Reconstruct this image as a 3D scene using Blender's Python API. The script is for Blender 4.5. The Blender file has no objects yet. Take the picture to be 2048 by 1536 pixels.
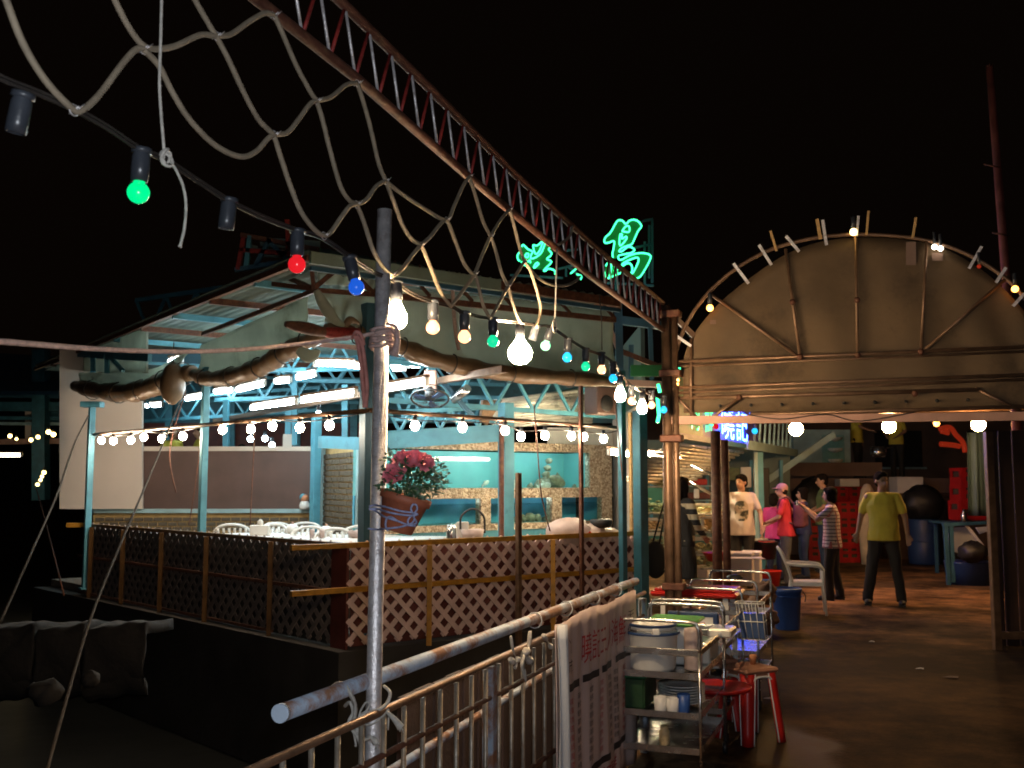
import bpy, bmesh, math, random
from mathutils import Vector, Matrix, Quaternion
random.seed(7)
R = math.radians
S = bpy.context.scene
COL = S.collection
Z = Vector((0, 0, 1))

# ---------------------------------------------------------------- camera, light, exposure
F = 2050.0
PITCH = math.atan(197 / 2050)
CAM = Vector((0, 0, 1.6))
cd = bpy.data.cameras.new('camera'); cam = bpy.data.objects.new('camera', cd); COL.objects.link(cam)
cam.location = CAM; cam.rotation_euler = (math.pi / 2 + PITCH, 0, 0)
cd.sensor_width = 36; cd.lens = F / 2048 * 36; cd.clip_start = 0.05; cd.clip_end = 600
cd.dof.use_dof = True; cd.dof.focus_distance = 4.2; cd.dof.aperture_fstop = 7.0
S.camera = cam
W = bpy.data.worlds.new('World'); S.world = W; W.use_nodes = True
wn = W.node_tree; bg = wn.nodes['Background']
sky = wn.nodes.new('ShaderNodeTexSky'); sky.sky_type = 'NISHITA'; sky.sun_disc = False
sky.sun_elevation = R(-4); sky.sun_rotation = R(200)
tint = wn.nodes.new('ShaderNodeMix'); tint.data_type = 'RGBA'; tint.inputs[0].default_value = 0.6
wn.links.new(sky.outputs[0], tint.inputs[6]); tint.inputs[7].default_value = (0.5, 0.28, 0.18, 1)     # town glow on the night sky
wn.links.new(tint.outputs[2], bg.inputs[0]); bg.inputs[1].default_value = 0.004
sd = bpy.data.lights.new('moon_sun', 'SUN'); sun = bpy.data.objects.new('moon_sun', sd); COL.objects.link(sun)
sd.energy = 0.006; sd.angle = R(0.5); sd.color = (0.9, 0.95, 1.0); sun.rotation_euler = (R(50), 0, R(-30))
# the flash of the camera that took the picture (it lights pole, rope net and pipe end from here)
fd = bpy.data.lights.new('camera_flash', 'POINT'); fl = bpy.data.objects.new('camera_flash', fd); COL.objects.link(fl)
fd.energy = 92; fd.color = (0.86, 0.92, 1.0); fd.shadow_soft_size = 0.03; fl.location = (0.05, 0.0, 1.68)
S.view_settings.view_transform = 'Standard'; S.view_settings.look = 'None'
S.view_settings.exposure = 0.62; S.view_settings.gamma = 1.0; S.view_settings.use_curve_mapping = False
S.render.engine = 'CYCLES'
cy = S.cycles
cy.use_denoising = True
try: cy.denoiser = 'OPENIMAGEDENOISE'
except Exception: pass
cy.sample_clamp_indirect = 2.5; cy.sample_clamp_direct = 0
cy.max_bounces = 6; cy.diffuse_bounces = 3; cy.glossy_bounces = 3; cy.transmission_bounces = 6; cy.transparent_max_bounces = 8
cy.caustics_reflective = False; cy.caustics_refractive = False
cy.use_light_tree = True
cy.pixel_filter_type = 'BLACKMAN_HARRIS'; cy.filter_width = 1.7

# ---------------------------------------------------------------- pixels of the photograph to points of the place
cp, sp = math.cos(PITCH), math.sin(PITCH)
def ray(u, v):
    x = (u - 1024) / F; y = (768 - v) / F
    return Vector((x, cp - y * sp, sp + y * cp))
def at(u, v, Y):
    d = ray(u, v); return CAM + d * (Y / d.y)
def onz(u, v, z=0.0):
    d = ray(u, v); return CAM + d * ((z - CAM.z) / d.z)
def onp(u, v, p, n):
    d = ray(u, v); return CAM + d * ((p - CAM).dot(n) / d.dot(n))

# ---------------------------------------------------------------- mesh builder
def frame(d, up=Z):
    d = d.normalized()
    if abs(d.dot(up)) > 0.98: up = Vector((0, 1, 0))
    x = d.cross(up).normalized(); y = x.cross(d).normalized()
    return x, y, d
class MB:
    def __init__(s): s.v = []; s.f = []; s.s = []
    def _add(s, vs, fs, smooth=False):
        b = len(s.v); s.v += [Vector(v) for v in vs]
        for f in fs: s.f.append(tuple(i + b for i in f)); s.s.append(smooth)
        return s
    def box(s, c, size, ax=None):
        c = Vector(c); hx, hy, hz = [q / 2 for q in size]
        ax = ax or (Vector((1, 0, 0)), Vector((0, 1, 0)), Z)
        vs = [c + ax[0] * (hx * i) + ax[1] * (hy * j) + ax[2] * (hz * k) for i in (-1, 1) for j in (-1, 1) for k in (-1, 1)]
        return s._add(vs, [(0, 1, 3, 2), (4, 6, 7, 5), (0, 4, 5, 1), (2, 3, 7, 6), (0, 2, 6, 4), (1, 5, 7, 3)])
    def bbox(s, c, size, ax=None, bev=0.01, seg=1):
        bm = bmesh.new(); bmesh.ops.create_cube(bm, size=1)
        for v in bm.verts: v.co = Vector((v.co.x * size[0], v.co.y * size[1], v.co.z * size[2]))
        bmesh.ops.bevel(bm, geom=bm.edges[:], offset=bev, segments=seg, affect='EDGES', profile=0.6)
        c = Vector(c); ax = ax or (Vector((1, 0, 0)), Vector((0, 1, 0)), Z)
        bm.verts.index_update()
        vs = [c + ax[0] * v.co.x + ax[1] * v.co.y + ax[2] * v.co.z for v in bm.verts]
        fs = [tuple(v.index for v in f.verts) for f in bm.faces]; bm.free()
        return s._add(vs, fs)
    def beam(s, a, b, w, h, up=Z):
        a, b = Vector(a), Vector(b); x, y, d = frame(b - a, up)
        return s.box((a + b) / 2, (w, h, (b - a).length), (x, y, d))
    def tube(s, pts, r, n=8, caps=True, closed=False, rf=None):
        pts = [Vector(p) for p in pts]; m = len(pts)
        if m < 2: return s
        tan = []
        for i in range(m):
            a = pts[i - 1] if (i or closed) else pts[0]; b = pts[(i + 1) % m] if (i < m - 1 or closed) else pts[-1]
            t = b - a; tan.append(t.normalized() if t.length > 1e-9 else Z.copy())
        x, y, _ = frame(tan[0]); vs = []
        for i in range(m):
            if i:
                q = tan[i - 1].rotation_difference(tan[i]); x = q @ x; y = q @ y
            rr = r * (rf(i / (m - 1)) if rf else 1)
            vs += [pts[i] + x * (rr * math.cos(2 * math.pi * k / n)) + y * (rr * math.sin(2 * math.pi * k / n)) for k in range(n)]
        fs = []
        for i in range(m if closed else m - 1):
            j = (i + 1) % m
            for k in range(n):
                l = (k + 1) % n; fs.append((i * n + k, i * n + l, j * n + l, j * n + k))
        b0 = len(s.v); s._add(vs, fs, True)
        if caps and not closed:
            s.f.append(tuple(b0 + k for k in reversed(range(n)))); s.s.append(False)
            s.f.append(tuple(b0 + (m - 1) * n + k for k in range(n))); s.s.append(False)
        return s
    def lathe(s, prof, o=(0, 0, 0), ax=Z, n=16, smooth=True):
        o = Vector(o); x, y, d = frame(Vector(ax), Vector((0, 1, 0)))
        vs = []; fs = []
        for r, h in prof:
            vs += [o + d * h + x * (r * math.cos(2 * math.pi * k / n)) + y * (r * math.sin(2 * math.pi * k / n)) for k in range(n)]
        for i in range(len(prof) - 1):
            for k in range(n):
                l = (k + 1) % n; fs.append((i * n + k, i * n + l, (i + 1) * n + l, (i + 1) * n + k))
        b0 = len(s.v); s._add(vs, fs, smooth)
        if prof[0][0] > 1e-4: s.f.append(tuple(b0 + k for k in reversed(range(n)))); s.s.append(False)
        if prof[-1][0] > 1e-4: s.f.append(tuple(b0 + (len(prof) - 1) * n + k for k in range(n))); s.s.append(False)
        return s
    def ball(s, c, r, n=12, m=8, ax=None):
        if not hasattr(r, '__len__'): r = (r, r, r)
        c = Vector(c); ax = ax or (Vector((1, 0, 0)), Vector((0, 1, 0)), Z)
        vs = [c - ax[2] * r[2]]
        for i in range(1, m):
            t = math.pi * i / m
            for k in range(n):
                p = 2 * math.pi * k / n
                vs.append(c + ax[0] * (r[0] * math.sin(t) * math.cos(p)) + ax[1] * (r[1] * math.sin(t) * math.sin(p)) - ax[2] * (r[2] * math.cos(t)))
        vs.append(c + ax[2] * r[2]); fs = []
        for k in range(n):
            l = (k + 1) % n; fs.append((0, 1 + l, 1 + k))
            for i in range(m - 2):
                a = 1 + i * n; fs.append((a + k, a + l, a + n + l, a + n + k))
            a = 1 + (m - 2) * n; fs.append((a + k, a + l, len(vs) - 1))
        return s._add(vs, fs, True)
    def cone(s, a, b, ra, rb, n=12, m=4):
        """tapered limb with round ends"""
        a, b = Vector(a), Vector(b); d = (b - a); L = d.length
        prof = []
        for i in range(m + 1):
            t = math.pi / 2 * i / m; prof.append((ra * math.sin(t), -ra * math.cos(t)))
        for i in range(m + 1):
            t = math.pi / 2 * i / m; prof.append((rb * math.cos(t), L + rb * math.sin(t)))
        prof[0] = (0.0005, prof[0][1]); prof[-1] = (0.0005, prof[-1][1])
        return s.lathe(prof, a, d if L > 1e-6 else Z, n)
    def ecyl(s, secs, n=16):
        """stack of ellipses (centre, rx, ry)"""
        vs = []; fs = []
        for c, rx, ry in secs:
            c = Vector(c); vs += [c + Vector((rx * math.cos(2 * math.pi * k / n), ry * math.sin(2 * math.pi * k / n), 0)) for k in range(n)]
        for i in range(len(secs) - 1):
            for k in range(n):
                l = (k + 1) % n; fs.append((i * n + k, i * n + l, (i + 1) * n + l, (i + 1) * n + k))
        b0 = len(s.v); s._add(vs, fs, True)
        s.f.append(tuple(b0 + k for k in reversed(range(n)))); s.s.append(False)
        s.f.append(tuple(b0 + (len(secs) - 1) * n + k for k in range(n))); s.s.append(False)
        return s
    def prism(s, pts, ext):
        pts = [Vector(p) for p in pts]; ext = Vector(ext); n = len(pts)
        fs = [tuple(reversed(range(n))), tuple(range(n, 2 * n))] + [(i, (i + 1) % n, n + (i + 1) % n, n + i) for i in range(n)]
        return s._add(pts + [p + ext for p in pts], fs)
    def grid(s, fn, nu, nv, smooth=True, thick=None):
        vs = [Vector(fn(i / nu, j / nv)) for i in range(nu + 1) for j in range(nv + 1)]
        q = lambda i, j: i * (nv + 1) + j
        fs = [(q(i, j), q(i + 1, j), q(i + 1, j + 1), q(i, j + 1)) for i in range(nu) for j in range(nv)]
        if thick is not None:
            t = Vector(thick); N = len(vs); vs = vs + [v + t for v in vs]
            fs += [tuple(N + k for k in reversed(f)) for f in fs]
            rim = [q(i, 0) for i in range(nu + 1)] + [q(nu, j) for j in range(1, nv + 1)] + [q(i, nv) for i in range(nu - 1, -1, -1)] + [q(0, j) for j in range(nv - 1, 0, -1)]
            fs += [(rim[k], rim[k - 1], N + rim[k - 1], N + rim[k]) for k in range(len(rim))]
        return s._add(vs, fs, smooth)
    def mesh(s, name, off=Vector((0, 0, 0))):
        me = bpy.data.meshes.new(name)
        me.from_pydata([tuple(v - off) for v in s.v], [], s.f)
        me.polygons.foreach_set('use_smooth', s.s); me.update()
        return me
    def build(s, name, mat, parent=None, loc=None):
        """vertices are world points; the object's origin is its thing's base (or loc)"""
        if parent is not None: off = wloc(parent)
        else: off = Vector(loc) if loc is not None else Vector((0, 0, 0))
        me = s.mesh(name, off); me.materials.append(mat)
        o = bpy.data.objects.new(name, me); COL.objects.link(o)
        if parent is not None: o.parent = parent
        else: o.location = off
        o['_w'] = tuple(off)
        return o
WL = {}
def wloc(o):
    return Vector(o['_w']) if '_w' in o else Vector((0, 0, 0))
def tag(o, label, cat, group=None, kind=None):
    if label: o['label'] = label
    if cat: o['category'] = cat
    if group: o['group'] = group
    if kind: o['kind'] = kind
    return o
def thing(name, label, cat, loc=(0, 0, 0), group=None):
    o = bpy.data.objects.new(name, None); COL.objects.link(o)
    o.location = Vector(loc); o['_w'] = tuple(loc); o.empty_display_size = 0.1
    return tag(o, label, cat, group)
def kids(o): return [c for c in bpy.data.objects if c.parent == o]
KIDS = {}
def copy_thing(root, loc, rotz=None, label=None, group=None, scale=None):
    if root.name not in KIDS:
        KIDS[root.name] = [(c, kids(c)) for c in kids(root)]
    r = root.copy(); COL.objects.link(r); r.location = Vector(loc)
    if rotz is not None: r.rotation_euler = (0, 0, rotz)
    if scale: r.scale = (scale, scale, scale)
    if label: r['label'] = label
    if group: r['group'] = group
    for c, gs in KIDS[root.name]:
        d = c.copy(); COL.objects.link(d); d.parent = r
        for g in gs:
            e = g.copy(); COL.objects.link(e); e.parent = d
    return r
def smooth_path(pts, k=6):
    pts = [Vector(p) for p in pts]; out = []
    for i in range(len(pts) - 1):
        p0 = pts[max(i - 1, 0)]; p1 = pts[i]; p2 = pts[i + 1]; p3 = pts[min(i + 2, len(pts) - 1)]
        for j in range(k):
            t = j / k
            out.append(0.5 * ((2 * p1) + (p2 - p0) * t + (2 * p0 - 5 * p1 + 4 * p2 - p3) * t * t + (3 * p1 - p0 - 3 * p2 + p3) * t ** 3))
    out.append(pts[-1]); return out

# ---------------------------------------------------------------- materials
def mat(name, col, rough=0.6, metal=0.0, var=0.18, scale=6.0, bump=0.15, bscale=60.0, spec=0.5, stain=None, stain_at=0.55, emit=None, es=0.0, transl=0.0, trans=0.0, alpha=1.0):
    m = bpy.data.materials.new(name); m.use_nodes = True; nt = m.node_tree; n = nt.nodes; l = nt.links
    b = n['Principled BSDF']; out = n['Material Output']
    tc = n.new('ShaderNodeTexCoord')
    nz = n.new('ShaderNodeTexNoise'); nz.inputs['Scale'].default_value = scale; nz.inputs['Detail'].default_value = 6
    l.new(tc.outputs['Object'], nz.inputs['Vector'])
    cr = n.new('ShaderNodeValToRGB'); l.new(nz.outputs[0], cr.inputs[0])
    c = Vector(col[:3])
    cr.color_ramp.elements[0].position = 0.3; cr.color_ramp.elements[1].position = 0.7
    cr.color_ramp.elements[0].color = (*(c * (1 - var)), 1); cr.color_ramp.elements[1].color = (*[min(1, q) for q in c * (1 + var)], 1)
    src = cr.outputs[0]
    if stain is not None:
        n2 = n.new('ShaderNodeTexNoise'); n2.inputs['Scale'].default_value = scale * 0.7; n2.inputs['Detail'].default_value = 8; n2.inputs['Roughness'].default_value = 0.7
        mp = n.new('ShaderNodeMapping'); mp.inputs['Location'].default_value = (3.1, 7.7, 1.3)
        l.new(tc.outputs['Object'], mp.inputs[0]); l.new(mp.outputs[0], n2.inputs['Vector'])
        r2 = n.new('ShaderNodeValToRGB'); r2.color_ramp.elements[0].position = stain_at - 0.06; r2.color_ramp.elements[1].position = stain_at + 0.08
        l.new(n2.outputs[0], r2.inputs[0])
        mx = n.new('ShaderNodeMix'); mx.data_type = 'RGBA'; l.new(r2.outputs[0], mx.inputs[0]); l.new(src, mx.inputs[6]); mx.inputs[7].default_value = (*stain, 1)
        src = mx.outputs[2]
    l.new(src, b.inputs['Base Color'])
    b.inputs['Roughness'].default_value = rough; b.inputs['Metallic'].default_value = metal
    b.inputs['Specular IOR Level'].default_value = spec
    if bump > 0:
        nb = n.new('ShaderNodeTexNoise'); nb.inputs['Scale'].default_value = bscale; nb.inputs['Detail'].default_value = 4
        l.new(tc.outputs['Object'], nb.inputs['Vector'])
        bp = n.new('ShaderNodeBump'); bp.inputs['Strength'].default_value = bump; bp.inputs['Distance'].default_value = 0.01
        l.new(nb.outputs[0], bp.inputs['Height']); l.new(bp.outputs[0], b.inputs['Normal'])
        rr = n.new('ShaderNodeMapRange'); rr.inputs[3].default_value = max(0.02, rough - 0.12); rr.inputs[4].default_value = min(1, rough + 0.12)
        l.new(nz.outputs[0], rr.inputs[0]); l.new(rr.outputs[0], b.inputs['Roughness'])
    if emit is not None:
        b.inputs['Emission Color'].default_value = (*emit, 1); b.inputs['Emission Strength'].default_value = es
    if trans: b.inputs['Transmission Weight'].default_value = trans
    if alpha < 1: b.inputs['Alpha'].default_value = alpha
    if transl:
        t = n.new('ShaderNodeBsdfTranslucent'); l.new(src, t.inputs[0])
        ms = n.new('ShaderNodeMixShader'); ms.inputs[0].default_value = transl
        l.new(b.outputs[0], ms.inputs[1]); l.new(t.outputs[0], ms.inputs[2]); l.new(ms.outputs[0], out.inputs[0])
    return m
def lamp(name, col, es):
    m = bpy.data.materials.new(name); m.use_nodes = True; b = m.node_tree.nodes['Principled BSDF']
    b.inputs['Base Color'].default_value = (*[q * 0.45 for q in col], 1) if es < 3 else (0.8, 0.8, 0.8, 1); b.inputs['Roughness'].default_value = 0.2
    b.inputs['Emission Color'].default_value = (*col, 1); b.inputs['Emission Strength'].default_value = es
    return m
M = {}
M['galv'] = mat('galvanised_steel', (0.78, 0.74, 0.74), 0.36, 0.55, 0.18, 40, 0.3, 160, stain=(0.56, 0.49, 0.47), stain_at=0.56)
M['railsteel'] = mat('dull_rail_steel', (0.34, 0.29, 0.23), 0.4, 0.5, 0.25, 20, 0.25, 90, stain=(0.16, 0.09, 0.05), stain_at=0.6)
M['mast'] = mat('red_mast_paint', (0.34, 0.10, 0.08), 0.6, 0, 0.3, 6, 0.2)
M['steel'] = mat('stainless_steel', (0.6, 0.6, 0.6), 0.25, 0.95, 0.1, 10, 0.06, 80)
M['rust'] = mat('rusty_red_steel', (0.12, 0.045, 0.027), 0.6, 0.2, 0.4, 18, 0.4, 60, stain=(0.18, 0.095, 0.05), stain_at=0.58)
M['redbar'] = mat('red_primer_bar', (0.28, 0.03, 0.025), 0.5, 0.2, 0.4, 30, 0.3)
M['rope'] = mat('grey_hose', (0.25, 0.20, 0.14), 0.7, 0, 0.2, 30, 0.3, 200)
M['cord'] = mat('twisted_cord', (0.5, 0.47, 0.42), 0.85, 0, 0.25, 60, 0.5, 300)
M['pinkrope'] = mat('pink_rope', (0.48, 0.33, 0.29), 0.85, 0, 0.25, 60, 0.6, 260)
M['bluerope'] = mat('blue_rope', (0.34, 0.37, 0.58), 0.85, 0, 0.3, 60, 0.6, 260)
M['cable'] = mat('black_cable', (0.03, 0.025, 0.022), 0.45, 0, 0.2, 20, 0.1)
M['socket'] = mat('black_socket', (0.035, 0.04, 0.05), 0.35, 0, 0.2, 20, 0.1)
M['pipeblue'] = mat('pale_blue_pipe', (0.33, 0.40, 0.50), 0.5, 0.1, 0.15, 9, 0.25, 60, stain=(0.24, 0.12, 0.07), stain_at=0.50)
M['turq'] = mat('turquoise_paint', (0.08, 0.28, 0.37), 0.5, 0, 0.2, 5, 0.15, 40, stain=(0.05, 0.16, 0.22), stain_at=0.62)
M['turqdark'] = mat('dark_turquoise', (0.035, 0.14, 0.19), 0.55, 0, 0.25, 5, 0.2, 40, stain=(0.03, 0.08, 0.10), stain_at=0.6)  # darker tone of the turquoise paint
M['dblue'] = mat('dark_blue_paint', (0.03, 0.10, 0.16), 0.5, 0, 0.2, 5, 0.15)
M['paleblue'] = mat('pale_blue_paint', (0.30, 0.45, 0.48), 0.5, 0, 0.15, 5, 0.1)
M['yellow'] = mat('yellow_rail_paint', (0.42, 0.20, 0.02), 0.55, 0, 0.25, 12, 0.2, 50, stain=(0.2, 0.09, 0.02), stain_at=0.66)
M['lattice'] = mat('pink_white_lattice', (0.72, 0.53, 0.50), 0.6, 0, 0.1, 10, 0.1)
M['lattice_shade'] = mat('shaded_lattice', (0.20, 0.165, 0.15), 0.7, 0, 0.15, 10, 0.1)  # lattice on the water side, with its shade put into the colour
M['yellow_shade'] = mat('shaded_yellow_paint', (0.10, 0.045, 0.009), 0.65, 0, 0.3, 12, 0.2)  # rail yellow again, darkened to carry the shade of the water side
M['maroon'] = mat('maroon_board', (0.12, 0.03, 0.024), 0.6, 0, 0.3, 6, 0.2)
M['hull'] = mat('dark_pontoon', (0.035, 0.032, 0.03), 0.75, 0, 0.4, 2, 0.4, 15)
M['deck'] = mat('deck_floor', (0.20, 0.17, 0.14), 0.6, 0, 0.25, 3, 0.2)
M['white'] = mat('white_plastic', (0.72, 0.71, 0.68), 0.4, 0, 0.08, 6, 0.05)
M['cream'] = mat('cream_board', (0.62, 0.52, 0.44), 0.65, 0, 0.06, 1.5, 0.05)
M['brownpanel'] = mat('brown_panel', (0.10, 0.055, 0.045), 0.6, 0, 0.2, 3, 0.1)
M['brick'] = mat('olive_brick', (0.10, 0.08, 0.055), 0.7, 0, 0.35, 1.2, 0.4, 30)
M['mortar'] = mat('ochre_mortar', (0.42, 0.29, 0.12), 0.85, 0, 0.2, 9, 0.3)
M['tarp'] = mat('cream_tarpaulin', (0.47, 0.50, 0.43), 0.65, 0, 0.18, 2.2, 0.5, 7, transl=0.55, stain=(0.34, 0.35, 0.29), stain_at=0.6)
M['tarproll'] = mat('brown_rolled_tarpaulin', (0.16, 0.10, 0.055), 0.38, 0, 0.35, 6, 0.7, 14)
M['palegreen'] = mat('pale_green_eave', (0.20, 0.27, 0.23), 0.6, 0, 0.2, 4, 0.2)
M['roofsheet'] = mat('pale_green_sheet', (0.10, 0.145, 0.13), 0.55, 0, 0.2, 2, 0.2)
M['pinksteel'] = mat('pink_primer_channel', (0.42, 0.24, 0.18), 0.6, 0, 0.2, 6, 0.2)
M['archtarp'] = mat('tan_arch_tarpaulin', (0.14, 0.092, 0.05), 0.8, 0, 0.28, 2.6, 0.6, 7, transl=0.2, stain=(0.07, 0.045, 0.026), stain_at=0.57)
M['archpipe'] = mat('brown_pipe', (0.20, 0.12, 0.075), 0.4, 0.5, 0.3, 12, 0.2)
M['goldstick'] = mat('wooden_stick', (0.48, 0.30, 0.12), 0.6, 0, 0.3, 30, 0.3)
M['foam'] = mat('white_foam', (0.72, 0.68, 0.66), 0.8, 0, 0.06, 5, 0.15, 120)
M['red'] = mat('red_plastic', (0.50, 0.02, 0.015), 0.35, 0, 0.12, 4, 0.05)
M['crate'] = mat('red_crate', (0.40, 0.012, 0.012), 0.45, 0, 0.15, 4, 0.1)
M['cratehole'] = mat('crate_inside', (0.06, 0.05, 0.03), 0.8, 0, 0.2, 4, 0.1)
M['blue'] = mat('blue_plastic', (0.03, 0.09, 0.32), 0.4, 0, 0.15, 4, 0.05)
M['dkblue'] = mat('dark_blue_plastic', (0.02, 0.05, 0.14), 0.45, 0, 0.15, 4, 0.05)
M['black'] = mat('black_plastic', (0.015, 0.015, 0.016), 0.5, 0, 0.2, 6, 0.3, 20)
M['bag'] = mat('translucent_bag', (0.62, 0.5, 0.47), 0.4, 0, 0.12, 7, 0.8, 18, transl=0.3)
M['terra'] = mat('terracotta_pot', (0.34, 0.10, 0.05), 0.6, 0, 0.15, 9, 0.2)
M['leaf'] = mat('dark_green_leaf', (0.03, 0.08, 0.035), 0.35, 0, 0.4, 20, 0.1)
M['leaf2'] = mat('grey_green_leaf', (0.10, 0.14, 0.10), 0.4, 0, 0.4, 20, 0.1)
M['rose'] = mat('rose_petal', (0.80, 0.22, 0.27), 0.6, 0, 0.25, 25, 0.2)
M['cloth_white'] = mat('white_tablecloth', (0.75, 0.75, 0.74), 0.7, 0, 0.05, 6, 0.1)
M['banner'] = mat('banner_vinyl', (0.58, 0.45, 0.42), 0.5, 0, 0.08, 3, 0.25, 12)
M['bannerbk'] = mat('banner_back', (0.48, 0.50, 0.53), 0.5, 0, 0.08, 3, 0.2)
M['inkred'] = mat('red_ink', (0.42, 0.03, 0.03), 0.6, 0, 0.1, 9, 0)
M['inkblack'] = mat('black_ink', (0.03, 0.022, 0.022), 0.6, 0, 0.1, 9, 0)
M['wood'] = mat('dark_planks', (0.07, 0.035, 0.022), 0.7, 0, 0.4, 3, 0.4)
M['edgewood'] = mat('brown_edge_board', (0.055, 0.032, 0.027), 0.75, 0, 0.35, 4, 0.3)
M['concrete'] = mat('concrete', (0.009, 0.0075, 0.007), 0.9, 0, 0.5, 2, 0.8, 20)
M['greybrown'] = mat('grey_brown_wall', (0.18, 0.115, 0.09), 0.8, 0, 0.2, 2, 0.2)
M['bluewater'] = mat('tank_back_turquoise', (0.12, 0.36, 0.37), 0.5, 0, 0.15, 2, 0.05)
M['bluetank'] = mat('tank_back_blue', (0.09, 0.42, 0.62), 0.5, 0, 0.3, 2, 0.05)
M['rock'] = mat('reef_rock', (0.24, 0.22, 0.15), 0.85, 0, 0.5, 14, 0.8, 30)
M['shell'] = mat('shellfish', (0.48, 0.36, 0.2), 0.5, 0, 0.5, 25, 0.8, 40)
M['palefish'] = mat('pale_fish', (0.6, 0.62, 0.58), 0.35, 0, 0.3, 25, 0.3)
M['crab'] = mat('green_crab', (0.42, 0.45, 0.25), 0.4, 0, 0.5, 30, 0.5)
M['signblue'] = mat('purple_blue_board', (0.06, 0.05, 0.2), 0.5, 0, 0.2, 3, 0.1)
M['signgreen'] = mat('green_sign_face', (0.012, 0.15, 0.04), 0.5, 0, 0.15, 3, 0.1)
M['shutter'] = mat('pale_shutter_metal', (0.80, 0.77, 0.68), 0.3, 0.3, 0.15, 6, 0.1)
M['awn'] = mat('awning_slat', (0.64, 0.6, 0.5), 0.4, 0.3, 0.2, 6, 0.1)
M['tealcloth'] = mat('teal_curtain', (0.02, 0.045, 0.055), 0.8, 0, 0.2, 4, 0.4, 10)
M['glass'] = None
gm = bpy.data.materials.new('tank_glass'); gm.use_nodes = True
nt = gm.node_tree; nt.nodes.remove(nt.nodes['Principled BSDF'])
gt = nt.nodes.new('ShaderNodeBsdfTransparent'); gt.inputs[0].default_value = (0.86, 0.97, 0.97, 1)
gg = nt.nodes.new('ShaderNodeBsdfGlossy'); gg.inputs['Roughness'].default_value = 0.04
gf = nt.nodes.new('ShaderNodeFresnel'); gf.inputs[0].default_value = 1.22
gx = nt.nodes.new('ShaderNodeMixShader'); nt.links.new(gf.outputs[0], gx.inputs[0]); nt.links.new(gt.outputs[0], gx.inputs[1]); nt.links.new(gg.outputs[0], gx.inputs[2])
nt.links.new(gx.outputs[0], nt.nodes['Material Output'].inputs[0]); M['glass'] = gm
# gold mosaic tiles
mm = mat('gold_mosaic', (0.5, 0.33, 0.15), 0.3, 0.45, 0.1, 6, 0)
n = mm.node_tree.nodes; l = mm.node_tree.links; b = n['Principled BSDF']
vo = n.new('ShaderNodeTexVoronoi'); vo.inputs['Scale'].default_value = 38; tc = n.new('ShaderNodeTexCoord'); l.new(tc.outputs['Object'], vo.inputs['Vector'])
cr = n.new('ShaderNodeValToRGB'); e = cr.color_ramp.elements; e[0].color = (0.27, 0.175, 0.11, 1); e[1].color = (0.74, 0.62, 0.48, 1)
sx = n.new('ShaderNodeSeparateColor'); l.new(vo.outputs['Color'], sx.inputs[0]); l.new(sx.outputs[0], cr.inputs[0]); l.new(cr.outputs[0], b.inputs['Base Color'])
bp = n.new('ShaderNodeBump'); bp.inputs['Strength'].default_value = 0.7; bp.inputs['Distance'].default_value = 0.02; bp.invert = True
l.new(vo.outputs['Distance'], bp.inputs['Height']); l.new(bp.outputs[0], b.inputs['Normal']); M['mosaic'] = mm
# wet ground: asphalt and concrete with puddles (smooth where water stands)
gmn = mat('wet_concrete_ground', (0.22, 0.12, 0.055), 0.7, 0, 0.35, 0.8, 0.3, 35, stain=(0.075, 0.048, 0.028), stain_at=0.5)
n = gmn.node_tree.nodes; l = gmn.node_tree.links; b = n['Principled BSDF']
tc = n.new('ShaderNodeTexCoord')
def mth(op, *a_):
    q = n.new('ShaderNodeMath'); q.operation = op
    for i, v in enumerate(a_):
        if isinstance(v, (int, float)): q.inputs[i].default_value = v
        else: l.new(v, q.inputs[i])
    return q.outputs[0]
pn = n.new('ShaderNodeTexNoise'); pn.inputs['Scale'].default_value = 1.5; pn.inputs['Detail'].default_value = 6
l.new(tc.outputs['Object'], pn.inputs['Vector']); gx_ = n.new('ShaderNodeSeparateXYZ'); l.new(tc.outputs['Object'], gx_.inputs[0])
wet = None
for cx_, cy_, rx_, ry_ in ((1.66, 6.45, .30, .55), (1.78, 5.35, .25, .30)):   # where water stands on the walkway
    d_ = mth('ADD', mth('POWER', mth('ABSOLUTE', mth('DIVIDE', mth('SUBTRACT', gx_.outputs['X'], cx_), rx_)), 2.0), mth('POWER', mth('ABSOLUTE', mth('DIVIDE', mth('SUBTRACT', gx_.outputs['Y'], cy_), ry_)), 2.0))
    d_ = mth('ADD', d_, mth('MULTIPLY', mth('SUBTRACT', pn.outputs[0], 0.5), 3.2))
    wet = d_ if wet is None else mth('MINIMUM', wet, d_)
wr = n.new('ShaderNodeMapRange'); wr.interpolation_type = 'SMOOTHSTEP'; wr.inputs[1].default_value = 0.7; wr.inputs[2].default_value = 1.5; wr.inputs[3].default_value = 1.0; wr.inputs[4].default_value = 0.0
l.new(wet, wr.inputs[0])
old = b.inputs['Base Color'].links[0].from_socket
n3 = n.new('ShaderNodeTexNoise'); n3.inputs['Scale'].default_value = 1.3; n3.inputs['Detail'].default_value = 9; n3.inputs['Roughness'].default_value = 0.72; l.new(tc.outputs['Object'], n3.inputs['Vector'])
gr = n.new('ShaderNodeMapRange'); gr.inputs[1].default_value = 0.36; gr.inputs[2].default_value = 0.64; gr.inputs[3].default_value = 0.22; gr.inputs[4].default_value = 1.7; l.new(n3.outputs[0], gr.inputs[0])
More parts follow.
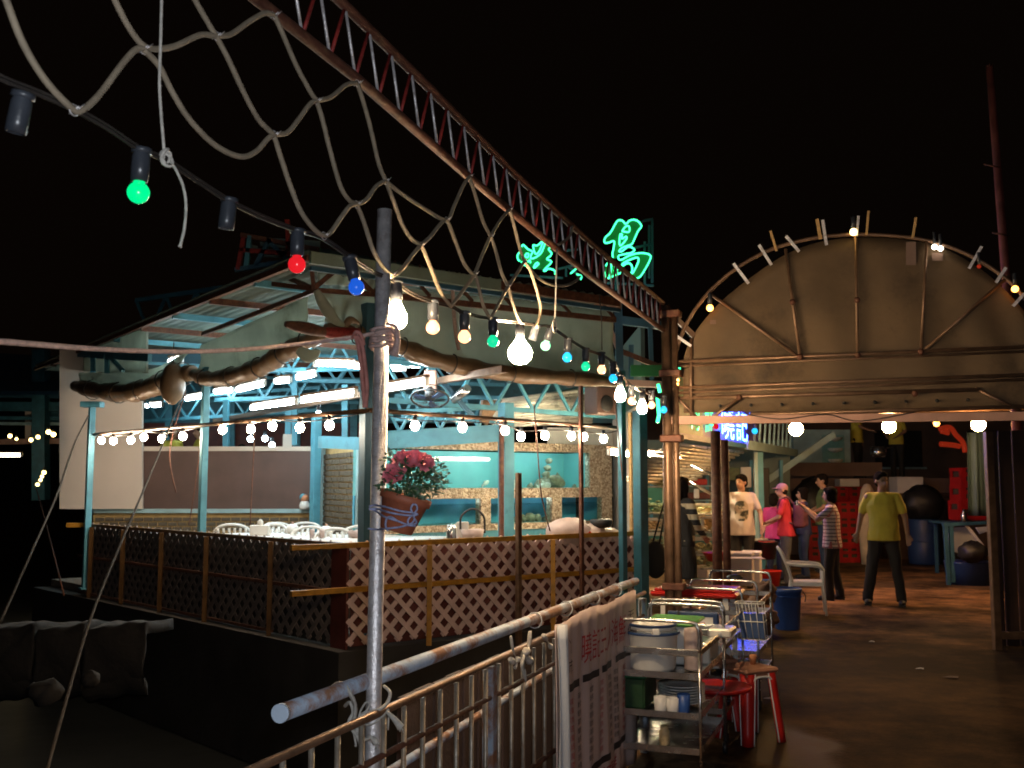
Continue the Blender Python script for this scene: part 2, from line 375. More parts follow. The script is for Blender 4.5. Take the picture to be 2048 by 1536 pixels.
sc = n.new('ShaderNodeVectorMath'); sc.operation = 'SCALE'; l.new(old, sc.inputs[0]); l.new(mth('MULTIPLY', gr.outputs[0], mth('SUBTRACT', 1.0, mth('MULTIPLY', wr.outputs[0], 0.75))), sc.inputs['Scale']); l.new(sc.outputs[0], b.inputs['Base Color'])
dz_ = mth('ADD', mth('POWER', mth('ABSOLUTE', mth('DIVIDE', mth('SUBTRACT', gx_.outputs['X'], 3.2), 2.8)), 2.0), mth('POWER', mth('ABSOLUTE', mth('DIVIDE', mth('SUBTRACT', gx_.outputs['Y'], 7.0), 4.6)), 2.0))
dm = n.new('ShaderNodeMapRange'); dm.interpolation_type = 'SMOOTHSTEP'; dm.inputs[1].default_value = 0.3; dm.inputs[2].default_value = 1.6; dm.inputs[3].default_value = 0.34; dm.inputs[4].default_value = 1.0     # near floor, partly damp: its shade is darkened into the colour
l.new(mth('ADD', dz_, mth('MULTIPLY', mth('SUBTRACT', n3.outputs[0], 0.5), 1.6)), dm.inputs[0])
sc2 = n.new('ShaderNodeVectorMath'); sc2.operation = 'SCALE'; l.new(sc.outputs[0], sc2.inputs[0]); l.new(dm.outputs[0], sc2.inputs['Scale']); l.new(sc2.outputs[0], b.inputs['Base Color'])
l.new(mth('ADD', 0.03, mth('MULTIPLY', wr.outputs[0], 0.08)), b.inputs['Specular IOR Level'])
rg = mth('SUBTRACT', mth('ADD', 0.52, mth('MULTIPLY', n3.outputs[0], 0.4)), mth('MULTIPLY', wr.outputs[0], 0.16)); l.new(rg, b.inputs['Roughness'])
for q in n:
    if q.type == 'BUMP': l.new(mth('SUBTRACT', 0.55, mth('MULTIPLY', wr.outputs[0], 0.47)), q.inputs['Strength'])
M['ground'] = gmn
wm = mat('dark_sea', (0.008, 0.009, 0.009), 0.45, 0, 0.2, 0.5, 0.9, 2.2, spec=0.08); M['sea'] = wm
M['L_warm'] = lamp('warm_bulb', (1.0, 0.60, 0.36), 190)
M['L_warmbig'] = lamp('bright_bulb', (1.0, 0.70, 0.40), 480)
M['L_string'] = lamp('string_bulb_white', (1.0, 0.77, 0.54), 125)
M['L_globe'] = lamp('globe_lamp', (1.0, 0.52, 0.19), 170)
M['L_orange'] = lamp('orange_white_bulb', (1.0, 0.40, 0.17), 2.5)
M['L_green'] = lamp('green_bulb', (0.0, 0.80, 0.24), 0.72)
M['L_green2'] = lamp('teal_green_bulb', (0.01, 0.62, 0.28), 0.8)
M['L_greenw'] = lamp('pale_green_bulb', (0.30, 1.0, 0.55), 1.1)
M['L_red'] = lamp('red_bulb', (0.75, 0.012, 0.02), 0.62)
M['L_blue'] = lamp('blue_bulb', (0.012, 0.10, 0.62), 0.62)
M['L_cyan'] = lamp('cyan_bulb', (0.02, 0.48, 1.0), 0.95)
M['L_tube'] = lamp('fluorescent_tube', (0.78, 0.95, 1.0), 58)
M['L_tubeblue'] = lamp('fluorescent_tube_far', (0.70, 0.92, 1.0), 26)
M['L_tank'] = lamp('tank_light', (0.86, 0.97, 1.0), 17)
M['L_neon'] = lamp('green_neon', (0.05, 1.0, 0.36), 2.3)
M['L_neonblue'] = lamp('blue_neon', (0.02, 0.10, 1.0), 26.0)
M['L_amber'] = lamp('amber_lamp', (1.0, 0.36, 0.06), 5)
M['L_redglow'] = lamp('red_sign_glow', (0.7, 0.05, 0.015), 0.16)
M['L_gold'] = lamp('gold_lamp', (1.0, 0.68, 0.22), 7)
M['L_stall'] = lamp('stall_lamp', (1.0, 0.82, 0.5), 130)
M['L_rim'] = lamp('rim_lamp_white', (1.0, 0.85, 0.65), 6)
# ---------------------------------------------------------------- axes of the place
PA = onz(560, 1427, 1.0); PB = onz(1270, 1163, 1.0)            # railing line (pier edge)
PD = Vector(((PB - PA).x, (PB - PA).y, 0)).normalized()         # along the pier, away from the camera
PN = Vector((PD.y, -PD.x, 0))                                   # towards the promenade (right)
def onrail(u, v, off=0.0): return onp(u, v, PA + PN * off, PN)
A = onz(697, 1090, 1.0); B = onz(1270, 1066, 1.0); C = onz(168, 1049, 1.0)   # top rail of the dining deck
A.z = B.z = C.z = 0
EX = (B - A).normalized(); NB = Vector((EX.y, -EX.x, 0))        # front side AB and its outward normal
EY = (C - A).normalized(); NC = Vector((-EY.y, EY.x, 0)) if Vector((-EY.y, EY.x, 0)).x < 0 else Vector((EY.y, -EY.x, 0))
def onAB(u, v, back=0.0): return onp(u, v, A - NB * back, NB)
def onAC(u, v, back=0.0): return onp(u, v, A - NC * back, NC)
LAB = (B - A).length; LAC = (C - A).length
print('A', A, 'B', B, 'C', C, 'LAB', LAB, 'LAC', LAC, 'PD', PD, 'EX', EX, 'EY', EY)

# ---------------------------------------------------------------- ground, sea, setting
m = MB(); e0 = PA - PD * 6 - PN * 0.12; e1 = B + Vector((0.25, -0.3, 0))
e0.z = e1.z = 0
p_end = PB + PD * 1.0; p_end.z = 0
poly = [e0, p_end - PN * 0.12, Vector((B.x + 0.1, B.y - 0.25, 0)), Vector((2.2, 30, 0)), Vector((2.2, 60, 0)), Vector((60, 60, 0)), Vector((60, -6, 0)), Vector((e0.x, -6, 0))]
m.prism([p + Vector((0, 0, -1.6)) for p in poly], (0, 0, 1.6))
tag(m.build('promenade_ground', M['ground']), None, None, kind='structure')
m = MB(); m.grid(lambda u, v: Vector((-150 + 300 * u, -20 + 320 * v, -1.3)), 2, 2, False)
tag(m.build('sea_water', M['sea']), None, None, kind='structure')
# far hill, all but lost in the dark
m = MB(); m.grid(lambda u, v: Vector((-160 + 320 * u, 180 + 60 * v, -1.4 + v * (22 + 9 * math.sin(u * 9) + 5 * math.sin(u * 23 + 1)))), 40, 6)
tag(m.build('hillside', mat('dark_hillside', (0.02, 0.03, 0.02), 0.9)), None, None, kind='structure')

# pontoon under the dining deck and its floor
def deck_pt(s, t, z): return A + EX * s + EY * t + Z * z
m = MB(); m.prism([deck_pt(-0.15, -0.1, -1.35), deck_pt(LAB + 0.2, -0.1, -1.35), deck_pt(LAB + 0.2, LAC + 1.5, -1.35), deck_pt(-0.15, LAC + 1.5, -1.35)], (0, 0, 1.36))
tag(m.build('deck_pontoon', M['hull']), 'dark floating pontoon under the lit dining deck', 'pontoon')
m = MB(); m.prism([deck_pt(0.1, 0.1, 0.02), deck_pt(LAB + 0.1, 0.1, 0.02), deck_pt(LAB + 0.1, LAC + 1.5, 0.02), deck_pt(0.1, LAC + 1.5, 0.02)], (0, 0, 0.1))
tag(m.build('deck_floor', M['deck']), None, None, kind='structure')
# concrete ledge and rocks down by the water at the left
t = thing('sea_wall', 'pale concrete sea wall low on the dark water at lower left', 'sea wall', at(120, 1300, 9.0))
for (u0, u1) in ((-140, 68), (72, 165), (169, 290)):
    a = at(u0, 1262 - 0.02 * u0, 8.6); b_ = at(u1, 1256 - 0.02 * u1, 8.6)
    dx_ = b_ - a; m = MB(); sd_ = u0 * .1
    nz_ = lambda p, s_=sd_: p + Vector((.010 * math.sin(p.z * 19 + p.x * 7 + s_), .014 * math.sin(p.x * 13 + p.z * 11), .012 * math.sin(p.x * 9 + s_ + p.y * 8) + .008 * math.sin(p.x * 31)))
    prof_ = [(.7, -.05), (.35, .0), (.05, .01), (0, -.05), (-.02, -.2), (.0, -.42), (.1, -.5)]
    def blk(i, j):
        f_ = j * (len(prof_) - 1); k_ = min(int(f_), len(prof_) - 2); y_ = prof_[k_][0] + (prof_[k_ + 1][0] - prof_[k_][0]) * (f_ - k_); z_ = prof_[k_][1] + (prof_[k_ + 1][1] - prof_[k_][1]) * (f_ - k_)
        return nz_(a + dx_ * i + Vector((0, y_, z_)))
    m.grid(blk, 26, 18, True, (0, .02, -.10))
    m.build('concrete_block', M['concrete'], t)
def boulder(u, v, Y, r, label):
    m = MB(); c = at(u, v, Y); m.ball(c, r, 9, 6)
    for q in m.v: q += Vector((random.uniform(-.1, .1), random.uniform(-.1, .1), random.uniform(-.08, .08))) * r[0] * 2
    tag(m.build('boulder', M['concrete']), label, 'rock')
boulder(90, 1385, 6.6, (0.11, 0.10, 0.08), 'dark boulder at the lower left in the dark below the sea wall')
boulder(180, 1358, 7.2, (0.06, 0.06, 0.06), 'small dark stone to the right of the boulder in the dark water')

# ---------------------------------------------------------------- lattice fences of the deck
def lattice(t, org, ex, L, H, out, mt, pitch=0.182, w=0.05, th=0.012, z0=0.06, s0=0.0):
    """slats at +-45 degrees, clipped to the rectangle; each slat a part"""
    for layer, sg in ((0, 1), (1, -1)):
        k = -int(H / pitch) - 1
        while k * pitch < L + H:
            c = k * pitch; k += 1
            pts = []
            for x, y in ((c, 0), (c + H, H)) if sg > 0 else ((c, H), (c + H, 0)):
                pts.append([x, y])
            (xa, ya), (xb, yb) = pts
            lo = max(0, xa); hi = min(L, xb)
            if hi - lo < 0.03: continue
            fy = lambda x: ya + (x - xa) * (yb - ya) / (xb - xa)
            p = org + ex * (s0 + lo) + Z * (z0 + fy(lo)) + out * (layer * th); q = org + ex * (s0 + hi) + Z * (z0 + fy(hi)) + out * (layer * th)
            mm_ = MB(); d = (q - p).normalized(); mm_.box((p + q) / 2 + d.cross(out) * random.uniform(-.005, .005), (w * random.uniform(.92, 1.06), th * 0.9, (q - p).length + 0.02), (d.cross(out).normalized(), out, d))
            mm_.build('lattice_slat', mt, t)
fa = thing('lattice_fence', 'pinkish white lattice fence with mustard yellow rails on the deck side facing the promenade', 'fence', A)
lattice(fa, A, EX, LAB, 0.95, NB, M['lattice'])
m = MB(); m.box(A + EX * (LAB / 2 + 0.02) + Z * 0.50 - NB * 0.03, (LAB - 0.05, 0.02, 0.94), (EX, NB, Z)); m.build('backing_board', M['maroon'], fa)
def railz(t, name, p, q, w, mt):
    m = MB(); m.beam(p, q, w, w); return m.build(name, mt, t)
l0 = onAB(582, 1094, -0.05); l1 = onAB(1282, 1066, -0.05)
railz(fa, 'top_rail', Vector((l0.x, l0.y, 1.0)), Vector((l1.x, l1.y, 1.0)), 0.05, M['yellow'])
l0 = onAB(582, 1178, -0.05); l1 = onAB(1284, 1138, -0.05)
railz(fa, 'middle_rail', Vector((l0.x, l0.y, 0.58)), Vector((l1.x, l1.y, 0.58)), 0.05, M['yellow'])
for u in (859, 1106):
    p = onAB(u, 1150, -0.095); railz(fa, 'fence_post', Vector((p.x, p.y, -0.02)), Vector((p.x, p.y, 0.97)), 0.05, M['yellow'])
fc = thing('lattice_fence', 'grey lattice fence in shadow with rusty yellow posts running away along the dark water', 'fence', A + EY * 0.2)
lattice(fc, A + EY * 0.28, EY, LAC - 0.3, 0.95, NC, M['lattice_shade'])
m = MB(); m.beam(A + EY * 0.02 + Z * 1.0 + NC * 0.03, A + EY * (LAC + 0.3) + Z * 1.0 + NC * 0.03, 0.04, 0.04); m.build('top_rail', M['yellow_shade'], fc)
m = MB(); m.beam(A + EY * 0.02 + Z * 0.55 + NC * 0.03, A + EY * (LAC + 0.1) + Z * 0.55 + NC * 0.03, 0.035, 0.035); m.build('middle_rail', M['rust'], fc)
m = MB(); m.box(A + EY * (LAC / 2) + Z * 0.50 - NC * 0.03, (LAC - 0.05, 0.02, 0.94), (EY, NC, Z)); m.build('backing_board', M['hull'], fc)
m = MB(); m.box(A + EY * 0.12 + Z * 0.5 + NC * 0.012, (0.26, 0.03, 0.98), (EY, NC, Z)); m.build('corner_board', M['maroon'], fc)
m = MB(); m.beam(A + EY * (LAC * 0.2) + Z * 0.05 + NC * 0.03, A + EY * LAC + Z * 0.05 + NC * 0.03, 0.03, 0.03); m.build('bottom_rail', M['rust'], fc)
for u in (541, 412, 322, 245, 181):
    p = onAC(u, 1110, -0.08); railz(fc, 'fence_post', Vector((p.x, p.y, -0.1)), Vector((p.x, p.y, 0.98)), 0.045, M['yellow_shade'])

# ---------------------------------------------------------------- dining pavilion: posts, roof, tarpaulins, trusses
def post(u, Y, z0, z1, w, mt, label, name='steel_post', cap=False):
    p = at(u, 900, Y); t = thing(name, label, 'post', (p.x, p.y, z0))
    m = MB(); m.bbox((p.x, p.y, (z0 + z1) / 2), (w, w, z1 - z0), (EX, NB, Z), 0.006); m.build('shaft', mt, t)
    m = MB(); m.bbox((p.x, p.y, z0 + 0.012), (w * 1.7, w * 1.7, 0.024), (EX, NB, Z), 0.004); m.build('base_plate', mt, t)
    if cap: m = MB(); m.bbox((p.x, p.y, z1 + 0.04), (w * 3.4, w * 2, 0.08), None, 0.01); m.build('cap', mt, t)
    return t
Yc = C.y
post(181, Yc - 0.35, 0.12, 2.66, 0.085, M['turq'], 'slim turquoise corner post before the cream board at far left', cap=True)
post(408, onAC(408, 900, 0.1).y, 0.12, 3.0, 0.08, M['turq'], 'slim turquoise post in front of the brown partition')
post(735, onAB(735, 900, 0.12).y, 0.12, 3.4, 0.13, M['dblue'], 'dark blue corner post right behind the galvanised pole')
post(1012, 12.9, 0.12, 2.6, 0.15, M['turq'], 'turquoise post standing between the two halves of the big fish tank')
post(1003, 12.5, 0.12, 2.4, 0.05, M['rust'], 'thin brown pipe standing against the turquoise post at the fish tank', 'pipe_post')
post(1162, onAB(1162, 900, -0.14).y, -0.1, 2.7, 0.045, M['rust'], 'thin brown pole rising in front of the lattice fence', 'pipe_post')
post(1037, onAB(1037, 1000, -0.35).y, -0.8, 1.7, 0.055, M['archpipe'], 'short thick grey stake standing free before the lattice fence', 'pipe_post')
post(1244, 11.9, 0.0, 2.9, 0.075, M['turqdark'], 'tall turquoise post at the right end of the dining deck')
post(1280, 12.2, 0.0, 2.45, 0.13, M['turqdark'], 'thick turquoise column beside the fish stall entrance')
post(1262, 12.5, 0.0, 2.45, 0.05, M['goldstick'], 'narrow pale wooden post squeezed between two turquoise posts', 'wood_post')
post(632, 15.3, 0.12, 2.6, 0.12, M['turq'], 'turquoise post at the right end of the brown partition')
# roof
E1 = onz(618, 516, 3.62); E2 = onz(70, 738, 3.62); E3 = onz(1235, 592, 3.70); E3.z = 3.62
E1b = E1 + (E1 - E2).normalized() * 0.25; E1b.z = 3.62
E4 = E2 + (E3 - E1) * 1.5
rf = thing('pavilion_roof', 'flat pale green sheet roof over the dining deck with rusty edge beams', 'roof', E1)
m = MB(); E5 = E3 + (E2 - E1) * 1.0
ncor = 60
def rsheet(i, j):
    p = E1.lerp(E2, i); q = E3.lerp(E3 + (E2 - E1), i); r = p.lerp(q, j)
    return Vector((r.x, r.y, 3.66 + 0.018 * math.cos(j * ncor * math.pi)))
m.grid(rsheet, 1, 120, True, (0, 0, 0.02)); m.build('roof_sheet', M['roofsheet'], rf)
m = MB(); m.beam(E1 + Z * 0.0, E2, 0.05, 0.055); m.build('edge_beam', M['rust'], rf)
em = E1.lerp(E3, .56)
m = MB(); m.beam(E1 + NB * 0.02, em + NB * 0.02, 0.05, 0.11); m.build('eave_board', M['palegreen'], rf)
m = MB(); m.beam(em + NB * 0.02, E3 + NB * 0.02, 0.05, 0.09); m.build('edge_beam', M['rust'], rf)
m = MB(); m.beam(E1 + NB * 0.03 - Z * .10, E3 + NB * 0.03 - Z * .09, 0.04, 0.04); m.build('gutter', M['dblue'], rf)
for k in range(1, 9):
    p = E1.lerp(E2, k / 9); m = MB(); m.beam(p - Z * 0.03, p + (E3 - E1) - Z * 0.03, 0.05, 0.07); m.build('purlin', M['turq'] if k % 2 else M['rust'], rf)
m = MB()
# gable-like board of the far roof end that catches the bulbs
ge = at(80, 738, 17.3); 
bt = thing('end_board', 'cream board closing the far end of the roof above the corner post', 'board', at(150, 730, 16.6))
ne = Vector(((E1 - E2).y, -(E1 - E2).x, 0)).normalized()
if ne.y > 0: ne = -ne
onE = lambda u, v, back=0.08: onp(u, v, E1 - ne * back, ne)
m.prism([onE(88, 741), onE(292, 746), onE(292, 656), onE(268, 664), onE(180, 701)], -ne * 0.03); m.build('board', M['tarp'], bt)
m = MB(); m.beam(onE(150, 706, 0.02), onE(300, 714, 0.02), 0.05, 0.12); m.build('cross_beam', M['turq'], bt)
for u in (186, 214): m = MB(); m.beam(onE(u, 708, 0.03), onE(u, 746, 0.03), 0.06, 0.05); m.build('upright', M['turq'], bt)
m = MB(); m.beam(onE(220, 714, 0.03), onE(246, 742, 0.03), 0.05, 0.04); m.build('brace', M['turq'], bt)

# raised roof behind with trussed frame
rr = thing('upper_roof', 'pale green corrugated strip of the upper roof above the hanging tarpaulin', 'roof', onAB(640, 500, 1.0))
a = onAB(618, 486, 1.0); b_ = onAB(945, 546, 1.0); hgt = 0.16
def ur(i, j):
    p = a.lerp(b_, i); return p + Vector((0, 0, -hgt * j)) + NB * (0.02 * math.cos(i * 90)) - NB * (0.12 * (1 - j))
m = MB(); m.grid(ur, 120, 1, True, NB * -0.01); m.build('roof_sheet', M['roofsheet'], rr)
m = MB(); m.beam(a - Z * hgt * 1.15, b_ - Z * hgt * 1.15, 0.05, 0.05); m.build('gutter', M['dblue'], rr)
for u, v in ((700, 505), (790, 522), (840, 530), (905, 545)):
    p = onAB(u, v, 0.98); m = MB(); m.beam(p, p - Z * 0.35, 0.03, 0.03); m.build('hanger', M['rust'], rr)
fr = thing('roof_frame', 'red and blue trussed steel frame on the roof corner behind the red bulb', 'frame', onAB(560, 520, 0.6))
def fb(t, p, q, Y, w, mt, name='frame_bar'):
    m = MB(); m.beam(at(*p, Y), at(*q, Y), w, w); m.build(name, mt, t)
for p, q, mt in (((488, 474), (476, 540), M['redbar']), ((500, 472), (492, 536), M['turq']), ((482, 470), (640, 500), M['rust']), ((480, 500), (636, 512), M['redbar']),
                 ((540, 478), (512, 530), M['dblue']), ((535, 480), (575, 520), M['dblue']), ((575, 440), (577, 500), M['redbar']), ((600, 480), (560, 515), M['rust']), ((470, 540), (600, 518), M['dblue'])):
    fb(fr, p, q, 10.6, 0.045, mt)
for (u0, u1, v0, v1) in ((498, 515, 488, 500), (520, 575, 474, 492), (516, 570, 496, 512), (585, 640, 478, 500)):
    m = MB(); m.prism([at(u0, v1, 10.8), at(u1, v1 + 4, 10.8), at(u1, v0 + 4, 10.8), at(u0, v0, 10.8)], (0, 0.02, 0)); m.build('sheet_panel', M['roofsheet'], fr)

# tarpaulin curtains
def tarp(name, label, top, bot, wob=0.02, mt='tarp', ch=0):
    """sheet hung between two smooth pixel lines given as world points"""
    tp = smooth_path(top, 8); bp_ = smooth_path(bot, 8)
    def pick(L, s): f = s * (len(L) - 1); i = min(int(f), len(L) - 2); return L[i].lerp(L[i + 1], f - i)
    m = MB(); nrm = NB if ch == 0 else NC
    m.grid(lambda i, j: pick(tp, i).lerp(pick(bp_, i), j) + nrm * (wob * math.sin(i * 31 + j * 3) * j + wob * 0.7 * math.sin(j * 9 + i * 13)), 48, 10, True, nrm * -0.006)
    o = m.build(name, M[mt], loc=tp[0]); return tag(o, label, 'tarpaulin')
T = lambda pts: [onAB(u, v, 0.15) for u, v in pts]
tarp('tarpaulin', 'cream tarpaulin curtain hanging behind the lit bulbs on the promenade side', T([(790, 572), (900, 588), (1050, 600), (1225, 618)]), T([(775, 690), (900, 724), (1050, 748), (1228, 765)]))
tarp('tarpaulin', 'cream tarpaulin piece stretched behind the blue bulb near the roof corner', T([(640, 512), (700, 528), (760, 548)]), T([(632, 568), (690, 572), (755, 582)]))
tarp('tarpaulin', 'cream tarpaulin sheet below the blue bulb with its corner gathered', T([(640, 582), (690, 586), (762, 592)]), T([(650, 640), (700, 672), (765, 690)]), 0.04)
U = lambda pts: [onAC(u, v, 0.1) for u, v in pts]
tarp('tarpaulin', 'large pale tarpaulin curtain above the nearer sagging roll on the water side', U([(618, 588), (560, 618), (480, 655), (402, 690)]), U([(612, 680), (560, 715), (480, 748), (400, 752)]), 0.02, 'tarp', 1)
tarp('tarpaulin', 'greenish tarpaulin strip above the farther sagging roll near the corner post', U([(385, 700), (310, 735), (250, 742), (160, 745)]), U([(330, 762), (290, 772), (230, 785), (155, 775)]), 0.03, 'tarp', 1)
def roll(label, pts, r, plane, end=0.4, tie=5):
    P = smooth_path(pts, 10); t = thing('rolled_tarpaulin', label, 'tarpaulin', P[0])
    m = MB(); n_ = len(P)
    m.tube(P, r, 14, rf=lambda s: (1 - 0.35 * abs(2 * s - 1) ** 3) * (1 + 0.10 * math.sin(s * 37) + 0.06 * math.sin(s * 91)))
    m.build('roll', M['tarproll'], t)
    for k in range(tie):
        i = int((k + 0.7) / (tie + 0.4) * (n_ - 1)); c = P[i]; d = (P[i + 1] - P[i - 1]).normalized(); x, y, _ = frame(d)
        mm_ = MB(); mm_.tube([c + (x * math.cos(q) + y * math.sin(q)) * r * 1.12 for q in [2 * math.pi * z_ / 14 for z_ in range(14)]], 0.008, 5, closed=True); mm_.build('tie_cord', M['cable'], t)
roll('thick brown rolled tarpaulin sagging under the bulbs on the promenade side', T([(650, 660), (720, 668), (790, 690), (860, 716), (950, 738), (1050, 750), (1140, 757), (1232, 764)]), 0.095, 0)
roll('brown rolled tarpaulin sagging from the roof corner above the fluorescent tubes', U([(648, 668), (600, 690), (560, 712), (520, 735), (470, 752), (420, 758), (388, 748)]), 0.105, 1)
roll('brown rolled tarpaulin with a bright sagging belly near the far corner post', U([(386, 745), (350, 752), (310, 772), (260, 785), (205, 782), (150, 772)]), 0.13, 1)
# gathered corner bundle
t = thing('tarpaulin_bundle', 'tarpaulin corner bunched and tied into a spiky tuft under the red bulb', 'tarpaulin', onAB(680, 640, 0.0))
for pts, r, mt in (([(632, 580), (648, 610), (668, 638), (690, 652)], 0.045, M['tarp']), ([(570, 648), (605, 655), (640, 662), (690, 672)], 0.045, M['rust']), ([(640, 662), (690, 668), (720, 660)], 0.05, M['redbar']),
                   ([(690, 655), (700, 640), (720, 648)], 0.03, M['tarproll']), ([(596, 700), (618, 712), (640, 702)], 0.05, M['tarp'])):
    m = MB(); m.tube(smooth_path([onAB(u, v, -0.05) for u, v in pts], 6), r, 8, rf=lambda s: 0.25 + 1.1 * math.sin(math.pi * min(1, s * 0.9 + 0.1))); m.build('fold', mt, t)
t = thing('hanging_sack', 'pale round bag hanging between the two sagging rolls on the water side', 'bag', onAC(345, 770, 0))
c = onAC(345, 772, -0.05); m = MB(); m.lathe([(0.02, 0.30), (0.10, 0.24), (0.15, 0.10), (0.16, -0.02), (0.12, -0.15), (0.05, -0.22), (0.001, -0.24)], c, Z, 14); m.build('sack', M['tarproll'], t)
m = MB(); m.tube([c + Z * 0.28, c + Z * 0.55], 0.008, 5); m.build('cord', M['cable'], t)

# braces at the roof corner and fascia channel
t = thing('corner_bracing', 'rusty crossed braces at the roof corner behind the blue bulb', 'frame', onAB(640, 560, 0.0))
for p, q in (((622, 520), (628, 580)), ((628, 578), (560, 548)), ((628, 578), (480, 560)), ((628, 576), (690, 525)), ((630, 580), (760, 590)), ((628, 582), (405, 668)), ((690, 530), (750, 590)), ((780, 545), (745, 590))):
    m = MB(); m.beam(onAB(*p, 0.05) if p[0] > 600 else at(*p, 10.6), onAB(*q, 0.05) if q[0] > 600 else at(*q, 10.6 if q[0] > 450 else 12.4), 0.035, 0.045); m.build('brace', M['rust'], t)
t = thing('fascia_channel', 'long pink primed steel channel above the cream tarpaulin', 'beam', onAB(800, 570, 0.0))
for v0, v1, w in (((800, 560), (1240, 612), 0.09),): m = MB(); m.beam(onAB(*v0, 0.08), onAB(*v1, 0.08), 0.05, w); m.build('channel', M['pinksteel'], t)
m = MB(); m.beam(onAB(770, 590, 0.06), onAB(1230, 640, 0.06), 0.05, 0.06); m.build('lower_channel', M['rust'], t)
for u in (820, 905, 985, 1100, 1190):
    m = MB(); m.beam(onAB(u, 545 + (u - 800) * 0.12, 0.06), onAB(u + 40, 590 + (u - 800) * 0.12, 0.06), 0.03, 0.03); m.build('strut', M['rust'], t)
m = MB(); m.tube(smooth_path([onAB(905, 575, -0.02), onAB(908, 630, -0.02), onAB(912, 670, -0.02), onAB(918, 700, -0.02)]), 0.02, 6); tag(m.build('hanging_strap', M['pinkrope']), 'reddish strap hanging down over the cream tarpaulin', 'strap')

def truss(label, a, b_, h, n_, mt, w=0.06, name='roof_truss'):
    t = thing(name, label, 'truss', a)
    for dz in (0, h):
        m = MB(); m.beam(a + Z * dz, b_ + Z * dz, w, w); m.build('chord', mt, t)
    for k in range(n_):
        p = a.lerp(b_, k / n_); q = a.lerp(b_, (k + 0.5) / n_); r = a.lerp(b_, (k + 1) / n_)
        m = MB(); m.beam(p + Z * h, q, w * 0.6, w * 0.6); m.build('web_bar', mt, t)
        m = MB(); m.beam(q, r + Z * h, w * 0.6, w * 0.6); m.build('web_bar', mt, t)
    return t
def atz(u, v, z): return onz(u, v, z)
truss('turquoise roof truss running above the pale shutter and the fish tanks', onAB(770, 800, 2.0), onAB(1245, 835, 2.0), 0.48, 6, M['turq'])
truss('low turquoise truss between the fan and the tank wall', at(735, 868, 12.6), at(1010, 852, 14.2), 0.26, 7, M['turq'], 0.05)
m = MB(); m.beam(at(735, 884, 12.5), at(1012, 866, 12.6), 0.06, 0.2); tag(m.build('steel_beam', M['turq']), 'broad turquoise beam below the bulbs left of the turquoise post', 'beam')
m = MB(); m.beam(at(640, 884, 13.6), at(740, 888, 12.7), 0.06, 0.16); tag(m.build('steel_beam', M['turq']), 'turquoise beam above the small brick panel', 'beam')
truss('turquoise truss high under the roof at left above the cream tarpaulin strip', at(270, 672, 15.5), at(520, 640, 14.5), 0.55, 4, M['turq'])
truss('turquoise truss crossing behind the nearer sagging roll', at(420, 742, 15.0), at(740, 738, 15.5), 0.4, 5, M['turq'])
truss('distant turquoise truss over the fluorescent tubes at left', at(290, 842, 20), at(640, 820, 19), 0.42, 6, M['turq'])
truss('turquoise truss across the middle of the dining hall', at(430, 800, 18), at(760, 790, 18), 0.5, 5, M['turq'], 0.07)
m = MB(); m.beam(at(284, 712, 15.5), at(405, 718, 15.5), 0.05, 0.16); tag(m.build('steel_beam', M['dblue']), 'dark blue beam under the roof beside the farther roll', 'beam')
# lamp beam that carries the tubes (runs away to the left)
m = MB(); m.beam(onz(430, 842, 2.75), onz(1010, 738, 2.75), 0.08, 0.07); tag(m.build('lamp_beam', M['archpipe']), 'long brown beam that carries the row of fluorescent tubes', 'beam')

# ---------------------------------------------------------------- back partition, cream boards, bricks
YP = 16.0
wallt = thing('partition_wall', 'dark brown partition on a low brick base behind the dining deck', 'wall', at(450, 1060, YP))
def rect(name, mt, t, u0, v0, u1, v1, Y0, Y1=None, th=0.06):
    Y1 = Y0 if Y1 is None else Y1
    m = MB(); m.prism([at(u0, v1, Y0), at(u1, v1, Y1), at(u1, v0, Y1), at(u0, v0, Y0)], (0, th, 0)); return m.build(name, mt, t)
rect('panel', M['brownpanel'], wallt, 285, 902, 624, 1018, YP)
rect('top_trim', M['cream'], wallt, 284, 893, 626, 902, YP - 0.03)
rect('sill', M['paleblue'], wallt, 186, 1018, 650, 1026, YP - 0.1, th=0.18)
rect('mortar_bed', M['mortar'], wallt, 186, 1026, 650, 1140, YP - 0.02)
bw = [0]
def brick_wall(t, p0, ex, L, H, bwid, bh, nrm, gap=0.02):
    base = MB(); base.box((0, 0, 0), (bwid - gap, 0.03, bh - gap)); me = base.mesh('brick'); me.materials.append(M['brick'])
    off = wloc(t); rows = int(H / bh)
    rot = Matrix((ex, nrm, Z)).transposed().to_quaternion()
    for r in range(rows):
        x = bwid * (0.5 if r % 2 else 0) + bwid / 2
        while x < L - bwid * 0.4:
            o = bpy.data.objects.new('brick', me); COL.objects.link(o); o.parent = t
            o.rotation_mode = 'QUATERNION'; o.rotation_quaternion = rot
            o.location = p0 + ex * x + Z * (bh * (r + 0.5)) + nrm * (0.008 + random.uniform(0, 0.006)) - off; x += bwid
p0 = at(190, 1056, YP - 0.02); p1 = at(650, 1056, YP - 0.02); p0.z = p1.z = at(190, 1062, YP).z
brick_wall(wallt, p0, (p1 - p0).normalized(), (p1 - p0).length, at(190, 1027, YP).z - p0.z, 0.15, 0.072, Vector((0, -1, 0)))
cb = thing('cream_board', 'large cream white board lit by the string bulbs at the far left corner', 'board', at(200, 1018, YP - 0.3))
rect('board', M['cream'], cb, 119, 700, 178, 1018, YP - 0.25, YP - 0.2)
rect('board', M['cream'], cb, 181, 700, 284, 1018, YP - 0.2, YP - 0.15)
t = thing('side_wall', 'beige wall strip between the tank wall and the turquoise end posts', 'wall', (1.62, 14.7, 0))
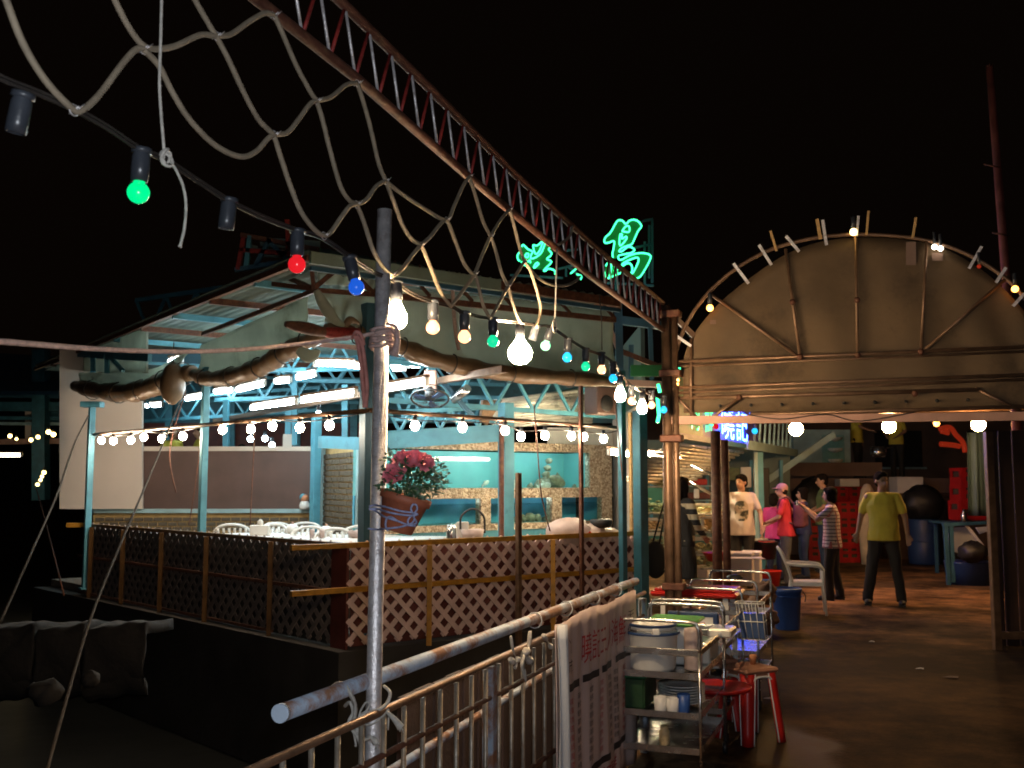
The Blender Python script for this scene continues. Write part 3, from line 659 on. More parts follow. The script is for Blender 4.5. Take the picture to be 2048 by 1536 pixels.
m = MB(); m.box((1.66, 14.75, 1.3), (.06, 3.7, 2.6)); m.build('lower_panel', M['cream'], t); m = MB(); m.box((1.66, 14.75, 3.1), (.05, 3.7, 1.0)); m.build('upper_panel', M['roofsheet'], t)
# small brick panel with pale blue frame between partition and tank wall
q0 = at(645, 1060, 15.6); q1 = at(735, 1060, 13.6); q0.z = q1.z = 0.12; qd = (q1 - q0).normalized(); qn = Vector((qd.y, -qd.x, 0))
bp2 = thing('brick_panel', 'narrow olive brick panel framed in pale blue beside the dark blue post', 'wall', q0)
zt = at(690, 890, 14.6).z
m = MB(); m.box((q0 + q1) / 2 + Z * ((zt - 0.12) / 2) - qn * 0.03, ((q1 - q0).length, 0.05, zt - 0.12), (qd, qn, Z)); m.build('mortar_bed', M['mortar'], bp2)
brick_wall(bp2, q0 + Z * 0.55, qd, (q1 - q0).length, zt - 0.12 - 0.58, 0.155, 0.085, qn)
m = MB(); m.box((q0 + q1) / 2 + Z * (zt - 0.12 + 0.03) + qn * 0.02, ((q1 - q0).length + 0.05, 0.06, 0.07), (qd, qn, Z)); m.build('top_frame', M['paleblue'], bp2)
for q in (q0 + qd * 0.04, q1 - qd * 0.35):
    m = MB(); m.box(q + Z * ((zt - 0.12) / 2) + qn * 0.02, (0.09, 0.06, zt - 0.14), (qd, qn, Z)); m.build('side_frame', M['paleblue'], bp2)

# ---------------------------------------------------------------- wall of fish tanks (mosaic), parallel to the front side
TB = 2.9
def onT(u, v, d=0.0): return onp(u, v, A - NB * (TB + d), NB)
tw = thing('tank_wall', 'gold mosaic wall with turquoise fish tanks behind the dining deck', 'fish tank', onT(900, 1060))
def sz(u, v): p = onT(u, v); return (p - A).dot(EX), p.z
sL = sz(755, 980)[0]; sR = sz(1224, 980)[0]
z_t1 = sz(900, 881)[1]; z_t0 = sz(900, 899)[1]; z_m1 = sz(1000, 976)[1]; z_m0 = sz(1000, 990)[1]; z_b1 = sz(1000, 1047)[1]; z_b0 = sz(1000, 1060)[1]
print('tank', sL, sR, z_t1, z_t0, z_m1, z_m0, z_b1, z_b0)
def TP(s, z, d=0.0): return A - NB * (TB + d) + EX * s + Z * z
def slab(name, s0, s1, z0, z1, mt, d0=0.0, d1=0.12, t=tw):
    m = MB(); m.box(TP((s0 + s1) / 2, (z0 + z1) / 2, (d0 + d1) / 2), (s1 - s0, d1 - d0, z1 - z0), (EX, NB, Z)); return m.build(name, mt, t)
sC = sz(1180, 940)[0]
slab('mosaic_band', sL, sR, z_t0, z_t1, M['mosaic'])
slab('mosaic_column', sC, sR, z_m1, z_t0, M['mosaic'])
slab('mosaic_band', sL, sR, z_m0, z_m1, M['mosaic'])
slab('mosaic_lip', sL, sR, z_m0 - 0.045, z_m0, M['mosaic'], -0.015, 0.015)
slab('mosaic_column', sC + 0.25, sR, z_b1, z_m0, M['mosaic'])
slab('mosaic_band', sL, sR, z_b0, z_b1, M['mosaic'])
slab('plinth', sL, sR, 0.12, z_b0, M['turq'], 0.02, 0.12)
for (u0, u1) in ((961, 981), (1103, 1123)):
    slab('mosaic_column', sz(u0, 1020)[0], sz(u1, 1020)[0], z_b1, z_m0, M['mosaic'], -0.01, 0.12)
slab('tank_back', sL, sC, z_m1, z_t0, M['bluewater'], 0.62, 0.66)
slab('tank_back', sL, sC + 0.25, z_b1, z_m0, M['bluetank'], 0.62, 0.66)
slab('tank_bottom', sL, sR, z_m0, z_m1, M['bluewater'], 0.12, 0.66); slab('tank_bottom', sL, sR, z_b0, z_b1, M['bluewater'], 0.12, 0.66)
slab('tank_side', sC, sC + 0.05, z_m1, z_t0, M['bluewater'], 0.12, 0.64); slab('tank_side', sR - 0.05, sR, z_b1, z_m0, M['bluetank'], 0.12, 0.64)
slab('tank_side', sL, sL + 0.05, z_m1, z_t0, M['bluewater'], 0.12, 0.64)
slab('tank_top', sL, sR, z_t1 - 0.03, z_t1, M['bluewater'], 0.12, 0.66)
for s0_, s1_ in ((sL, sz(1005, 940)[0]), (sz(1015, 940)[0], sC)): slab('glass_pane', s0_, s1_, z_m1, z_t0, M['glass'], 0.03, 0.045)
for u0, u1 in ((765, 961), (981, 1103), (1123, 1212)):
    slab('glass_pane', sz(u0, 1020)[0], sz(u1, 1020)[0], z_b1, z_m0 - 0.03, M['glass'], 0.03, 0.045)
    slab('water_surface', sz(u0, 1020)[0], sz(u1, 1020)[0], z_b1 + (z_m0 - z_b1) * 0.66, z_b1 + (z_m0 - z_b1) * 0.68, M['glass'], 0.05, 0.62)
for k in range(3):
    s0_ = sL + 0.3 + k * (sC - sL - 0.2) / 3; slab('tank_lamp', s0_, s0_ + 0.85, z_t0 + 0.05, z_t0 + 0.08, M['L_tank'], 0.16, 0.22)
    slab('tank_lamp', s0_ + 0.1, s0_ + 0.8, z_m0 - 0.035, z_m0 - 0.015, M['L_tank'], 0.07, 0.10)
def reef(label, u, v, d, blobs):
    c = onT(u, v, d); m = MB()
    for dx, dz, r in blobs:
        m.ball(c + EX * dx + Z * dz, (r * random.uniform(.8, 1.2), r, r * random.uniform(.7, 1.1)), 8, 6)
    for q in m.v: q += Vector((random.uniform(-1, 1), random.uniform(-1, 1), random.uniform(-1, 1))) * 0.012
    tag(m.build('reef_rock', M['rock'], loc=c), label, 'rock')
reef('tall pale coral rock standing in the upper fish tank', 1090, 965, 0.40, [(0, 0, .10), (.02, .12, .07), (.05, .22, .06), (.08, .33, .05), (-.1, -.02, .08), (.12, 0, .07)])
reef('dark rock heap on the floor of the upper fish tank', 1075, 973, 0.35, [(0, 0, .07), (.15, .02, .09), (.28, .03, .09), (-.14, -.01, .06), (.4, 0, .06), (.75, 0, .05)])
reef('brown shellfish heap in the middle lower fish tank', 1060, 1036, 0.3, [(-.3, -.02, .06), (-.15, 0, .07), (0, 0, .08), (.15, 0, .07), (.3, -.02, .05)])
def fish(label, u, v, d, L, mt, ang=0.0):
    c = onT(u, v, d); t = thing('fish', label, 'fish', c); ex = EX * math.cos(ang) + Z * math.sin(ang); ez = Z * math.cos(ang) - EX * math.sin(ang)
    m = MB(); m.ball(c, (L * .5, L * .1, L * .24), 12, 8, (ex, NB, ez)); m.build('body', mt, t)
    m = MB(); m.prism([c - ex * L * .42, c - ex * L * .72 + ez * L * .2, c - ex * L * .64, c - ex * L * .72 - ez * L * .2], NB * 0.01); m.build('tail', mt, t)
    m = MB(); m.prism([c - ex * L * .2 + ez * L * .2, c + ex * L * .15 + ez * L * .22, c - ex * L * .15 + ez * L * .36], NB * 0.01); m.build('fin', mt, t)
fish('dark grouper at the bottom right of the upper fish tank', 1115, 962, 0.2, 0.34, M['rock'], -0.35)
fish('pale round fish low in the upper fish tank beside the stake', 1030, 968, 0.2, 0.22, M['palefish'], 0.3)
fish('white fish lying at the bottom of the upper tank right of the stake', 1090, 972, 0.16, 0.24, M['palefish'], 0.1)
fish('small pale fish low in the left half of the upper tank', 972, 966, 0.2, 0.13, M['palefish'], 0.5)
# pale shutter slats above the tanks, each one a part
sh = thing('rolling_shutter', 'stack of shiny pale metal shutter slats above the fish tanks', 'shutter', onAB(1080, 830, 2.5))
for k in range(11):
    p = onAB(975 + k * 1.5, 806 + k * 4.6, 2.35 + 0.05 * k); q = onAB(1183, 778 + k * 6.6, 2.35 + 0.05 * k)
    m = MB(); m.tube([p, q], 0.026 if k % 3 else 0.034, 8); m.build('slat', M['shutter'], sh)
for u in (966,):
    m = MB(); m.prism([onAB(966, 800, 2.3), onAB(1005, 800, 2.3), onAB(975, 850, 2.3), onAB(962, 842, 2.3)], NB * -0.05); m.build('end_plate', M['archpipe'], sh)
t = thing('loudspeaker', 'dark brown loudspeaker box under the roof at the right end of the shutter', 'speaker', onAB(1205, 835, 1.2))
m = MB(); c = onAB(1200, 802, 1.2); m.bbox(c, (0.34, 0.26, 0.37), (EX, NB, Z), 0.015); m.build('cabinet', M['brownpanel'], t)
m = MB(); m.lathe([(0.11, 0), (0.10, 0.012), (0.02, 0.004)], c + NB * 0.132 - Z * 0.04, NB, 18); m.build('cone', M['black'], t)
m = MB(); m.beam(c + Z * 0.18, c + Z * 0.6, 0.03, 0.03); m.build('bracket', M['archpipe'], t)
rect('panel', M['white'], tag(thing('pale_board', 'bright white panel above the tanks behind the row of string bulbs', 'board', at(1150, 885, 15.2)), None, None), 1095, 855, 1226, 895, 15.6, 16.6)
rect('board', M['signgreen'], tag(thing('green_board', 'small dull green board high beside the galvanised gate post', 'board', at(1290, 735, 12.4)), None, None), 1262, 730, 1330, 752, 12.4)
# fan and spotlight
t = thing('ceiling_fan', 'round black caged fan hanging from a salmon bracket under the lamp beam', 'fan', at(860, 800, 11.4))
c = at(860, 797, 11.4); nx = (Vector((0, -0.45, -1))).normalized()
m = MB(); x, y, _ = frame(nx); ring = [c + (x * math.cos(2 * math.pi * k / 24) + y * math.sin(2 * math.pi * k / 24)) * 0.21 for k in range(24)]
m.tube(ring, 0.012, 6, closed=True); m.tube([p - nx * 0.09 + (c - p) * 0.25 for p in ring], 0.006, 5, closed=True)
for k in range(16):
    p = ring[int(k * 1.5)]; m.tube([p, c + (p - c) * 0.15 + nx * 0.04], 0.003, 4)
m.build('cage', M['black'], t)
for k in range(3):
    an = 2 * math.pi * k / 3; d = x * math.cos(an) + y * math.sin(an); e_ = -x * math.sin(an) + y * math.cos(an)
    m = MB(); m.prism([c + d * 0.03, c + d * 0.18 + e_ * 0.02, c + d * 0.18 + e_ * 0.12, c + d * 0.06 + e_ * 0.06], nx * 0.008); m.build('blade', M['dkblue'], t)
m = MB(); m.lathe([(0.06, 0.0), (0.06, 0.12), (0.03, 0.15)], c, -nx, 14); m.build('motor', M['black'], t)
m = MB(); m.bbox(c + Vector((0, 0.05, 0.2)), (0.14, 0.1, 0.24), None, 0.01); m.build('bracket', M['pinksteel'], t)
t = thing('spotlight', 'silver cylindrical spotlight tilted on a dark arm right of the fan', 'spotlight', at(925, 800, 11.6))
p = at(908, 800, 11.6); q = at(935, 776, 11.4); m = MB(); m.tube([p, q], 0.05, 14); m.build('housing', M['steel'], t)
m = MB(); m.beam(at(885, 765, 11.6), at(945, 832, 11.7), 0.05, 0.05); m.build('arm', M['dblue'], t)
# ---------------------------------------------------------------- fluorescent lamps in the hall
def tube_lamp(label, a, b_, mt='L_tube', r=0.03, group=None):
    t = thing('fluorescent_lamp', label, 'lamp', a, group); d = (b_ - a).normalized()
    m = MB(); m.tube([a, b_], r, 10); m.build('tube', M[mt], t)
    m = MB(); m.beam(a - d * 0.06 + Z * (r + 0.03), b_ + d * 0.06 + Z * (r + 0.03), 0.05, 0.03); m.build('batten', M['archpipe'], t)
    for q in (a - d * 0.04, b_ + d * 0.04): m = MB(); m.bbox(q, (0.05, 0.06, 0.09), None, 0.006); m.build('end_cap', M['white'], t)
    return t
zl = 2.68
tube_lamp('long fluorescent lamp nearest the sagging roll, lower left of three on the brown beam', onz(506, 815, zl), onz(590, 803, zl), r=0.034)
tube_lamp('long fluorescent lamp in the middle of the brown beam left of the corner post', onz(607, 800, zl), onz(708, 786, zl), r=0.034)
tube_lamp('long fluorescent lamp on the brown beam just right of the galvanised pole', onz(776, 776, zl), onz(850, 764, zl), r=0.034)
tube_lamp('level fluorescent lamp high behind the gathered tarpaulin corner', onz(636, 727, 3.2), onz(700, 728, 3.2), r=0.036)
tube_lamp('short level fluorescent lamp left of the dark blue corner post', onz(704, 731, 3.2), onz(730, 734, 3.2), r=0.036)
tube_lamp('level fluorescent lamp under the sagging roll right of the pole', onz(822, 729, 3.1), onz(914, 730, 3.1), r=0.036)
tube_lamp('short fluorescent lamp between the pole and the level lamp', onz(782, 736, 3.1), onz(802, 736, 3.1), r=0.04)
for lab, p, q in (('small far fluorescent lamp beside the cream board edge', (294, 811), (322, 809)), ('far fluorescent lamp below the round hanging bag', (374, 797), (408, 791)),
                  ('far fluorescent lamp right of the slim post in the hall', (432, 783), (464, 780)), ('longest of the far fluorescent lamps, slanting under the nearer roll', (476, 779), (528, 767)),
                  ('small far fluorescent lamp in the centre of the hall ceiling', (554, 762), (578, 760)), ('far fluorescent lamp pair under the nearer roll beside the level lamp', (597, 754), (628, 748)),
                  ('small blue white lamp seen between the two sagging rolls', (342, 724), (360, 721))):
    tube_lamp(lab, onz(*p, 3.2), onz(*q, 3.2), 'L_tubeblue', 0.045)
def small_lamp(label, p, r, mt, name='spot_lamp'):
    t = thing(name, label, 'lamp', p); m = MB(); m.ball(p, r, 12, 8); m.build('globe', M[mt], t)
    m = MB(); m.tube([p + Z * r * 0.9, p + Z * (r + 0.08)], r * 0.6, 8); m.build('holder', M['socket'], t); return t
small_lamp('small bluish lamp left of the three little lamps above the partition', at(501, 878, 17), 0.05, 'L_tubeblue')
small_lamp('small bluish lamp in the middle of the three above the partition', at(530, 877, 17), 0.05, 'L_tubeblue')
small_lamp('small white lamp lowest of the three above the partition', at(544, 890, 17), 0.05, 'L_tubeblue')
small_lamp('tiny bluish lamp hanging just under the bulb pipe near the corner post', at(637, 828, 12), 0.035, 'L_tubeblue')

# ---------------------------------------------------------------- bulbs on cables
def make_bulb(kind, mt):
    """local: cable at z=0, socket hanging down"""
    t = thing('string_bulb', None, None, (0, 0, 0))
    m = MB(); m.lathe([(0.013, 0.012), (0.016, 0.0), (0.019, -0.008), (0.0195, -0.035), (0.0175, -0.062), (0.001, -0.062)] if kind != 'empty' else
                      [(0.013, 0.012), (0.016, 0.0), (0.019, -0.008), (0.0195, -0.045), (0.0185, -0.066), (0.015, -0.066), (0.014, -0.02), (0.001, -0.02)], n=14)
    m.lathe([(0.001, 0.014), (0.022, 0.010), (0.022, 0.0), (0.001, -0.004)], n=10); m.build('socket', M['socket'], t)
    if kind == 'golf':
        m = MB(); R_ = 0.0235; m.lathe([(0.012, -0.060)] + [(max(0.0004, R_ * math.sin(a)), -0.086 + R_ * math.cos(a)) for a in [0.55 + (math.pi - 0.55) * k / 10 for k in range(11)]], n=18); m.build('glass_bulb', M[mt], t)
    if kind == 'pear':
        m = MB(); m.lathe([(0.013, -0.060), (0.015, -0.070), (0.022, -0.085), (0.029, -0.103), (0.031, -0.116), (0.029, -0.130), (0.021, -0.143), (0.010, -0.149), (0.0004, -0.150)], n=18); m.build('glass_bulb', M[mt], t)
    if kind == 'big':
        m = MB(); m.lathe([(0.015, -0.060), (0.024, -0.075), (0.044, -0.10), (0.052, -0.122), (0.046, -0.15), (0.028, -0.168), (0.0004, -0.174)], n=18); m.build('glass_bulb', M[mt], t)
    return t
NETO = at(770, 540, 3.17); 
NP0 = NETO
def onnet(u, v, off=0.0): return onp(u, v, NP0 + PN * off, PN)
cab = [(-60, 118), (0, 158), (75, 188), (150, 222), (215, 258), (275, 298), (330, 322), (392, 362), (458, 404), (520, 434), (592, 462), (645, 478), (705, 520), (745, 545), (783, 562), (825, 590), (868, 606), (900, 614), (930, 628), (985, 640), (1038, 646), (1073, 652), (1100, 655), (1138, 680), (1172, 700), (1205, 712), (1228, 728), (1242, 750), (1262, 772), (1284, 784), (1304, 790), (1326, 800)]
m = MB(); P = smooth_path([onnet(u, v) for u, v in cab], 4); m.tube(P, 0.0045, 6)
m.tube([p + Vector((0, 0, 0.006)) + PN * 0.004 for p in P], 0.003, 5)
tag(m.build('festoon_cable', M['cable'], loc=P[0]), 'black cable that carries the coloured bulbs along the rope net', 'cable')
bulbs = [(45, 196, 'empty', '', 'empty black socket hanging alone at the left edge of the picture', 0.2), (283, 306, 'golf', 'L_green', 'round green bulb nearest the camera on the string', 0.05),
 (458, 404, 'empty', '', 'empty black socket between the green and the red bulb', 0.1), (595, 466, 'golf', 'L_red', 'round red bulb hanging against the dark roof corner', 0.0),
 (700, 520, 'golf', 'L_blue', 'dark blue bulb left of the galvanised pole', -0.25), (792, 566, 'pear', 'L_warmbig', 'glaring pear shaped bulb beside the galvanised pole', -0.05),
 (866, 606, 'golf', 'L_orange', 'orange white bulb first to the right of the pear shaped bulb', 0.0), (929, 628, 'golf', 'L_orange', 'orange white bulb just left of the green bulb over the sagging roll', 0.0),
 (986, 640, 'golf', 'L_green2', 'teal green bulb left of the biggest glaring bulb', 0.0), (1040, 648, 'big', 'L_warmbig', 'biggest glaring bulb in front of the cream tarpaulin', 0.0),
 (1073, 652, 'empty', '', 'empty socket tilted beside the biggest glaring bulb', 0.3), (1102, 656, 'golf', 'L_greenw', 'pale green bulb below the cord ring', 0.3),
 (1136, 680, 'golf', 'L_cyan', 'cyan bulb between the pale green and the green bulb', 0.05), (1171, 700, 'golf', 'L_green2', 'small green bulb near the right end of the sagging roll', 0.0),
 (1203, 708, 'golf', 'L_orange', 'orange white bulb between a green and a cyan bulb', 0.0), (1226, 727, 'golf', 'L_cyan', 'small cyan bulb at the bend of the cable', 0.0),
 (1240, 752, 'pear', 'L_warmbig', 'white glaring bulb left one of the pair before the gate post', 0.0), (1263, 774, 'golf', 'L_orange', 'small orange white bulb wedged between the two glaring bulbs', 0.0),
 (1284, 780, 'pear', 'L_warmbig', 'white glaring bulb right one of the pair before the gate post', 0.0), (1303, 784, 'golf', 'L_orange', 'small orange white bulb touching the gate post at left', 0.0), (1327, 794, 'golf', 'L_cyan', 'cyan bulb hanging in front of the gate post', 0.0)]
PROT = {}
for u, v, kind, mt, label, tilt in bulbs:
    key = (kind, mt); p = onnet(u, v, 0.03 if u > 1320 else 0.0)
    if key not in PROT: o = PROT[key] = make_bulb(kind, mt); o.location = p
    else: o = copy_thing(PROT[key], p)
    o['label'] = label; o['category'] = 'light bulb'; o['group'] = 'bulbs on the festoon cable'
    o.rotation_euler = (tilt * 0.4, tilt, 0)
# bulbs on the pipe round the dining deck
pz = 2.31
for lab, a_, b_ in (('pipe along the water side that carries white bulbs', onAC(188, 869, -0.1), onAC(735, 821, -0.1)), ('pipe along the promenade side that carries white bulbs', onAB(735, 820, -0.1), onAB(1245, 856, -0.1))):
    m = MB(); m.tube([a_, b_], 0.022, 8); tag(m.build('bulb_pipe', M['archpipe'], loc=a_), lab, 'pipe')
def wire(lab, pts):
    m = MB(); m.tube(smooth_path(pts, 4), 0.006, 5); tag(m.build('lamp_wire', M['cable'], loc=pts[0]), lab, 'cable')
acb = [(203, 884), (227, 885), (262, 883), (288, 877), (324, 880), (366, 875), (445, 862), (502, 860), (545, 854), (600, 857), (659, 852)]
abb = [(830, 853), (925, 856), (1010, 863), (1042, 875), (1090, 873), (1143, 874), (1167, 876), (1207, 880)]
wire('thin wire with bulbs under the water side pipe', [onAC(188, 868, -0.1)] + [onAC(u, v - 14, -0.1) for u, v in acb] + [onAC(730, 826, -0.1)])
wire('thin wire with bulbs under the promenade side pipe', [onAB(740, 825, -0.1)] + [onAB(u, v - 13, -0.1) for u, v in abb] + [onAB(1240, 860, -0.1)])
sb = thing('string_bulb', None, None)
m = MB(); m.lathe([(0.02, 0.07), (0.024, 0.03), (0.02, 0.0)], n=10); m.build('socket', M['socket'], sb)
m = MB(); m.ball((0, 0, -0.033), (0.044, 0.044, 0.049), 14, 10); m.build('glass_bulb', M['L_string'], sb)
first = True
for L, fn, lab, gr in ((acb, onAC, 'white bulb under the water side pipe left of the corner post', 'white bulbs along the water side pipe'), (abb, onAB, 'white bulb under the promenade side pipe before the fish tanks', 'white bulbs along the promenade side pipe')):
    ORD = ('leftmost', 'second', 'third', 'fourth', 'fifth', 'sixth', 'seventh', 'eighth', 'ninth', 'tenth', 'rightmost')
    for i_, (u, v) in enumerate(L):
        p = fn(u, v - 8, -0.1)
        if first: o = sb; o.location = p; first = False
        else: o = copy_thing(sb, p)
        o['label'] = (ORD[i_] if 0 < i_ < len(L) - 1 else ('leftmost' if i_ == 0 else 'rightmost')) + lab.replace('white bulb', ' white bulb' + (' from left' if 0 < i_ < len(L) - 1 else '')); o['category'] = 'light bulb'; o['group'] = gr

# ---------------------------------------------------------------- galvanised pole, railing, truss, hose net
POLEY = 3.17
pt, pb = at(769, 420, POLEY), at(744, 1560, POLEY); pb2 = pb + (pb - pt) * ((pb.z - 0.0) / (pt.z - pb.z)); 
t = thing('galvanised_pole', 'speckled galvanised scaffold pole standing at the railing in the foreground', 'pole', pb2)
m = MB(); m.tube([pb2, pb, pt], 0.0235, 24); m.build('pole', M['galv'], t)
m = MB(); m.tube([pt - (pt - pb) * 0.0, pt + Vector((0, 0, 0.001))], 0.0238, 24); m.build('pole_mouth', M['black'], t)
def pole_at(v): 
    f = (v - 420) / (1560 - 420); return pt.lerp(pb, f)
def wraps(center, r, turns, h, rad, wob=0.004):
    pts = []
    for k in range(int(turns * 14) + 1):
        a = 2 * math.pi * k / 14; pts.append(center + Vector((math.cos(a) * (r + random.uniform(0, wob)), math.sin(a) * (r + random.uniform(0, wob)), h * (k / (turns * 14) - 0.5) + random.uniform(-wob, wob))))
    return pts
# horizontal rope from the left, knotted round the pole
c = pole_at(686)
t = thing('tie_rope', 'thick pinkish rope stretched from the left edge and wound round the pole', 'rope', c)
seg = [at(-90, 678, 1.7), at(0, 683, 1.95), at(180, 697, 2.3), at(330, 703, 2.6), at(470, 700, 2.85), at(600, 688, 3.05), at(720, 672, 3.12), c + Vector((-0.02, -0.03, 0.012))]
m = MB(); m.tube(smooth_path(seg, 6), 0.0062, 8); m.build('stretched_rope', M['pinkrope'], t)
m = MB()
for k in range(3): m.tube(wraps(c + Z * (0.018 - 0.02 * k), 0.030 + 0.002 * k, 2.2, 0.03, 0), 0.0058, 6)
m.build('winding', M['pinkrope'], t)
m = MB(); m.tube(smooth_path([c + Vector((0.03, -0.02, 0.03)), c + Vector((0.05, -0.03, 0.0)), c + Vector((0.047, -0.03, -0.03)), c + Vector((0.035, -0.03, -0.05))]), 0.006, 6)
m.tube(smooth_path([c + Vector((0.02, -0.03, 0.04)), c + Vector((0.048, -0.035, 0.028)), c + Vector((0.052, -0.03, -0.02)), c + Vector((0.04, -0.03, -0.06))]), 0.0065, 6, rf=lambda s: 1 + 1.4 * s * s); m.build('frayed_end', M['pinkrope'], t)
m = MB(); e0_ = at(712, 668, 3.08)
for dx in (0, 8): m.tube(smooth_path([at(710 + dx * .5, 672, 3.09), at(716 + dx, 690, 3.08), at(722 + dx, 730, 3.08), at(726 + dx, 775, 3.08), at(729 + dx * .3, 815, 3.08)]), 0.0065, 6)
m.tube(smooth_path([at(706, 675, 3.1), at(712, 664, 3.07), at(722, 670, 3.07), at(728, 690, 3.08)]), 0.006, 6)
tag(m.build('red_strap', mat('faded_red_strap', (0.42, 0.17, 0.14), 0.8, 0, 0.25, 40, 0.4, 200), loc=e0_), 'faded red doubled strap dangling from the rope beside the pole', 'strap')
# net of grey hose
net = thing('hose_net', 'diamond net of pale grey hose hanging from the truss to the bulb cable', 'net', onnet(700, 200))
strands = [
 [(-12, -60), (12, 0), (45, 85), (90, 160), (140, 213), (162, 221), (198, 190), (243, 130), (270, 100), (287, 97)],
 [(200, -70), (225, -10), (255, 50), (283, 88), (310, 98), (350, 92), (400, 70), (432, 72), (462, 68), (500, 42), (530, 26), (547, 30)],
 [(287, 99), (318, 132), (345, 185), (380, 240), (430, 290), (480, 313), (512, 303), (535, 278), (548, 270), (576, 264), (600, 235), (620, 208), (632, 202), (662, 194), (692, 170), (713, 166)],
 [(360, -70), (385, -10), (410, 35), (432, 73), (455, 115), (490, 190), (518, 240), (546, 270), (560, 310), (580, 370), (603, 425), (630, 460), (648, 471), (662, 464), (682, 435), (700, 412), (713, 408)],
 [(549, 32), (563, 62), (592, 130), (620, 182), (633, 203), (645, 240), (660, 300), (680, 370), (698, 400), (713, 410), (728, 445), (746, 500), (768, 537), (783, 549)],
 [(783, 552), (802, 540), (825, 510), (841, 491)], [(713, 408), (732, 400), (752, 373), (770, 362)],
 [(715, 168), (727, 205), (742, 260), (757, 325), (772, 363), (787, 402), (805, 450), (823, 478), (842, 492), (856, 522), (880, 582), (902, 613)],
 [(772, 363), (800, 385), (850, 418), (893, 440), (908, 412), (926, 372), (939, 352)],
 [(842, 490), (860, 474), (880, 449), (893, 441), (906, 470), (926, 522), (942, 545), (950, 549), (957, 572), (967, 612), (980, 636)],
 [(939, 354), (951, 392), (966, 442), (981, 473), (991, 500), (1003, 545), (1016, 573), (1024, 602), (1036, 636), (1045, 648)],
 [(902, 613), (930, 576), (948, 550), (966, 506), (981, 473), (1001, 440), (1019, 419)],
 [(1020, 420), (1031, 462), (1041, 502), (1049, 522), (1062, 545), (1076, 590), (1081, 622), (1073, 655)],
 [(982, 636), (1000, 602), (1016, 573), (1034, 546), (1049, 522)],
 [(1049, 522), (1072, 552), (1100, 569), (1130, 571), (1150, 563), (1160, 553)], [(1115, 490), (1132, 480), (1141, 468), (1145, 452)]]
for s_ in strands:
    m = MB(); m.tube(smooth_path([onnet(u, v, 0.012) for u, v in s_], 6), 0.0070, 9); m.build('hose_strand', M['rope'], net)
for u, v in ((287, 98), (433, 72), (548, 270), (633, 202), (713, 409), (771, 362), (842, 491), (893, 440), (949, 549), (981, 473), (1016, 573), (1049, 522), (148, 220), (549, 30), (715, 167), (939, 353), (1019, 419), (648, 472), (783, 550)):
    p = onnet(u, v, 0.012); m = MB(); m.tube([p + (PD * math.cos(q) + Z * math.sin(q) * 0.9) * 0.0125 for q in [2 * math.pi * k / 10 for k in range(10)]], 0.0016, 4, closed=True)
    m.tube([p - PN * 0.012 - Z * .006, p + PN * 0.012 + Z * .006], 0.002, 4); m.tube([p + PN * .01, p + PN * 0.014 + PD * 0.012 + Z * 0.014], 0.0012, 4); m.build('wire_tie', M['galv'], net)
# thin vertical cords
t = thing('knotted_cord', 'thin grey cord hanging through the net with a loose knot and free tail', 'rope', onnet(335, 315))
m = MB(); m.tube(smooth_path([onnet(u, v, 0.02) for u, v in ((322, -60), (323, 0), (321, 90), (319, 170), (323, 240), (328, 300), (326, 318))], 5), 0.0035, 6); m.build('cord', M['cord'], t)
kc = onnet(332, 316, 0.025); m = MB()
for a0, rr, off in ((0.2, 0.014, 0), (1.4, 0.017, 0.004), (2.6, 0.012, -0.004)):
    m.tube([kc + PD * (rr * math.cos(q + a0)) + Z * (rr * 1.1 * math.sin(q + a0)) + PN * (off + 0.004 * math.sin(2 * q)) for q in [k / 16 * 5.4 for k in range(17)]], 0.0034, 6)
m.build('knot', M['cord'], t)
m = MB(); m.tube(smooth_path([onnet(u, v, 0.02) for u, v in ((338, 318), (352, 340), (366, 372), (372, 410), (369, 455), (360, 494))], 5), 0.0034, 6, rf=lambda s: 1 + (0.5 if s > 0.97 else 0)); m.build('tail', M['cord'], t)
t = thing('ring_cord', 'thin cord dropping from the truss to a cord ring above the pale green bulb', 'rope', onnet(1111, 560))
m = MB(); m.tube([onnet(1114, 498, 0.02), onnet(1112, 560, 0.02), onnet(1110, 640, 0.02)], 0.004, 6); m.build('cord', M['cord'], t)
kc = onnet(1109, 652, 0.02); m = MB(); m.tube([kc + (PD * math.cos(q) + Z * math.sin(q)) * 0.03 for q in [2 * math.pi * k / 14 for k in range(14)]], 0.004, 5, closed=True); m.build('ring', M['cord'], t)
m = MB(); m.tube([onnet(1199, 590, 0.02), onnet(1203, 640, 0.02), onnet(1204, 700, 0.02)], 0.003, 5); tag(m.build('thin_cord', M['cable']), 'very thin dark cord hanging from the truss near the gate post', 'cord')
# truss
tr = thing('ladder_truss', 'long rusty ladder truss rising overhead from the gate post', 'truss', onnet(1320, 640))
bt_ = [(360, -130), (505, -8), (715, 158), (940, 356), (1180, 552), (1326, 660)]
tp_ = [(545, -130), (672, -6), (850, 168), (1027, 346), (1190, 494), (1326, 606)]
bw_ = [onnet(u, v, 0.0) for u, v in bt_]; tw_ = [onnet(u, v, 0.0) for u, v in tp_]
bw_[0].z = bw_[1].z; tw_[0].z = tw_[1].z
m = MB(); m.tube(bw_, 0.0165, 12); m.build('lower_chord', M['rust'], tr); m = MB(); m.tube(tw_, 0.0165, 12); m.build('upper_chord', M['rust'], tr)
def at_dist(L, s):
    for i in range(len(L) - 1):
        a_, b_ = (L[i] - NP0).dot(PD), (L[i + 1] - NP0).dot(PD)
        if a_ <= s <= b_: return L[i].lerp(L[i + 1], (s - a_) / (b_ - a_))
    return None
sv = -1.3; per = 0.147; k = 0; barme = None
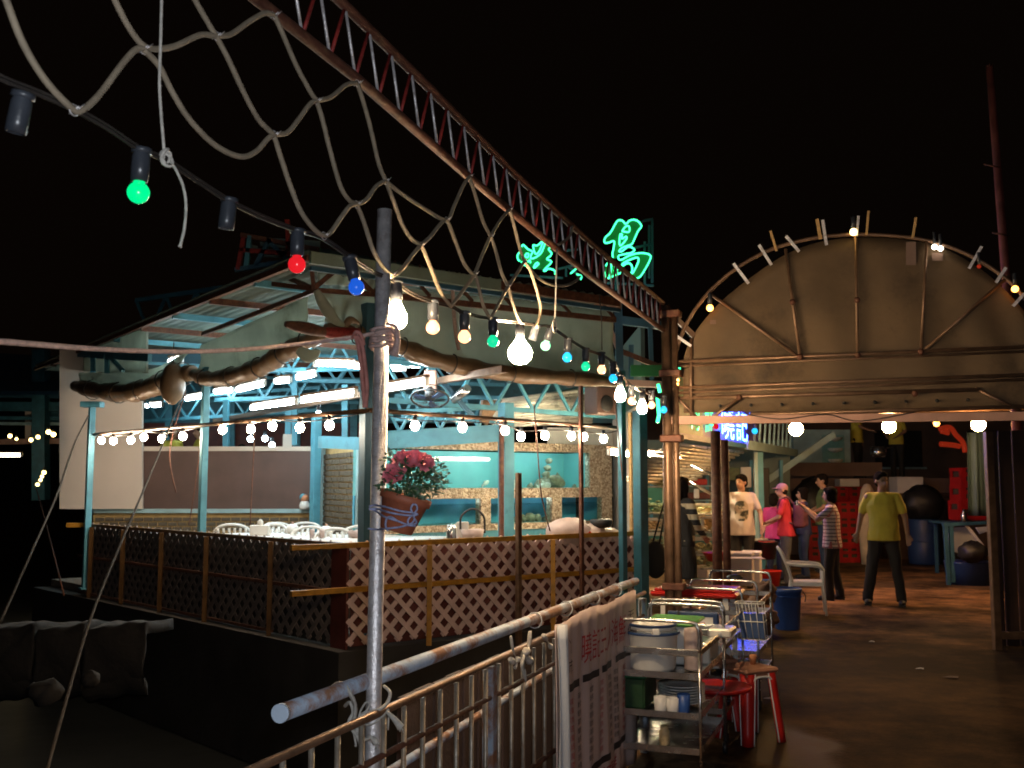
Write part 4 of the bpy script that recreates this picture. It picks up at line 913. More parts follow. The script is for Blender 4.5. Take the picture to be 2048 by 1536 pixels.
while True:
    p = at_dist(tw_, sv); q = at_dist(bw_, sv + per * 0.46); r = at_dist(tw_, sv + per)
    if sv > 6: break
    if p and q and r:
        m = MB(); m.tube([p, q], 0.0052, 6); m.build('web_bar', M['galv'], tr)
        m = MB(); m.tube([q, r], 0.0058, 6); m.build('web_bar', M['redbar'], tr)
    sv += per
# gate post (pair of pipes)
gp = onnet(1335, 860); GY = gp.y
GP = Vector((gp.x, gp.y, 0)); zt_ = at(1335, 612, GY).z
t = thing('gate_post', 'double rusty gate post where the truss meets the arch', 'post', GP)
m = MB(); m.tube([GP, GP + Z * zt_], 0.034, 16); m.build('pipe', M['archpipe'], t)
m = MB(); m.tube([GP + PN * 0.06 + PD * -0.01, GP + PN * 0.06 + PD * -0.01 + Z * (zt_ - 0.05)], 0.024, 14); m.build('pipe', M['archpipe'], t)
for zz in (0.9, 1.9, 2.35, zt_ - 0.06): m = MB(); m.bbox(GP + PN * 0.03 + Z * zz, (0.15, 0.11, 0.05), (PN, PD, Z), 0.008); m.build('clamp', M['rust'], t)
m = MB(); m.beam(GP + Z * (zt_ - 0.02), at(1388, 672, GY), 0.035, 0.035); m.build('brace', M['archpipe'], t)
m = MB(); m.beam(GP + Z * 2.02 + PN * 0.1, at(1400, 850, GY + 0.6), 0.02, 0.02); m.build('brace', M['archpipe'], t)

# railing: pale pipe, handrail, bars, lower rails
def rp(s, z, off=0.0): q = PA + PD * s + PN * off; return Vector((q.x, q.y, z))
SL = (PB - PA).dot(PD)
rl = thing('pier_railing', 'worn barred railing along the pier edge with a rusty brown handrail', 'railing', rp(0, 0))
hz = 0.90
h0 = onrail(380, 1540, 0.07); hz = 0.905
m = MB(); m.tube([rp(-2.2, hz, 0.06), rp(SL, hz + 0.03, 0.06)], 0.0125, 10); m.build('handrail', M['archpipe'], rl)
m = MB(); m.tube([rp(-2.2, hz - 0.13, 0.06), rp(SL, hz - 0.1, 0.06)], 0.010, 8); m.build('middle_rail', M['rust'], rl)
m = MB(); m.tube([rp(-2.2, 0.42, 0.06), rp(SL, 0.42, 0.06)], 0.012, 8); m.build('lower_rail', M['rust'], rl)
m = MB(); m.tube([rp(-2.2, 0.08, 0.06), rp(SL, 0.08, 0.06)], 0.012, 8); m.build('bottom_rail', M['rust'], rl)
k = 0; sv = -2.1; me = None
while sv < SL:
    if me is None: 
        mm_ = MB(); mm_.tube([(0, 0, 0.08), (0, 0, hz)], 0.0085, 8); me = mm_.mesh('bar'); me.materials.append(M['railsteel'])
    o = bpy.data.objects.new('rail_bar', me); COL.objects.link(o); o.parent = rl; o.location = rp(sv, 0, 0.06) - wloc(rl); sv += 0.135
for s_ in (1.34, SL - 0.02):
    m = MB(); m.bbox(rp(s_, hz / 2, 0.05), (0.045, 0.045, hz), (PD, PN, Z), 0.004); m.build('post', M['pipeblue'], rl)
t = thing('blue_pipe', 'pale blue rust stained pipe lying along the top of the railing with a capped end', 'pipe', PA)
m = MB(); m.tube([rp(0, 1.0), rp(SL * 0.5, 1.0), rp(SL + 0.02, 1.0)], 0.0235, 20); m.build('pipe', M['pipeblue'], t)
m = MB(); m.tube([rp(-0.004, 1.0), rp(0.012, 1.0)], 0.0245, 20); m.build('end_cap', mat('pale_blue_cap', (0.55, 0.66, 0.8), 0.5, 0, 0.05), t)
m = MB(); m.tube([rp(0.2, 0.62, -0.10), rp(SL, 0.72, -0.10)], 0.016, 10); tag(m.build('lower_pipe', M['pipeblue']), 'pale pipe running low behind the railing bars', 'pipe')
s0_ = (onrail(795, 1480, -.25) - rp(0, 0)).dot(PD)
t = thing('edge_board', 'dark brown upright boards behind the railing bars at the pier edge', 'board', rp(s0_, 0, -.25))
k_ = 0
while s0_ < SL + .3:
    m = MB(); m.bbox(rp(s0_ + .075, .25, -.25 + random.uniform(-.006, .006)), (.145, .02, 1.1), (PD, PN, Z), .003); m.build('plank', M['edgewood'], t); s0_ += .15
# tie cords at the pole foot and on the rail
t = thing('lashing_cord', 'tangle of frayed cord lashing the pole to railing and blue pipe', 'rope', at(745, 1400, POLEY))
def lash(pts, r=0.0055): 
    m = MB(); m.tube(smooth_path([at(u, v, POLEY + d) for u, v, d in pts], 5), r, 6); m.build('cord', M['cord'], t)
lash([(664, 1374, 0.02), (678, 1366, -0.10), (692, 1378, -0.13), (706, 1400, -0.12), (712, 1425, -0.08), (704, 1440, -0.04)])
lash([(668, 1374, 0.0), (684, 1366, -0.11), (698, 1382, -0.14), (710, 1408, -0.12), (708, 1440, -0.10), (697, 1450, -0.06)])
lash([(690, 1412, -0.05), (700, 1405, -0.09), (706, 1425, -0.10), (698, 1445, -0.10), (712, 1470, -0.10), (722, 1480, -0.10), (745, 1475, -0.05), (752, 1482, -0.03)])
lash([(720, 1430, -0.08), (735, 1425, -0.06), (760, 1418, -0.05), (775, 1405, -0.03), (780, 1385, -0.02), (768, 1372, 0.0)])
lash([(712, 1440, -0.09), (740, 1450, -0.06), (768, 1430, -0.04), (777, 1420, -0.03), (776, 1460, -0.03)], 0.003)
lash([(716, 1480, -0.09), (722, 1500, -0.09), (728, 1515, -0.09), (722, 1540, -0.09)], 0.003)
lash([(705, 1455, -0.1), (712, 1490, -0.1), (710, 1490, -0.1)], 0.003)
lash([(716, 1445, -0.09), (726, 1430, -0.09), (738, 1412, -0.07), (732, 1405, -0.06), (722, 1420, -0.08), (716, 1440, -0.09)], 0.003)
for (u, v), (u2, v2), r in (((775, 1425), (802, 1455), 0.009), ((738, 1472), (752, 1486), 0.008), ((705, 1440), (716, 1470), 0.009)):
    m = MB(); m.tube(smooth_path([at(u, v, POLEY - 0.06), at((u + u2) / 2 + 2, (v + v2) / 2, POLEY - 0.07), at(u2, v2, POLEY - 0.07)], 5), r, 7, rf=lambda s: 0.6 + 0.8 * s)
    for k in range(6): m.tube([at(u2, v2, POLEY - 0.07), at(u2 + random.uniform(-4, 12), v2 + random.uniform(0, 14), POLEY - 0.07)], 0.0014, 4)
    m.build('frayed_end', M['cord'], t)
t = thing('rag_ties', 'torn pale rags and strings knotted on the railing bars', 'rag', onrail(1040, 1310, 0.07))
for pts, r in (([(1022, 1272), (1026, 1300), (1034, 1322), (1030, 1336)], 0.006), ([(1060, 1262), (1058, 1290), (1052, 1308), (1062, 1318)], 0.008), ([(1048, 1310), (1044, 1335), (1052, 1365), (1048, 1340)], 0.007), ([(1086, 1270), (1095, 1282), (1102, 1294)], 0.011), ([(1056, 1300), (1048, 1310), (1060, 1322)], 0.016), ([(1020, 1318), (1030, 1326), (1036, 1318)], 0.012)):
    m = MB(); m.tube(smooth_path([onrail(u, v, 0.085) for u, v in pts], 5), r, 6, rf=lambda s: 0.7 + 0.5 * math.sin(s * 8)); m.build('rag', M['cord'], t)

# ---------------------------------------------------------------- printed banner on the railing
off = 0.10
b0 = (onrail(1106, 1238, off) - rp(0, 0)).dot(PD); b1 = (onrail(1268, 1166, off) - rp(0, 0)).dot(PD); BL = b1 - b0; zt2 = 0.985; zb2 = 0.06
bn = thing('printed_banner', 'creased pinkish white vinyl banner with red and black print tied to the railing', 'banner', rp(b0, 0, off))
def wav(s, z): return 0.010 * math.sin(s * 9 + z * 2) + 0.007 * math.sin(s * 23 + 1) * (1 - z) + 0.004 * math.sin(s * 47 + z * 3)
def bp_(s, z, lift=0.0): return rp(b0 + s, z, off + wav(s, z) + lift)
m = MB(); m.grid(lambda i, j: bp_(i * BL, zb2 + (zt2 - zb2) * j - 0.012 * math.sin(i * 12) * (j > 0.95)), 60, 16, True, PN * -0.003); m.build('sheet', M['banner'], bn)
m = MB(); m.grid(lambda i, j: rp(b0 - 0.015 + 0.10 * i * (0.6 + 0.6 * (1 - j)) - 0.05 * (1 - j) ** 2 * (1 - i), zb2 + (zt2 - zb2) * j, off + 0.012 + 0.035 * math.sin(i * 3.14) + 0.01 * math.sin(i * 17 + j * 3) + wav(0.05 * i, zb2 + (zt2 - zb2) * j)), 16, 14, True, PN * 0.002); m.build('folded_edge', M['bannerbk'], bn)
def text_mesh(s, size):
    c_ = bpy.data.curves.new('text', 'FONT'); c_.body = s; c_.size = size; c_.resolution_u = 2
    o = bpy.data.objects.new('text', c_); COL.objects.link(o); dg = bpy.context.evaluated_depsgraph_get()
    me = bpy.data.meshes.new_from_object(o.evaluated_get(dg)); bpy.data.objects.remove(o); return me
def put_text(s, size, fn, name, mt, parent, ext=None):
    me = text_mesh(s, size)
    bm = bmesh.new(); bm.from_mesh(me)
    for v in bm.verts: v.co = fn(v.co.x, v.co.y) - wloc(parent)
    bm.to_mesh(me); bm.free(); me.materials.clear(); me.materials.append(mt)
    o = bpy.data.objects.new(name, me); COL.objects.link(o); o.parent = parent; return o
red = '曉記三人海鮮'
for k, ch in enumerate(red):
    s0 = BL * 0.30 + k * BL * 0.094
    put_text(ch, 0.135, lambda x, y, s0=s0: bp_(s0 + x * 0.95, 0.755 + y * 1.15, 0.006), 'red_lettering', M['inkred'], bn)
put_text('南丫', 0.07, lambda x, y: bp_(BL * 0.10 + x, 0.83 + y, 0.006), 'black_lettering', M['inkblack'], bn)
put_text('茶市', 0.07, lambda x, y: bp_(BL * 0.10 + x, 0.74 + y, 0.006), 'black_lettering', M['inkblack'], bn)
put_text('天天', 0.06, lambda x, y: bp_(BL * 0.875 + x, 0.85 + y, 0.006), 'black_lettering', M['inkblack'], bn)
put_text('供應', 0.06, lambda x, y: bp_(BL * 0.875 + x, 0.77 + y, 0.006), 'black_lettering', M['inkblack'], bn)
for zrow, cols in ((0.655, ((0.13, 0.27), (0.32, 0.46), (0.51, 0.66), (0.72, 0.92))), (0.215, ((0.13, 0.33), (0.38, 0.60), (0.66, 0.86)))):
    for c0, c1 in cols:
        m = MB(); m.grid(lambda i, j: bp_(BL * (c0 + (c1 - c0) * i), zrow + 0.035 * j, 0.0055), 10, 2); m.build('black_bar', M['inkblack'], bn)
rnd = random.Random(3); pool = '蝦蟹魚蜆炒蒸焗湯飯麵椒鹽清豉薑蔥鮑龍'
for cidx in range(7):
    for rr_ in range(9):
        s0 = BL * (0.14 + cidx * 0.112); z0_ = 0.60 - rr_ * 0.040
        w_ = ''.join(rnd.choice(pool) for _ in range(2))
        put_text(w_, 0.030, lambda x, y, s0=s0, z0_=z0_: bp_(s0 + x * 1.1, z0_ + y, 0.006), 'small_lettering', M['inkblack'] if cidx % 3 else M['inkred'], bn)
put_text('歡迎預訂海鮮', 0.085, lambda x, y: bp_(BL * 0.30 + x * 1.2, 0.125 + y, 0.006), 'red_lettering', M['inkred'], bn)
for s_ in (0.03, BL * 0.33, BL * 0.66, BL * 0.97):
    m = MB(); cc = rp(b0 + s_, zt2 + .01, off - 0.095); m.tube([cc + (PN * math.cos(q) * 0.034 + Z * math.sin(q) * 0.034) for q in [2 * math.pi * k / 12 for k in range(12)]], 0.003, 5, closed=True); m.build('cable_tie', M['bannerbk'], bn)

# ---------------------------------------------------------------- neon signs on the roof
def neon(label, Y, curves, plates, frame_lines=(), mt='L_neon', r=0.0125):
    z0 = lambda q: (1020 + q[0] / 6.606, 420 + q[1] / 6.606)
    t = thing('neon_sign', label, 'neon sign', at(*z0(curves[0][0]), Y))
    for c_ in curves:
        m = MB(); m.tube(smooth_path([at(*z0(q), Y) for q in c_], 3), r, 6); m.build('neon_tube', M[mt], t)
    for pl in plates:
        m = MB(); m.prism([at(*z0(q), Y + 0.06) for q in pl], (0, 0.04, 0)); m.build('letter_plate', M['signgreen'], t)
    for a_, b_ in frame_lines:
        m = MB(); m.beam(at(*z0(a_), Y + 0.25), at(*z0(b_), Y + 0.25), 0.03, 0.03); m.build('scaffold_bar', M['dblue'], t)
    return t
O1 = [(1245, 410), (1262, 360), (1330, 295), (1400, 170), (1440, 135), (1490, 145), (1530, 185), (1580, 140), (1650, 130), (1710, 165), (1735, 220), (1690, 280), (1650, 370), (1610, 450), (1560, 470), (1480, 500), (1440, 545), (1480, 545), (1550, 490), (1600, 490), (1645, 530), (1590, 570), (1440, 600), (1440, 650), (1480, 655), (1580, 600), (1700, 570), (1800, 575), (1860, 610), (1830, 700), (1780, 790), (1720, 880), (1655, 910)]
O2 = [(1245, 410), (1260, 435), (1310, 430), (1375, 410), (1370, 500), (1355, 570), (1360, 630)]
neon('tall green neon character standing on the roof right of the truss', 14.0,
     [O1, O2, [(1480, 280), (1530, 215), (1575, 220), (1570, 290), (1480, 280)], [(1455, 320), (1480, 320), (1480, 380), (1530, 350), (1540, 380), (1465, 470), (1445, 430), (1455, 320)],
      [(1470, 740), (1500, 700), (1600, 650), (1690, 630), (1690, 700), (1620, 835), (1580, 840)], [(1480, 745), (1560, 700), (1610, 740), (1610, 820), (1580, 840)],
      [(1265, 740), (1290, 705), (1335, 720), (1330, 830), (1310, 880)], [(1245, 815), (1260, 875), (1305, 900), (1350, 880), (1430, 845), (1480, 825)], [(1380, 735), (1420, 790), (1380, 800), (1425, 830)]],
     [[(1262, 360), (1330, 295), (1400, 170), (1440, 135), (1490, 145), (1530, 185), (1580, 140), (1650, 130), (1710, 165), (1735, 220), (1690, 280), (1650, 370), (1610, 450), (1480, 500), (1440, 545), (1400, 640), (1360, 630), (1375, 410), (1260, 435), (1245, 410)],
      [(1480, 655), (1580, 600), (1700, 570), (1800, 575), (1860, 610), (1830, 700), (1780, 790), (1720, 880), (1655, 910), (1580, 860), (1640, 820), (1690, 700), (1690, 630), (1600, 650), (1470, 740)],
      [(1265, 740), (1290, 705), (1335, 720), (1430, 800), (1430, 845), (1305, 900), (1250, 850)]],
     [((1880, 120), (1880, 960)), ((1840, 200), (1840, 900)), ((1640, 500), (1880, 450)), ((1740, 150), (1890, 120)), ((1780, 420), (1780, 980)), ((1200, 960), (1900, 1000)), ((1400, 900), (1400, 1060)), ((1640, 900), (1660, 1060))])
neon('smaller green neon character on the roof seen through the hose net', 14.6,
     [[(155, 485), (175, 460), (240, 520), (300, 550), (280, 590), (275, 640), (330, 630), (400, 580), (430, 530), (465, 430), (430, 440), (400, 520), (360, 575), (330, 570), (305, 465), (360, 470), (455, 390), (480, 410)],
      [(550, 475), (510, 520), (545, 560), (540, 600), (485, 650), (550, 685), (450, 790), (465, 805), (510, 775), (590, 800), (595, 850)], [(130, 550), (100, 600), (105, 650), (130, 675)],
      [(215, 575), (245, 580), (235, 630), (200, 610), (215, 575)], [(150, 680), (180, 720), (230, 745)], [(310, 760), (345, 700), (380, 710), (330, 760), (310, 760)], [(235, 690), (260, 660), (270, 700)]],
     [[(155, 485), (175, 460), (240, 520), (300, 550), (330, 570), (305, 465), (360, 470), (455, 390), (550, 475), (510, 520), (545, 560), (485, 650), (550, 685), (450, 790), (330, 770), (230, 745), (130, 675), (100, 620)]],
     [((640, 550), (900, 520)), ((640, 780), (900, 720)), ((740, 780), (740, 880)), ((0, 860), (700, 900))])
neon('short broken green neon strokes left of the truss clamp', 14.6, [[(800, 840), (840, 805), (880, 770)], [(880, 850), (940, 870), (935, 920)]], [], [((780, 760), (960, 900))])

# ---------------------------------------------------------------- arched tarpaulin gate
gl = at(1343, 840, GY); GR = onz(2048, 829, gl.z); GX = (GR - gl); GX.z = 0; GX.normalize(); GN = Vector((GX.y, -GX.x, 0))
def onG(u, v, back=0.0): return onp(u, v, gl - GN * back, GN)
print('gate', gl, GR, GX)
ga = thing('arch_gate', 'big arched tan tarpaulin gate on brown pipes over the walkway', 'gate', GP + GX * 0.3)
arcin = [(1366, 725), (1372, 700), (1388, 668), (1410, 638), (1440, 605), (1475, 575), (1515, 545), (1560, 515), (1610, 492), (1660, 480), (1710, 475), (1770, 476), (1830, 482), (1885, 496), (1930, 518), (1975, 548), (2015, 585), (2050, 625), (2078, 672), (2092, 720)]
sheet = [onG(u, v, 0.03) for u, v in smooth_path([Vector((u, v, 0)) for u, v in arcin], 3) for u, v in [(u, v)]] if False else [onG(q.x, q.y, 0.03) for q in smooth_path([Vector((u, v, 0)) for u, v in arcin], 3)]
yb = [onG(1366, 826, 0.03), onG(2095, 800, 0.03)]
def gs(i, j):
    f = i * (len(sheet) - 1); k = min(int(f), len(sheet) - 2); top = sheet[k].lerp(sheet[k + 1], f - k)
    bot = Vector((top.x, top.y, yb[0].z)); p = bot.lerp(top, j)
    return p + GN * (0.012 * math.sin(i * 40 + j * 4) * math.sin(j * 3.1))
m = MB(); m.grid(gs, 70, 12, True, GN * -0.006); m.build('tarpaulin_panel', M['archtarp'], ga)
outer = [(1350, 722), (1356, 690), (1372, 650), (1395, 612), (1430, 572), (1475, 535), (1530, 504), (1590, 484), (1650, 473), (1710, 469), (1775, 471), (1840, 478), (1900, 494), (1955, 519), (2005, 552), (2045, 590), (2085, 650), (2104, 720)]
m = MB(); m.tube(smooth_path([onG(u, v) for u, v in outer], 4), 0.013, 8); m.build('arch_pipe', M['archpipe'], ga)
def gpipe(p, q, r=0.012, name='frame_pipe', mt='archpipe', back=-0.0):
    m = MB(); m.tube([onG(*p, back), onG(*q, back)], r, 8); m.build(name, M[mt], ga)
gpipe((1345, 724), (2100, 692)); gpipe((1345, 733), (2100, 701), 0.008)
gpipe((1350, 776), (2100, 748)); gpipe((1350, 786), (2100, 757), 0.009); gpipe((1350, 797), (1960, 779), 0.013); gpipe((1500, 829), (2100, 812), 0.013)
m = MB(); m.beam(onG(1326, 841), onG(2100, 832), 0.05, 0.055); m.build('cross_beam', M['pinksteel'], ga)
for p, q in (((1600, 714), (1571, 498)), ((1715, 710), (1711, 472)), ((1842, 704), (1854, 482)), ((1600, 716), (1418, 586)), ((1842, 706), (2018, 552)), ((1382, 678), (1382, 832)), ((1482, 794), (1416, 842)), ((1950, 776), (2044, 824)), ((1345, 786), (1395, 836))): gpipe(p, q, 0.011)
for u, v in ((1600, 714), (1715, 710), (1842, 704), (1585, 604), (1714, 600), (1478, 795), (1830, 787)):
    m = MB(); m.ball(onG(u, v, -0.01), 0.022, 8, 6); m.build('clamp', M['rust'], ga)
for u0, v0, u1, v1 in ((1812, 484, 1832, 530), (1864, 506, 1886, 522), (1420, 640, 1432, 648)):
    m = MB(); m.prism([onG(u0, v1, .015), onG(u1, v1, .015), onG(u1, v0, .015), onG(u0, v0, .015)], GN * .003); m.build('cloth_patch', M['greybrown'], ga)
for k in range(9):
    p = onG(1440 + 62 * k, 812 - 1.5 * k, .012); m = MB(); m.ball(p, .012, 7, 5); m.build('eyelet', M['black'], ga)
m = MB(); m.tube(smooth_path([onG(1480, 826, -.03), onG(1560, 838, -.03), onG(1650, 829, -.03), onG(1720, 842, -.03), onG(1830, 824, -.03)]), .004, 5); m.build('loose_wire', M['cable'], ga)
# dark right half of a second layer, slats of light
for lab, p, q, r, mt in (('grey battens', (1553, 530), (1518, 490), .0, 0),): pass
ST = [((1541, 462), (1553, 502), 'goldstick', 0.010), ((1572, 472), (1598, 503), 'galv', 0.012), ((1518, 490), (1543, 530), 'galv', 0.012), ((1467, 527), (1497, 567), 'galv', 0.012), ((1634, 438), (1641, 478), 'goldstick', 0.013), ((1645, 440), (1653, 490), 'galv', 0.012),
      ((1717, 432), (1713, 472), 'galv', 0.010), ((1737, 422), (1733, 470), 'goldstick', 0.009), ((1832, 435), (1825, 476), 'goldstick', 0.010), ((1963, 493), (1938, 537), 'galv', 0.011), ((1350, 670), (1382, 692), 'galv', 0.012), ((2012, 535), (1992, 565), 'galv', 0.012), ((2048, 588), (2026, 612), 'galv', 0.012)]
labs = ['thin wooden stick on the arch rim at upper left, second stick from the widest gap', 'grey batten leaning left on the arch rim beside the wooden stick', 'grey batten on the left shoulder of the arch', 'lowest grey batten on the left curve of the arch', 'bright golden wooden stick on the arch left of its crown', 'grey batten close beside the bright golden stick', 'grey batten standing at the crown of the arch behind the lamp', 'tallest thin wooden stick at the crown of the arch', 'lone wooden stick right of the arch crown', 'grey batten leaning right on the right shoulder of the arch', 'short grey batten at the foot of the arch by the gate post', 'grey batten near the dark mast on the arch', 'grey batten at the right picture edge on the arch']
for (p, q, mt, r), lab in zip(ST, labs):
    a_, b_ = onG(*p, -0.02), onG(*q, -0.02); m = MB(); m.beam(a_, b_, r * 1.6, r * 1.2, GN); tag(m.build('rim_stick', M[mt], loc=b_), lab, 'stick', 'sticks on the arch rim')
for lab, u, v, r, mt in (('orange lamp inside the left curve of the arch', 1420, 616, 0.024, 'L_amber'), ('yellowish lamp on top of the arch crown', 1707, 464, 0.024, 'L_gold'), ('white lamp left of a pair under the right shoulder of the arch', 1869, 494, 0.018, 'L_rim'), ('white lamp right of a pair under the right shoulder of the arch', 1881, 497, 0.018, 'L_rim'),
                         ('dim red lamp on the right curve of the arch', 1958, 533, 0.014, 'L_redglow'), ('orange red lamp near the right picture edge on the arch', 2030, 578, 0.022, 'L_amber'), ('upper orange lamp of a pair beside the gate post', 1355, 760, 0.014, 'L_amber'), ('lower orange lamp of a pair beside the gate post', 1354, 768, 0.014, 'L_amber')):
    small_lamp(lab, onG(u, v, -0.03), r, mt, 'arch_lamp')
p = at(2012, 555, 13.0); q = at(1979, 130, 13.0); m = MB(); m.tube([Vector((p.x + .1, p.y, 0)), p, q], 0.062, 10, rf=lambda s: 1 - 0.25 * s); t = tag(m.build('dark_mast', M['mast'], loc=(p.x, p.y, 0)), 'tall dark red mast rising behind the arch at the right', 'mast')
for (a_, b_) in (((1968, 328), (2000, 335)), ((1985, 465), (2018, 472)), ((1975, 132), (1985, 128))):
    m = MB(); m.tube([at(*a_, 12.95), at(*b_, 12.95)], 0.012, 6); o = m.build('rung', M['rust'], t)
# globes hanging over the walkway, further in
for lab, u, v, Y, r, mt in (('left globe of the three big white lamps over the walkway', 1592, 858, 14.6, 0.10, 'L_globe'), ('middle globe of the three big white lamps over the walkway', 1778, 853, 15.0, 0.10, 'L_globe'), ('right globe of the three big white lamps over the walkway', 1957, 849, 14.4, 0.095, 'L_globe'), ('small orange globe between two big white lamps over the walkway', 1873, 847, 16.0, 0.05, 'L_amber')):
    p = at(u, v, Y); small_lamp(lab, p, r, mt, 'globe_lamp')
m = MB(); m.beam(at(1500, 836, 14.6) + Z * 0.05, at(2100, 822, 14.6) + Z * 0.05, 0.06, 0.06); tag(m.build('lamp_rail', M['archpipe']), 'dark rail over the walkway from which the globe lamps hang', 'rail')
# ---------------------------------------------------------------- flower pot tied to the pole
t = thing('flower_pot', 'terracotta pot tied tilted to the pole with blue cord', 'flower pot', at(800, 1020, POLEY - 0.02))
axp = (at(812, 990, POLEY) - at(790, 1065, POLEY)).normalized(); pbase = at(792, 1062, POLEY - 0.05)
m = MB(); m.lathe([(0.048, 0.0), (0.050, 0.004), (0.070, 0.088), (0.078, 0.090), (0.080, 0.112), (0.072, 0.113), (0.068, 0.10), (0.001, 0.098)], pbase, axp, 24); m.build('pot', M['terra'], t)
m = MB(); m.lathe([(0.071, 0.099), (0.072, 0.103), (0.001, 0.108)], pbase, axp, 18); m.build('soil', M['hull'], t)
bc = thing('binding_cord', 'pale blue cord with two loops binding the flower pot to the pole', 'cord', pbase)
x, y, _ = frame(axp)
def potring(h, r): return [pbase + axp * (h + 0.006 * math.sin(q * 2)) + (x * math.cos(q) + y * math.sin(q)) * r for q in [2 * math.pi * k / 28 for k in range(28)]]
for pts in ([(738, 1013), (750, 1010), (772, 1014), (800, 1022), (822, 1025), (835, 1028)], [(738, 1019), (755, 1018), (775, 1024), (800, 1029), (825, 1031), (836, 1029)], [(738, 1017), (752, 1022), (770, 1034), (795, 1042), (815, 1050), (830, 1052)],
            [(736, 1057), (752, 1059), (775, 1057), (800, 1054), (815, 1050)], [(826, 1028), (822, 1018), (826, 1009), (833, 1011), (834, 1019), (829, 1027), (828, 1035), (833, 1046), (822, 1050)], [(824, 1030), (816, 1040), (817, 1048), (824, 1046), (829, 1038), (826, 1030)], [(775, 1062), (771, 1050), (774, 1036), (782, 1034), (795, 1042)]):
    m = MB(); m.tube(smooth_path([at(u, v, (POLEY - 0.03 if u < 765 else POLEY - 0.055 - math.sqrt(max(0.0004, (.082 - .0003 * max(0, v - 1010)) ** 2 - ((u - 803 + (v - 1030) * .25) * POLEY / F) ** 2)))) for u, v in pts], 6), 0.0032, 6); m.build('cord', M['bluerope'], bc)
# artificial roses and foliage standing in the pot
pl = thing('rose_plant', 'bushy plant with two large rose red blooms in the tied pot', 'plant', pbase + axp * 0.1)
rnd = random.Random(11)
def leaf(m, p, d, L, w, up):
    d = d.normalized(); s = d.cross(up).normalized(); n_ = s.cross(d)
    m._add([p, p + d * L * .45 + s * w + n_ * L * .06, p + d * L, p + d * L * .45 - s * w + n_ * L * .06], [(0, 1, 2), (0, 2, 3)])
for nm, mt, cnt, cen, rad, sz_ in (('foliage', 'leaf', 520, (815, 962), (0.085, 0.075, 0.070), 0.021), ('foliage', 'leaf2', 230, (845, 955), (0.075, 0.06, 0.060), 0.019), ('foliage', 'leaf2', 70, (783, 920), (0.03, 0.03, 0.025), 0.018)):
    m = MB(); c = at(*cen, POLEY - 0.05)
    for k in range(cnt):
        d = Vector((rnd.gauss(0, 1), rnd.gauss(0, 1), rnd.gauss(0, 1))).normalized(); rr_ = rnd.uniform(0.45, 1.08)
        p = c + Vector((d.x * rad[0], d.y * rad[1], d.z * rad[2])) * rr_
        leaf(m, p, d + Vector((rnd.gauss(0, .5), rnd.gauss(0, .5), rnd.gauss(0, .5))), sz_ * rnd.uniform(.6, 1.3), sz_ * .28, Vector((rnd.gauss(0, 1), rnd.gauss(0, 1), rnd.gauss(0, 1) + .4)).normalized())
    o = m.build(nm, M[mt], pl); o['kind'] = 'stuff'
m = MB()
for k in range(16):
    e_ = at(rnd.uniform(795, 900), rnd.uniform(930, 990), POLEY - 0.05 + rnd.uniform(-.04, .04)); m.tube(smooth_path([pbase + axp * 0.1, (pbase + axp * 0.1).lerp(e_, .5) + Z * .02, e_], 3), 0.0016, 4)
for u, v in ((884, 958), (890, 948), (896, 972), (902, 976), (905, 966)): m.tube([at(865, 970, POLEY - .05), at(u, v, POLEY - 0.05)], 0.001, 4)
m.build('stems', M['leaf'], pl)
def rose(u, v, r, tilt, d=0.0):
    c = at(u, v, POLEY - 0.09 + d); ax_ = Vector(tilt).normalized(); m = MB(); x, y, _ = frame(ax_)
    for ring, (n_, rr_, op, h) in enumerate(((3, .30, .15, .50), (5, .55, .45, .42), (6, .82, .75, .30), (8, 1.05, 1.05, .10))):
        for k in range(n_):
            a0 = 2 * math.pi * k / n_ + ring * .5 + rnd.uniform(-.2, .2)
            d0 = x * math.cos(a0) + y * math.sin(a0); s0 = -x * math.sin(a0) + y * math.cos(a0)
            def pf(i, j, rr_=rr_, op=op, h=h, d0=d0, s0=s0):
                w = (i - .5) * 2; ww = math.sin(math.pi * min(1, .25 + j * .6)) * 0.62 * rr_
                rad_ = rr_ * (0.25 + 0.75 * (j ** .8)) * (0.55 + .45 * op) * (1 - 0.25 * w * w)
                return c + (d0 * rad_ + s0 * (w * ww) + ax_ * (-.35 + (h + .45) * j - 0.12 * op * j * j + .03 * math.sin(w * 6 + k))) * r
            m.grid(pf, 4, 4)
    m.build('bloom', M['rose'], pl)
rose(828, 918, 0.044, (0.05, -0.6, .9)); rose(800, 915, 0.028, (-.5, -.7, .6)); rose(858, 922, 0.024, (.7, -.5, .4)); rose(790, 945, 0.036, (-.2, -.9, .4)); rose(776, 952, 0.022, (-.5, -.9, .1)); rose(850, 930, 0.02, (.3, -.8, -.1))

